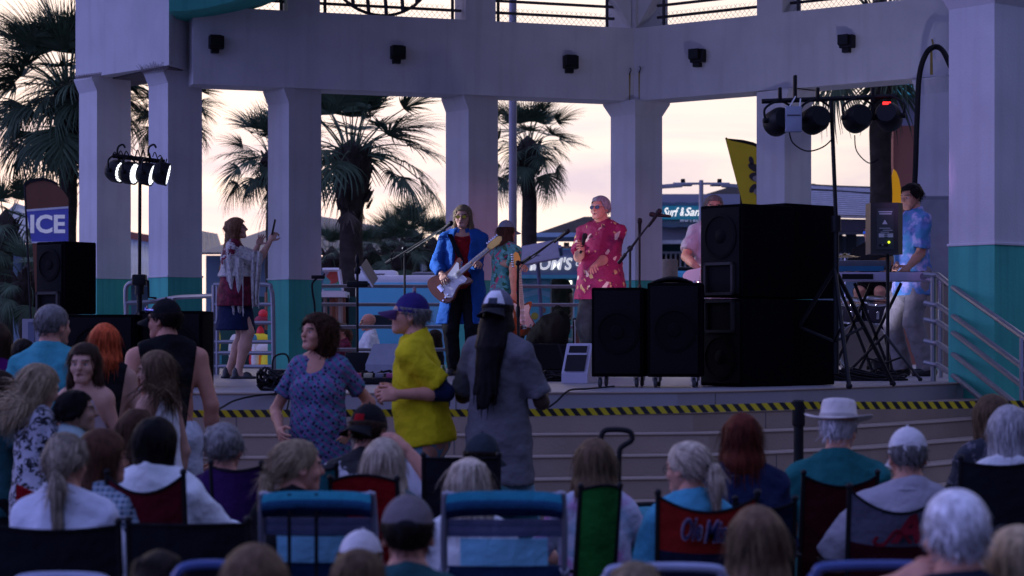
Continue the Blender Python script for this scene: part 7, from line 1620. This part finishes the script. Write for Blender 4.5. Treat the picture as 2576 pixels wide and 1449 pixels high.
# ---- people standing in front of the stage
def front(*a, **k): return person(*a, z0=0.0, H=None, group=FRONTG, **k)
palmprint = pattern('dark_tee_print', 'dye', [(.05, .28, .33), (.008, .02, .03)], 7.0, thr=(.46, .50))
front('grey haired man in an aqua tee shirt at the far left, seen from behind', 128, 11.6, 769, R(-18), skin='pink', g=1.12, hair=('crop', 'grey', .2), head=(-.25, 0), arms=('down', 'down'), top={'m': teal_t, 'sleeve': .75, 'loose': .022, 'print': (palmprint, (-.13, .13, .02, .22))}, bottom={'m': jean})
front('dark haired person in a purple top cut off by the left edge', -14, 11.9, 815, R(-10), sex='f', skin='tan', g=1.2, hair=('bob', 'brown', .10), top={'m': cloth('purple_top', (.085, .006, .10)), 'sleeve': .9, 'loose': .025}, bottom={'m': blk})
front('dark haired child whose head shows behind the grey haired man', 58, 13.6, 855, R(10), skin='tan', hair=('short', 'dark', .2), top={'m': cloth('purple_top', (.085, .006, .10)), 'sleeve': .6}, bottom={'m': blk}, detail=False)
front('woman with bright red long hair in a black tank top, seen from behind', 263, 12.0, 817, R(4), sex='f', skin='fair', g=1.05, hair=('straight', 'red', .34), top={'m': blk, 'sleeve': 0, 'loose': .012}, bottom={'m': blk}, dens=1.3)
front('smiling girl with long brown hair turned towards the camera, left of the redhead', 214, 10.9, 866, R(168), sex='f', skin='fair', g=.88, hair=('long', 'brown', .26), mouth=1, head=(.12, .02), arms=('down', (-.0 + .10, .25, .18)), top={'m': cloth('pale_tank', (.42, .34, .36)), 'sleeve': 0, 'straps': True, 'vneck': .8, 'neck': -.05}, bottom={'m': jean, 'kind': 'shorts', 'len': .4})
capk = front('man in a black cap and black sleeveless shirt with sunglasses pushed up', 420, 12.5, 757, R(14), skin='pink', g=1.12, hair=('crop', 'dark', .2), head=(.85, .0), hat={'m': cloth('cap_black', (.010, .010, .012)), 'bill': cloth('cap_black', (.010, .010, .012))}, arms=('downback', 'down'), top={'m': blk, 'sleeve': 0, 'loose': .02, 'hem': -.1}, bottom={'m': cloth('white_shorts', (.68, .72, .78)), 'kind': 'shorts', 'len': .95, 'loose': .02})
gm = MB(); A_ = [capk['hp'](s_ * .032 + .022 * math.cos(a), .105 - .1 * abs(s_ * .032), .062 + .017 * math.sin(a)) for s_ in (-1, 1) for a in np.linspace(0, 6.28, 12)]
for s_ in (-1, 1): gm.slab([capk['hp'](s_ * .034 + .026 * math.cos(a), .112 - .25 * abs(s_ * .034 + .026 * math.cos(a)), .065 + .018 * math.sin(a)) for a in np.linspace(0, 6.28, 14)[:-1]], Vector(capk['hp'](0, .006, 0)) - Vector(capk['hp'](0, 0, 0)))
gm.tube([capk['hp'](-.08, .02, .062), capk['hp'](-.055, .10, .066), capk['hp'](0, .115, .07), capk['hp'](.055, .10, .066), capk['hp'](.08, .02, .062)], .004, 5)
tag(gm.build('sunglasses', mat('mirror_lens', (.30, .32, .75), .08, .8)), 'blue mirrored sunglasses pushed up on the black cap', 'sunglasses')
front('girl with long windblown hair and a white tank top facing left', 398, 10.8, 886, R(58), sex='f', skin='fair', g=.86, hair=('wind', 'lightbrown', .11), mouth=1, head=(.3, .02), arms=('downback', 'down'), top={'m': whitec, 'sleeve': 0, 'straps': True, 'hem': -.06, 'neck': -.05, 'vneck': .7}, bottom={'m': cloth('white_shorts', (.68, .72, .78)), 'kind': 'shorts', 'len': .45}, dens=1.2)
front('young girl in a black and white spotted dress with blonde hair blowing, facing right', 92, 9.9, 920, R(-58), sex='f', skin='fair', g=.95, hair=('wind', 'blonde', .09), head=(-.1, .35), arms=('fwd', 'fwd'), hands=(.4, .4), top={'m': leo, 'sleeve': .38, 'loose': .02, 'skirt': .40, 'skirt_r': .20, 'name': 'dress', 'hem': -.1}, bottom=None, dens=1.2)
front('dark haired boy in profile looking right, beside the girl in the spotted dress', 186, 9.75, 984, R(-72), skin='olive', g=.95, hair=('short', 'black', .2), head=(-.1, -.1), arms=('bend', 'fwd'), top={'m': cloth('pale_aqua_tee', (.30, .42, .42)), 'sleeve': .6, 'loose': .02}, bottom={'m': blk, 'kind': 'shorts', 'len': .9})
front('child in dark clothes at the left edge beside the spotted dress', -8, 10.4, 935, R(-60), sex='f', skin='fair', g=.9, hair=('long', 'brown', .2), arms=('fwd', 'fwd'), top={'m': cloth('dark_teal_top', (.02, .08, .09)), 'sleeve': .5}, bottom={'m': blk})
front('woman with short dark bushy hair in a blue patterned blouse looking left', 803, 12.4, 794, R(168), sex='f', skin='pink', g=.97, belly=.01, hair=('shag', 'chestnut', .10), mouth=1, head=(-.62, -.12), arms=((W(878, 1085, 12.35), (-.5, -.8, 0)), (W(704, 1082, 12.25), (.6, -.8, 0))), hands=(.6, .6), top={'m': blouse, 'sleeve': .62, 'hem': -.20, 'loose': .022, 'flare': 1.05, 'vneck': 1.0, 'neck': -.01}, bottom={'m': blk})
yel = front('man in a purple cap and yellow tee shirt bending forward, facing left', 1078, 12.0, 742, R(80), skin='pink', g=.97, belly=.01, hair=('crop', 'grey', .2), glasses='clear', lean=.17, head=(.20, -.12), hat={'m': cloth('cap_purple', (.035, .022, .14)), 'bill': cloth('cap_purple2', (.06, .025, .08))}, arms=((W(1006, 992, 11.78), (0, -.5, -1)), (W(1000, 985, 12.15), (.2, -.5, -1))), hands=(1.0, .9),
    top={'m': cloth('yellow_tee', (.62, .50, .012)), 'sleeve': .8, 'hem': -.05, 'loose': .024, 'puff': .020, 'collar': True, 'collar_m': navy, 'armlayer': (navy, .35), 'print': (cloth('tee_print', (.16, .42, .45)), (.02, .12, .20, .38))}, bottom={'m': cloth('light_jeans', (.17, .30, .36)), 'loose': .002})
front('tall man with long dreadlocks, white fronted cap and grey polo shirt, seen from behind', 1252, 11.8, 734, R(-38), skin='dark', g=1.0, hair=('locs', 'black', .52), hat={'m': cloth('cap_grey', (.16, .16, .2)), 'bill': cloth('cap_dark', (.02, .02, .025)), 'back': True, 'logo': cloth('cap_patch', (.06, .07, .09)), 'panel': cloth('cap_panel', (.78, .78, .80))}, head=(.35, .05), arms=((W(1262, 965, 12.2), (-.6, -.4, -.8)), (W(1352, 962, 11.98), (.7, -.5, -.8))), top={'m': greyc, 'sleeve': .85, 'hem': -.26, 'loose': .026, 'flare': 1.06, 'wr': .006}, bottom={'m': cloth('light_jeans', (.17, .30, .36)), 'loose': .006})

# ---------------------------------------------------------------- folding chairs
def camp_chair(label, px, Y, top_py, wpx, back, band=None, yaw=0.0, dip=.05, frame=blackm, arms=True, rise=0.0, textm=None, cat='camping chair', seat=.36, rec=.10):
    p = W(px, top_py, Y); w = S(wpx, Y); zt = p.z; t = thing('camping_chair', label, cat, (p.x, Y + .30, 0), yaw, 'folding chairs of the audience'); y0 = -.20
    rec_ = lambda z: y0 - rec * (z - seat) / max(zt - seat, .1)
    for s_ in (-1, 1):
        m = MB(); m.tube([(s_ * w / 2, y0 + .06, .02), (s_ * w / 2, rec_(seat), seat), (s_ * w / 2, rec_(zt), zt + .012)], .011, 6); m.ball((s_ * w / 2, rec_(zt), zt + .014), .015, 5); m.build('back_post', frame, t)
        m = MB(); m.tube([(s_ * w / 2, y0 + .05, .02), (-s_ * w / 2 * .95, .28, seat)], .010, 6); m.build('leg', frame, t); m = MB(); m.tube([(s_ * w / 2, .30, .02), (s_ * w / 2, y0 + .04, seat)], .010, 6); m.build('leg', frame, t)
        if arms:
            m = MB(); za = seat + .20; m.box((s_ * (w / 2 + .015), .06, za), (.07, .46, .014), ch=.006); m.tube([(s_ * (w / 2 + .01), .27, za), (s_ * w / 2, .29, .02)], .010, 6); m.build('arm_rest', frame, t, 35)
    zs = seat - .02
    def bk(u, v):
        x = (u - .5) * w; e = 1 - (2 * u - 1) ** 2; z = zs + (zt - zs) * v - dip * e * v ** 3 + rise * e * v ** 3; return (x, rec_(z) - .045 * e * (.4 + .6 * v), z)
    m = MB(); vb = .62 if band is not None else 1.0; m.grid(lambda u, v: bk(u, v * vb), 12, 10, .006); bp_ = m.build('back_panel', back, t)
    if band is not None: m = MB(); m.grid(lambda u, v: bk(u, vb + v * (1 - vb)), 12, 6, .007); bp_ = m.build('head_band', band, t)
    m = MB()
    m.tube([Vector(bk(u, 1.0)) + Vector((0, -.003, 0)) for u in np.linspace(0, 1, 13)], .006, 5); m.build('edge_binding', blk, t)
    m = MB(); m.grid(lambda u, v: ((u - .5) * w, y0 + .02 + .47 * v, seat - .05 * (1 - (2 * u - 1) ** 2) * (1 - .5 * v)), 8, 6, .006); m.build('seat', back, t)
    return t, bk, bp_
def beach_chair(label, px, Y, top_py, wpx, yaw=0.0, accent=(.02, .20, .26), strap=False):
    p = W(px, top_py, Y); w = S(wpx, Y); zt = p.z; t = thing('beach_chair', label, 'beach chair', (p.x, Y + .32, 0), yaw, 'folding chairs of the audience'); s0, y0 = .33, -.16
    alu = mat('chair_aluminium', (.32, .33, .40), .35, .8); bkf = lambda z: y0 - .16 * (z - s0) / (zt - s0)
    m = MB(); m.tube(smoothpath([(-w / 2, y0 + .05, .02), (-w / 2, bkf(s0), s0), (-w / 2, bkf(zt - .06), zt - .06), (-w / 2 + .05, bkf(zt), zt - .01), (w / 2 - .05, bkf(zt), zt - .01), (w / 2, bkf(zt - .06), zt - .06), (w / 2, bkf(s0), s0), (w / 2, y0 + .05, .02)], 5), .013, 8); m.build('back_frame', alu, t)
    cols = [((.012, .045, .10), .0, .14), ((.03, .20, .30), .14, .20), ((.012, .04, .10), .20, .33), ((.03, .16, .26), .33, .38), ((.010, .035, .09), .38, .555), ((.24, .60, .78), .56, .725), ((.09, .11, .20), .735, .765), ((.13, .14, .24), .768, .79), ((.09, .11, .20), .793, .815), ((.13, .14, .24), .818, .84)]
    for i, (c, a, b) in enumerate(cols):
        cw = .74 if i == 5 else .96
        m = MB(); m.grid(lambda u, v: ((u - .5) * w * cw, bkf(s0 + (zt - s0) * (a + (b - a) * v)) - .02 * (1 - (2 * u - 1) ** 2) - (.012 if i == 5 else 0), s0 + (zt - s0) * (a + (b - a) * v)), 8, 3, .005); m.build('fabric_panel', cloth('beach_fabric_%d' % i, c), t)
    for i, c in enumerate(((.010, .022, .075), (.014, .07, .15), accent)):      # rolled pillow in three bands
        a = .845 + .05 * i; m = MB()
        def roll(u, v):
            z = s0 + (zt - s0) * (a + .05 * v); k = (i + v) / 3; return ((u - .5) * w * (.97 - .06 * max(k - .7, 0)), bkf(z) - .014 - .055 * math.sin(math.pi * (.12 + .85 * k)), z + .012 * (1 - (2 * u - 1) ** 4))
        m.grid(roll, 12, 4, .006); m.build('pillow_band', cloth('beach_pillow_%d_%d' % (i, int(accent[0] * 1000)), c), t)
    m = MB(); m.grid(lambda u, v: ((u - .5) * w * .94, y0 + .5 * v, s0 - .03 * (1 - (2 * u - 1) ** 2) - .03 * (1 - v)), 8, 6, .005); m.build('seat', cloth('beach_fabric_0', (.012, .045, .10)), t)
    for s_ in (-1, 1):
        m = MB(); m.tube(smoothpath([(s_ * w / 2 * 1.02, bkf(s0 + .34), s0 + .33), (s_ * w / 2 * 1.05, .05, s0 + .24), (s_ * w / 2 * 1.05, .32, s0 + .20)], 4), .019, 8); m.build('arm_rest', alu, t)
        m = MB(); m.tube([(s_ * w / 2 * 1.04, .30, s0 + .2), (s_ * w / 2 * 1.04, -.30, .02)], .012, 6); m.build('leg', alu, t); m = MB(); m.tube([(s_ * w / 2 * 1.04, -.22, s0 + .12), (s_ * w / 2 * 1.04, .34, .02)], .012, 6); m.build('leg', alu, t)
    if strap:
        for x, z1 in ((-.12, .05), (.0, .42)):
            m = MB(); m.box((x * w / .5, bkf(zt * .8) - .085, zt - (zt - s0) * (1 - z1) / 2), (.014, .004, (zt - s0) * (1 - z1))); m.build('strap', blk, t, 0)
    return t
def seated(*a, **k):
    k.setdefault('arms', ('lap', 'lap')); k.setdefault('h', .0125); k.setdefault('group', SEATG); H = k.pop('H', None); return person(*a, H, pose='sit', z0=0.0, **k)
maroon = cloth('maroon_fabric', (.085, .004, .012)); blackf = cloth('black_fabric', (.010, .011, .016)); purplef = cloth('purple_fabric', (.035, .010, .075)); greenf = cloth('green_fabric', (.015, .15, .025)); redf = cloth('red_fabric', (.22, .003, .008)); tealf = cloth('teal_fabric', (.02, .13, .15)); greyf = cloth('grey_fabric', (.11, .11, .15)); redband = cloth('red_band', (.26, .014, .010))
wine = cloth('wine_fabric', (.045, .004, .008))
# back rows first: right hand side
seated('brown haired person at the far right behind the white haired woman', 2497, 10.2, 998, R(8), sex='f', skin='fair', hair=('bob', 'lightbrown', .13), top={'m': dotty, 'sleeve': .6, 'loose': .02}, bottom={'m': blk})
seated('white haired woman in a white top in the dark chair at the right edge', 2540, 9.1, 1028, R(4), sex='f', skin='fair', hair=('bob', 'silver', .11), top={'m': whitec, 'sleeve': .6}, bottom={'m': blk})
camp_chair('large black folding chair at the right edge under the white haired woman', 2512, 8.85, 1160, 190, blackf, None, 0, dip=.02)
seated('man in a pale wide brimmed hat and dark teal tee shirt near the black post', 2108, 9.9, 1024, R(-8), skin='pink', g=1.1, hair=('short', 'whiteh', .2), hat='hat', head=(-.25, .1), glasses='clear', top={'m': cloth('dark_teal_tee', (.015, .13, .13)), 'sleeve': .7, 'loose': .025}, bottom={'m': khaki})
camp_chair('dark wine red folding chair under the man in the wide brimmed hat', 2098, 9.62, 1196, 190, wine, None, R(6), dip=.05)
seated('woman with long dark auburn hair in a navy jacket', 1868, 9.2, 1044, R(2), sex='f', skin='fair', g=1.15, hair=('long', 'auburn', .27), top={'m': navy, 'sleeve': 1.9, 'loose': .03}, bottom={'m': navy}, dens=1.3)
camp_chair('dark navy folding chair of the woman with auburn hair', 1925, 8.9, 1262, 150, cloth('navy_fabric', (.010, .013, .035)), None, 0, dip=.03)
seated('man in a white cap and pale grey shirt in the chair with the letter A', 2285, 9.0, 1084, R(-4), skin='pink', g=1.15, hair=('crop', 'grey', .2), head=(.05, .12), hat={'m': cloth('cap_white', (.66, .63, .63)), 'back': 'strap'}, top={'m': cloth('pale_grey_shirt', (.36, .34, .38)), 'sleeve': .95, 'loose': .035, 'wr': .006, 'collar': True}, bottom={'m': khaki}, arms=('rest', 'rest'))
t, bk_, bp_ = camp_chair('grey and red folding chair with a crimson script letter A', 2262, 8.55, 1232, 250, wine, greyf, 0, dip=.095, seat=.34)
# the crimson letter on the grey band
cr = cloth('crimson_letter', (.14, .006, .015)); c_ = Vector(bk_(.52, .80)); zc_ = c_.z
o = lettering('A', .165, cr, bp_, (c_.x + .015, c_.y - .0175, zc_), rot=(R(83), 0, 0), shear=.32, bold=.006, depth=.004)
m = MB(); m.tube(smoothpath([(c_.x + .035, c_.y - .018, zc_ - .055), (c_.x - .02, c_.y - .019, zc_ - .005), (c_.x - .075, c_.y - .018, zc_ - .062), (c_.x - .115, c_.y - .014, zc_ - .055), (c_.x - .10, c_.y - .016, zc_ - .030)], 4), .008, 5); m.build('letter_tail', cr, bp_)
seated('blonde woman with glasses and a ponytail in a bright blue top', 1738, 8.4, 1114, R(22), sex='f', skin='pink', g=1.12, hair=('pony', 'palegold', .22), head=(.42, .05), glasses='clear', ring=blk, top={'m': cloth('bright_blue_top', (.07, .33, .46)), 'sleeve': .9, 'loose': .02}, bottom={'m': jean}, dens=1.2)
t, bk_, bp_ = camp_chair('folding chair with a red head band lettered in navy script', 1780, 8.05, 1248, 250, cloth('navy_fabric', (.010, .013, .035)), redband, 0, dip=.06)
nb = cloth('navy_letter', (.022, .026, .08)); wb = cloth('letter_outline', (.30, .22, .30))
for tx_, u0_, u1_ in (('Ole', .24, .43), ('Miss', .47, .74)):
    for mm_, bo_, dy_ in ((wb, .030, .0), (nb, .006, -.004)):
        a_, b_ = Vector(bk_(u0_, .82)), Vector(bk_(u1_, .82)); o = fit_text(tx_, mm_, bp_, a_.x - (bo_ > .01) * .006, b_.x + (bo_ > .01) * .006, a_.z - .042 - (bo_ > .01) * .005, a_.z + .038 + (bo_ > .01) * .005, min(a_.y, b_.y) - .016 + dy_, shear=.35, bold=bo_, depth=.006)
seated('girl with long straight brown hair in a pink and white tie dye shirt', 1497, 8.9, 1108, R(8), sex='f', skin='fair', g=.98, hair=('straight', 'lightbrown', .30), head=(-.1, .0), arms=('rest', 'rest'), top={'m': tie1, 'sleeve': 1.3, 'loose': .03, 'wr': .005}, bottom={'m': jean}, dens=1.3)
camp_chair('bright green folding chair beside the girl in tie dye', 1452, 8.3, 1232, 105, greenf, None, R(18), dip=-.02, rise=.0)
# pull handle of a wagon with towels
Yw2 = 9.6; q = W(1552, 0, Yw2); t = thing('wagon', 'black pull wagon with a loop handle and teal towels beside the tie dye girl', 'wagon', (q.x, Yw2, 0)); wl2 = lambda px, py, dy=0.0: W(px, py, Yw2 + dy) - Vector(t.location)
m = MB(); m.tube(smoothpath([wl2(1512, 1108), wl2(1514, 1092), wl2(1526, 1082), wl2(1560, 1081), wl2(1584, 1086), wl2(1590, 1098), wl2(1586, 1110), wl2(1564, 1124), wl2(1558, 1140), wl2(1556, 1200), wl2(1556, 1262)], 5), .013, 8); m.build('handle', blackp, t)
m = MB(); m.tube(smoothpath([wl2(1558, 1262), wl2(1566, 1268), wl2(1590, 1270), wl2(1650, 1268), wl2(1665, 1280), wl2(1668, 1330)], 4), .012, 6); m.tube([wl2(1560, 1265), wl2(1560, 1330)], .012, 6); m.build('frame', blackm, t)
m = MB(); m.box(wl2(1612, 1372, .25), (S(110, Yw2), .55, .30), ch=.02); m.build('tub', tealf, t, 35)
for dx in (-.17, .17): m = MB(); m.lathe([(.085, -.02), (.10, -.015), (.10, .015), (.085, .02)], wl2(1612, 1372) + Vector((dx, 0, 0)) - Vector((0, 0, wl2(1612, 1372).z - .105)), Matrix.Rotation(R(90), 3, 'Y'), 18); m.build('wheel', blackp, t)
P2 = [ell_(tuple(wl2(1592, 1308, .18)), (.10, .12, .09), None, .04), ell_(tuple(wl2(1622, 1315, .22)), (.09, .12, .085), None, .04), ell_(tuple(wl2(1608, 1335, .20)), (.13, .13, .08), None, .04)]
V_, Q_ = fieldmesh(P2, .014, wrinkle=.010, seed=3); tag(link('towel', np_mesh('towel', V_, Q_, cloth('aqua_towel', (.08, .30, .36)))), 'crumpled aqua towels lying in the wagon', 'towel').location = t.location
# left half
seated('short grey haired man in the purple chair', 562, 9.5, 1067, R(-5), skin='pink', hair=('short', 'grey', .2), top={'m': purplef, 'sleeve': .6}, bottom={'m': blk})
camp_chair('purple folding chair with a dark bag beside the grey haired man', 612, 9.25, 1172, 130, purplef, None, R(-6), dip=.02)
seated('person in a black and red cap and a black and white shirt', 925, 9.9, 1024, R(-14), skin='pink', g=1.12, hair=('crop', 'brown', .2), head=(-.2, .1), hat={'m': cloth('cap_black', (.010, .010, .012)), 'logo': cloth('cap_red', (.30, .006, .01)), 'back': True}, top={'m': bw, 'sleeve': .8, 'loose': .03}, bottom={'m': blk}, arms=('lap', (W(1030, 1140, 9.7), (.6, .2, -1))))
camp_chair('teal folding chair just left of the red chair', 838, 9.3, 1176, 76, tealf, None, R(-10), dip=.01, arms=False)
seated('person in a dark cap seated low in front of the dreadlocked man', 1212, 9.9, 1098, R(-18), skin='pink', hair=('crop', 'dark', .2), hat={'m': cloth('cap_slate', (.03, .04, .05))}, top={'m': cloth('dark_teal_top', (.02, .08, .09)), 'sleeve': .7}, bottom={'m': blk}, arms=('rest', 'rest'))
camp_chair('black framed folding chair of the person in the dark cap', 1160, 9.6, 1152, 190, blackf, None, 0, dip=.0)
seated('woman with straight pale blonde hair in the red chair', 965, 8.7, 1107, R(3), sex='f', skin='fair', g=1.05, hair=('straight', 'palegold', .22), top={'m': cloth('sage_top', (.07, .15, .15)), 'sleeve': .9, 'loose': .025}, bottom={'m': jean}, dens=1.3)
camp_chair('bright red folding chair with a hooded top edge', 925, 8.35, 1212, 168, redf, None, R(-3), dip=-.03, rise=.0)
seated('blonde woman looking right with a low ponytail, in the left striped beach chair', 742, 8.3, 1109, R(-22), sex='f', skin='pink', g=1.05, hair=('lowpony', 'blonde', .20), head=(-.78, .02), mouth=0, ring=blk, top={'m': blk, 'sleeve': .7}, bottom={'m': jean}, arms=('lap', 'chin'), dens=1.2)
beach_chair('left one of two blue striped beach chairs, with dangling black straps', 798, 7.75, 1240, 282, 0, strap=True)
seated('grey blonde woman with a messy top knot in the right striped beach chair', 1180, 8.2, 1158, R(4), sex='f', skin='fair', g=1.0, hair=('long', 'palegold', .17), top={'m': whitec, 'sleeve': .7}, bottom={'m': jean}, dens=1.3)
b2 = beach_chair('right one of two blue striped beach chairs', 1268, 7.55, 1240, 300, 0, accent=(.015, .17, .24))
seated('dark haired woman in a fluffy white jacket in the maroon chair', 388, 8.7, 1058, R(-18), sex='f', skin='fair', g=1.2, hair=('bob', 'black', .13), head=(-.2, .1), top={'m': cloth('fluffy_white', (.74, .78, .80), .95), 'sleeve': 1.95, 'loose': .05, 'puff': .035, 'wr': .007}, bottom={'m': blk}, arms=('lap', 'fwd'), dens=1.2)
camp_chair('maroon and black folding chair of the woman in the white jacket', 378, 8.3, 1196, 195, blackf, maroon, R(-4), dip=.07)
seated('auburn haired person peeking out behind the woman in the white jacket', 342, 9.4, 1034, R(5), sex='f', skin='fair', hair=('long', 'chestnut', .2), top={'m': cloth('sage_top', (.07, .15, .15)), 'sleeve': .6}, bottom={'m': blk})
seated('woman with brown hair and glasses in a plaid shirt beside the ponytail', 252, 8.4, 1088, R(-32), sex='f', skin='pink', hair=('bob', 'chestnut', .14), glasses='clear', head=(-.42, .02), top={'m': plaid_, 'sleeve': 1.7, 'loose': .025}, bottom={'m': jean})
seated('blonde woman with a long ponytail and white shirt at the left, seen from behind', 163, 7.75, 1093, R(-6), sex='f', skin='pink', g=1.1, hair=('lowpony', 'palegold', .30), ring=blk, head=(0, .05), top={'m': cloth('white_blue_shirt', (.66, .68, .78)), 'sleeve': .9, 'loose': .03}, bottom={'m': jean}, dens=1.6)
camp_chair('wide black folding chair under the ponytail at the left edge', 140, 7.2, 1322, 315, blackf, None, 0, dip=.015)
camp_chair('empty looking black folding chair right of the ponytail chair', 465, 7.2, 1318, 300, blackf, None, R(2), dip=.0)
m = MB(); p = W(72, 1240, 8.6); m.slab([(p.x - .06, 8.6, p.z - .10), (p.x + .05, 8.6, p.z - .04), (p.x + .045, 8.6, p.z - .01), (p.x - .05, 8.6, p.z + .035)], (0, .02, 0)); tag(m.build('red_cup', redf, None, 0), 'small red folded cloth beside the spotted dress', 'cloth')
# nearest row
seated('white haired man in a dark shirt, large at the lower right, hand at his face', 2408, 5.45, 1238, R(4), skin='pink', g=1.05, hair=('crop', 'whiteh', .2), arms=('face', 'lap'), top={'m': cloth('dark_navy_shirt', (.014, .018, .035)), 'sleeve': .5}, bottom={'m': khaki}, dens=2.6, H=1.74)
seated('woman with long light brown hair at the bottom right of centre', 1905, 6.3, 1281, R(6), sex='f', skin='fair', hair=('straight', 'lightbrown', .34), top={'m': blk, 'sleeve': .7}, bottom={'m': jean}, dens=2.4)
seated('man in a grey brown cap with a dark strap at the bottom centre', 1026, 6.6, 1257, R(0), skin='pink', g=1.05, hair=('crop', 'dark', .2), hat={'m': cloth('cap_taupe', (.17, .145, .155)), 'bill': cloth('cap_dark', (.02, .02, .025)), 'back': 'strap'}, top={'m': cloth('dark_teal_top', (.02, .08, .09)), 'sleeve': .6}, bottom={'m': jean})
seated('small child in a white cap with red trim at the bottom centre', 905, 6.9, 1344, R(-25), skin='fair', H=1.2, hair=('short', 'lightbrown', .2), hat={'m': cloth('cap_white', (.66, .63, .63)), 'bill': cloth('cap_pink', (.40, .12, .16)), 'tilt': -.2}, top={'m': redf, 'sleeve': .6}, bottom={'m': jean})
seated('brown haired child at the bottom edge before the child in white', 900, 5.7, 1388, R(0), skin='fair', H=1.3, hair=('short', 'lightbrown', .2), top={'m': navy, 'sleeve': .6}, bottom={'m': jean}, dens=1.8)
seated('light brown haired head at the bottom edge left of centre', 640, 5.4, 1380, R(10), sex='f', skin='fair', H=1.45, hair=('bob', 'lightbrown', .12), top={'m': navy, 'sleeve': .6}, bottom={'m': jean}, dens=1.8)
seated('dark haired head at the bottom edge below the black chairs', 400, 6.0, 1392, R(0), skin='tan', H=1.35, hair=('short', 'dark', .2), top={'m': blk, 'sleeve': .6}, bottom={'m': jean}, dens=1.8)
seated('light haired person cut off by the right edge near the bottom', 2566, 5.6, 1335, R(10), sex='f', skin='fair', hair=('bob', 'blonde', .13), top={'m': navy, 'sleeve': .6}, bottom={'m': jean}, dens=1.8)
seated('fair haired child whose crown just shows at the bottom edge by the pale chair rail', 1598, 5.6, 1420, R(0), skin='fair', H=1.25, hair=('short', 'blonde', .2), top={'m': navy, 'sleeve': .6}, bottom={'m': jean}, dens=1.6)
# pale tube framed chair at the bottom and blue ones beside it
def tube_chair(label, px, Y, top_py, wpx, tube, fab):
    p = W(px, top_py, Y); w = S(wpx, Y); zt = p.z; t = thing('lawn_chair', label, 'lawn chair', (p.x, Y, 0), 0, 'folding chairs of the audience')
    m = MB(); m.tube(smoothpath([(-w / 2, .02, .02), (-w / 2, -.10, zt - .12), (-w / 2 + .01, -.14, zt - .03), (-w / 2 + .05, -.15, zt), (w / 2 - .05, -.15, zt), (w / 2 - .01, -.14, zt - .03), (w / 2, -.10, zt - .12), (w / 2, .02, .02)], 5), .014, 8); m.build('back_frame', tube, t)
    for i in range(5): m = MB(); z0_ = .30 + (zt - .36) * i / 5; m.grid(lambda u, v: ((u - .5) * w * .96, -.07 - .05 * (z0_ / zt), z0_ + (zt - .36) / 5 * .8 * v), 4, 2, .004); m.build('webbing', fab, t)
    m = MB(); m.grid(lambda u, v: ((u - .5) * w * .95, -.05 + .45 * v, .30 + .02 * v), 4, 4, .005); m.build('seat', fab, t)
    for s_ in (-1, 1): m = MB(); m.tube([(s_ * w / 2, .40, .32), (s_ * w / 2, -.10, .02)], .012, 6); m.tube([(s_ * w / 2, -.06, .5), (s_ * w / 2, .36, .5), (s_ * w / 2, .40, .02)], .012, 6); m.build('side_frame', tube, t)
tube_chair('lawn chair with a pale blue tube frame at the bottom right of centre', 1664, 6.2, 1415, 300, mat('pale_blue_tube', (.36, .40, .55), .35, .3), navy)
tube_chair('lawn chair with a blue tube top at the bottom left of centre', 552, 5.9, 1408, 190, mat('blue_tube', (.06, .10, .28), .35, .3), navy)
tube_chair('blue lawn chair at the bottom edge in front of the letter A chair', 2190, 5.9, 1410, 330, mat('blue_tube', (.06, .10, .28), .35, .3), navy)
tube_chair('pale lawn chair rail at the bottom left corner', 185, 5.8, 1438, 250, mat('pale_blue_tube', (.36, .40, .55), .35, .3), blackf)
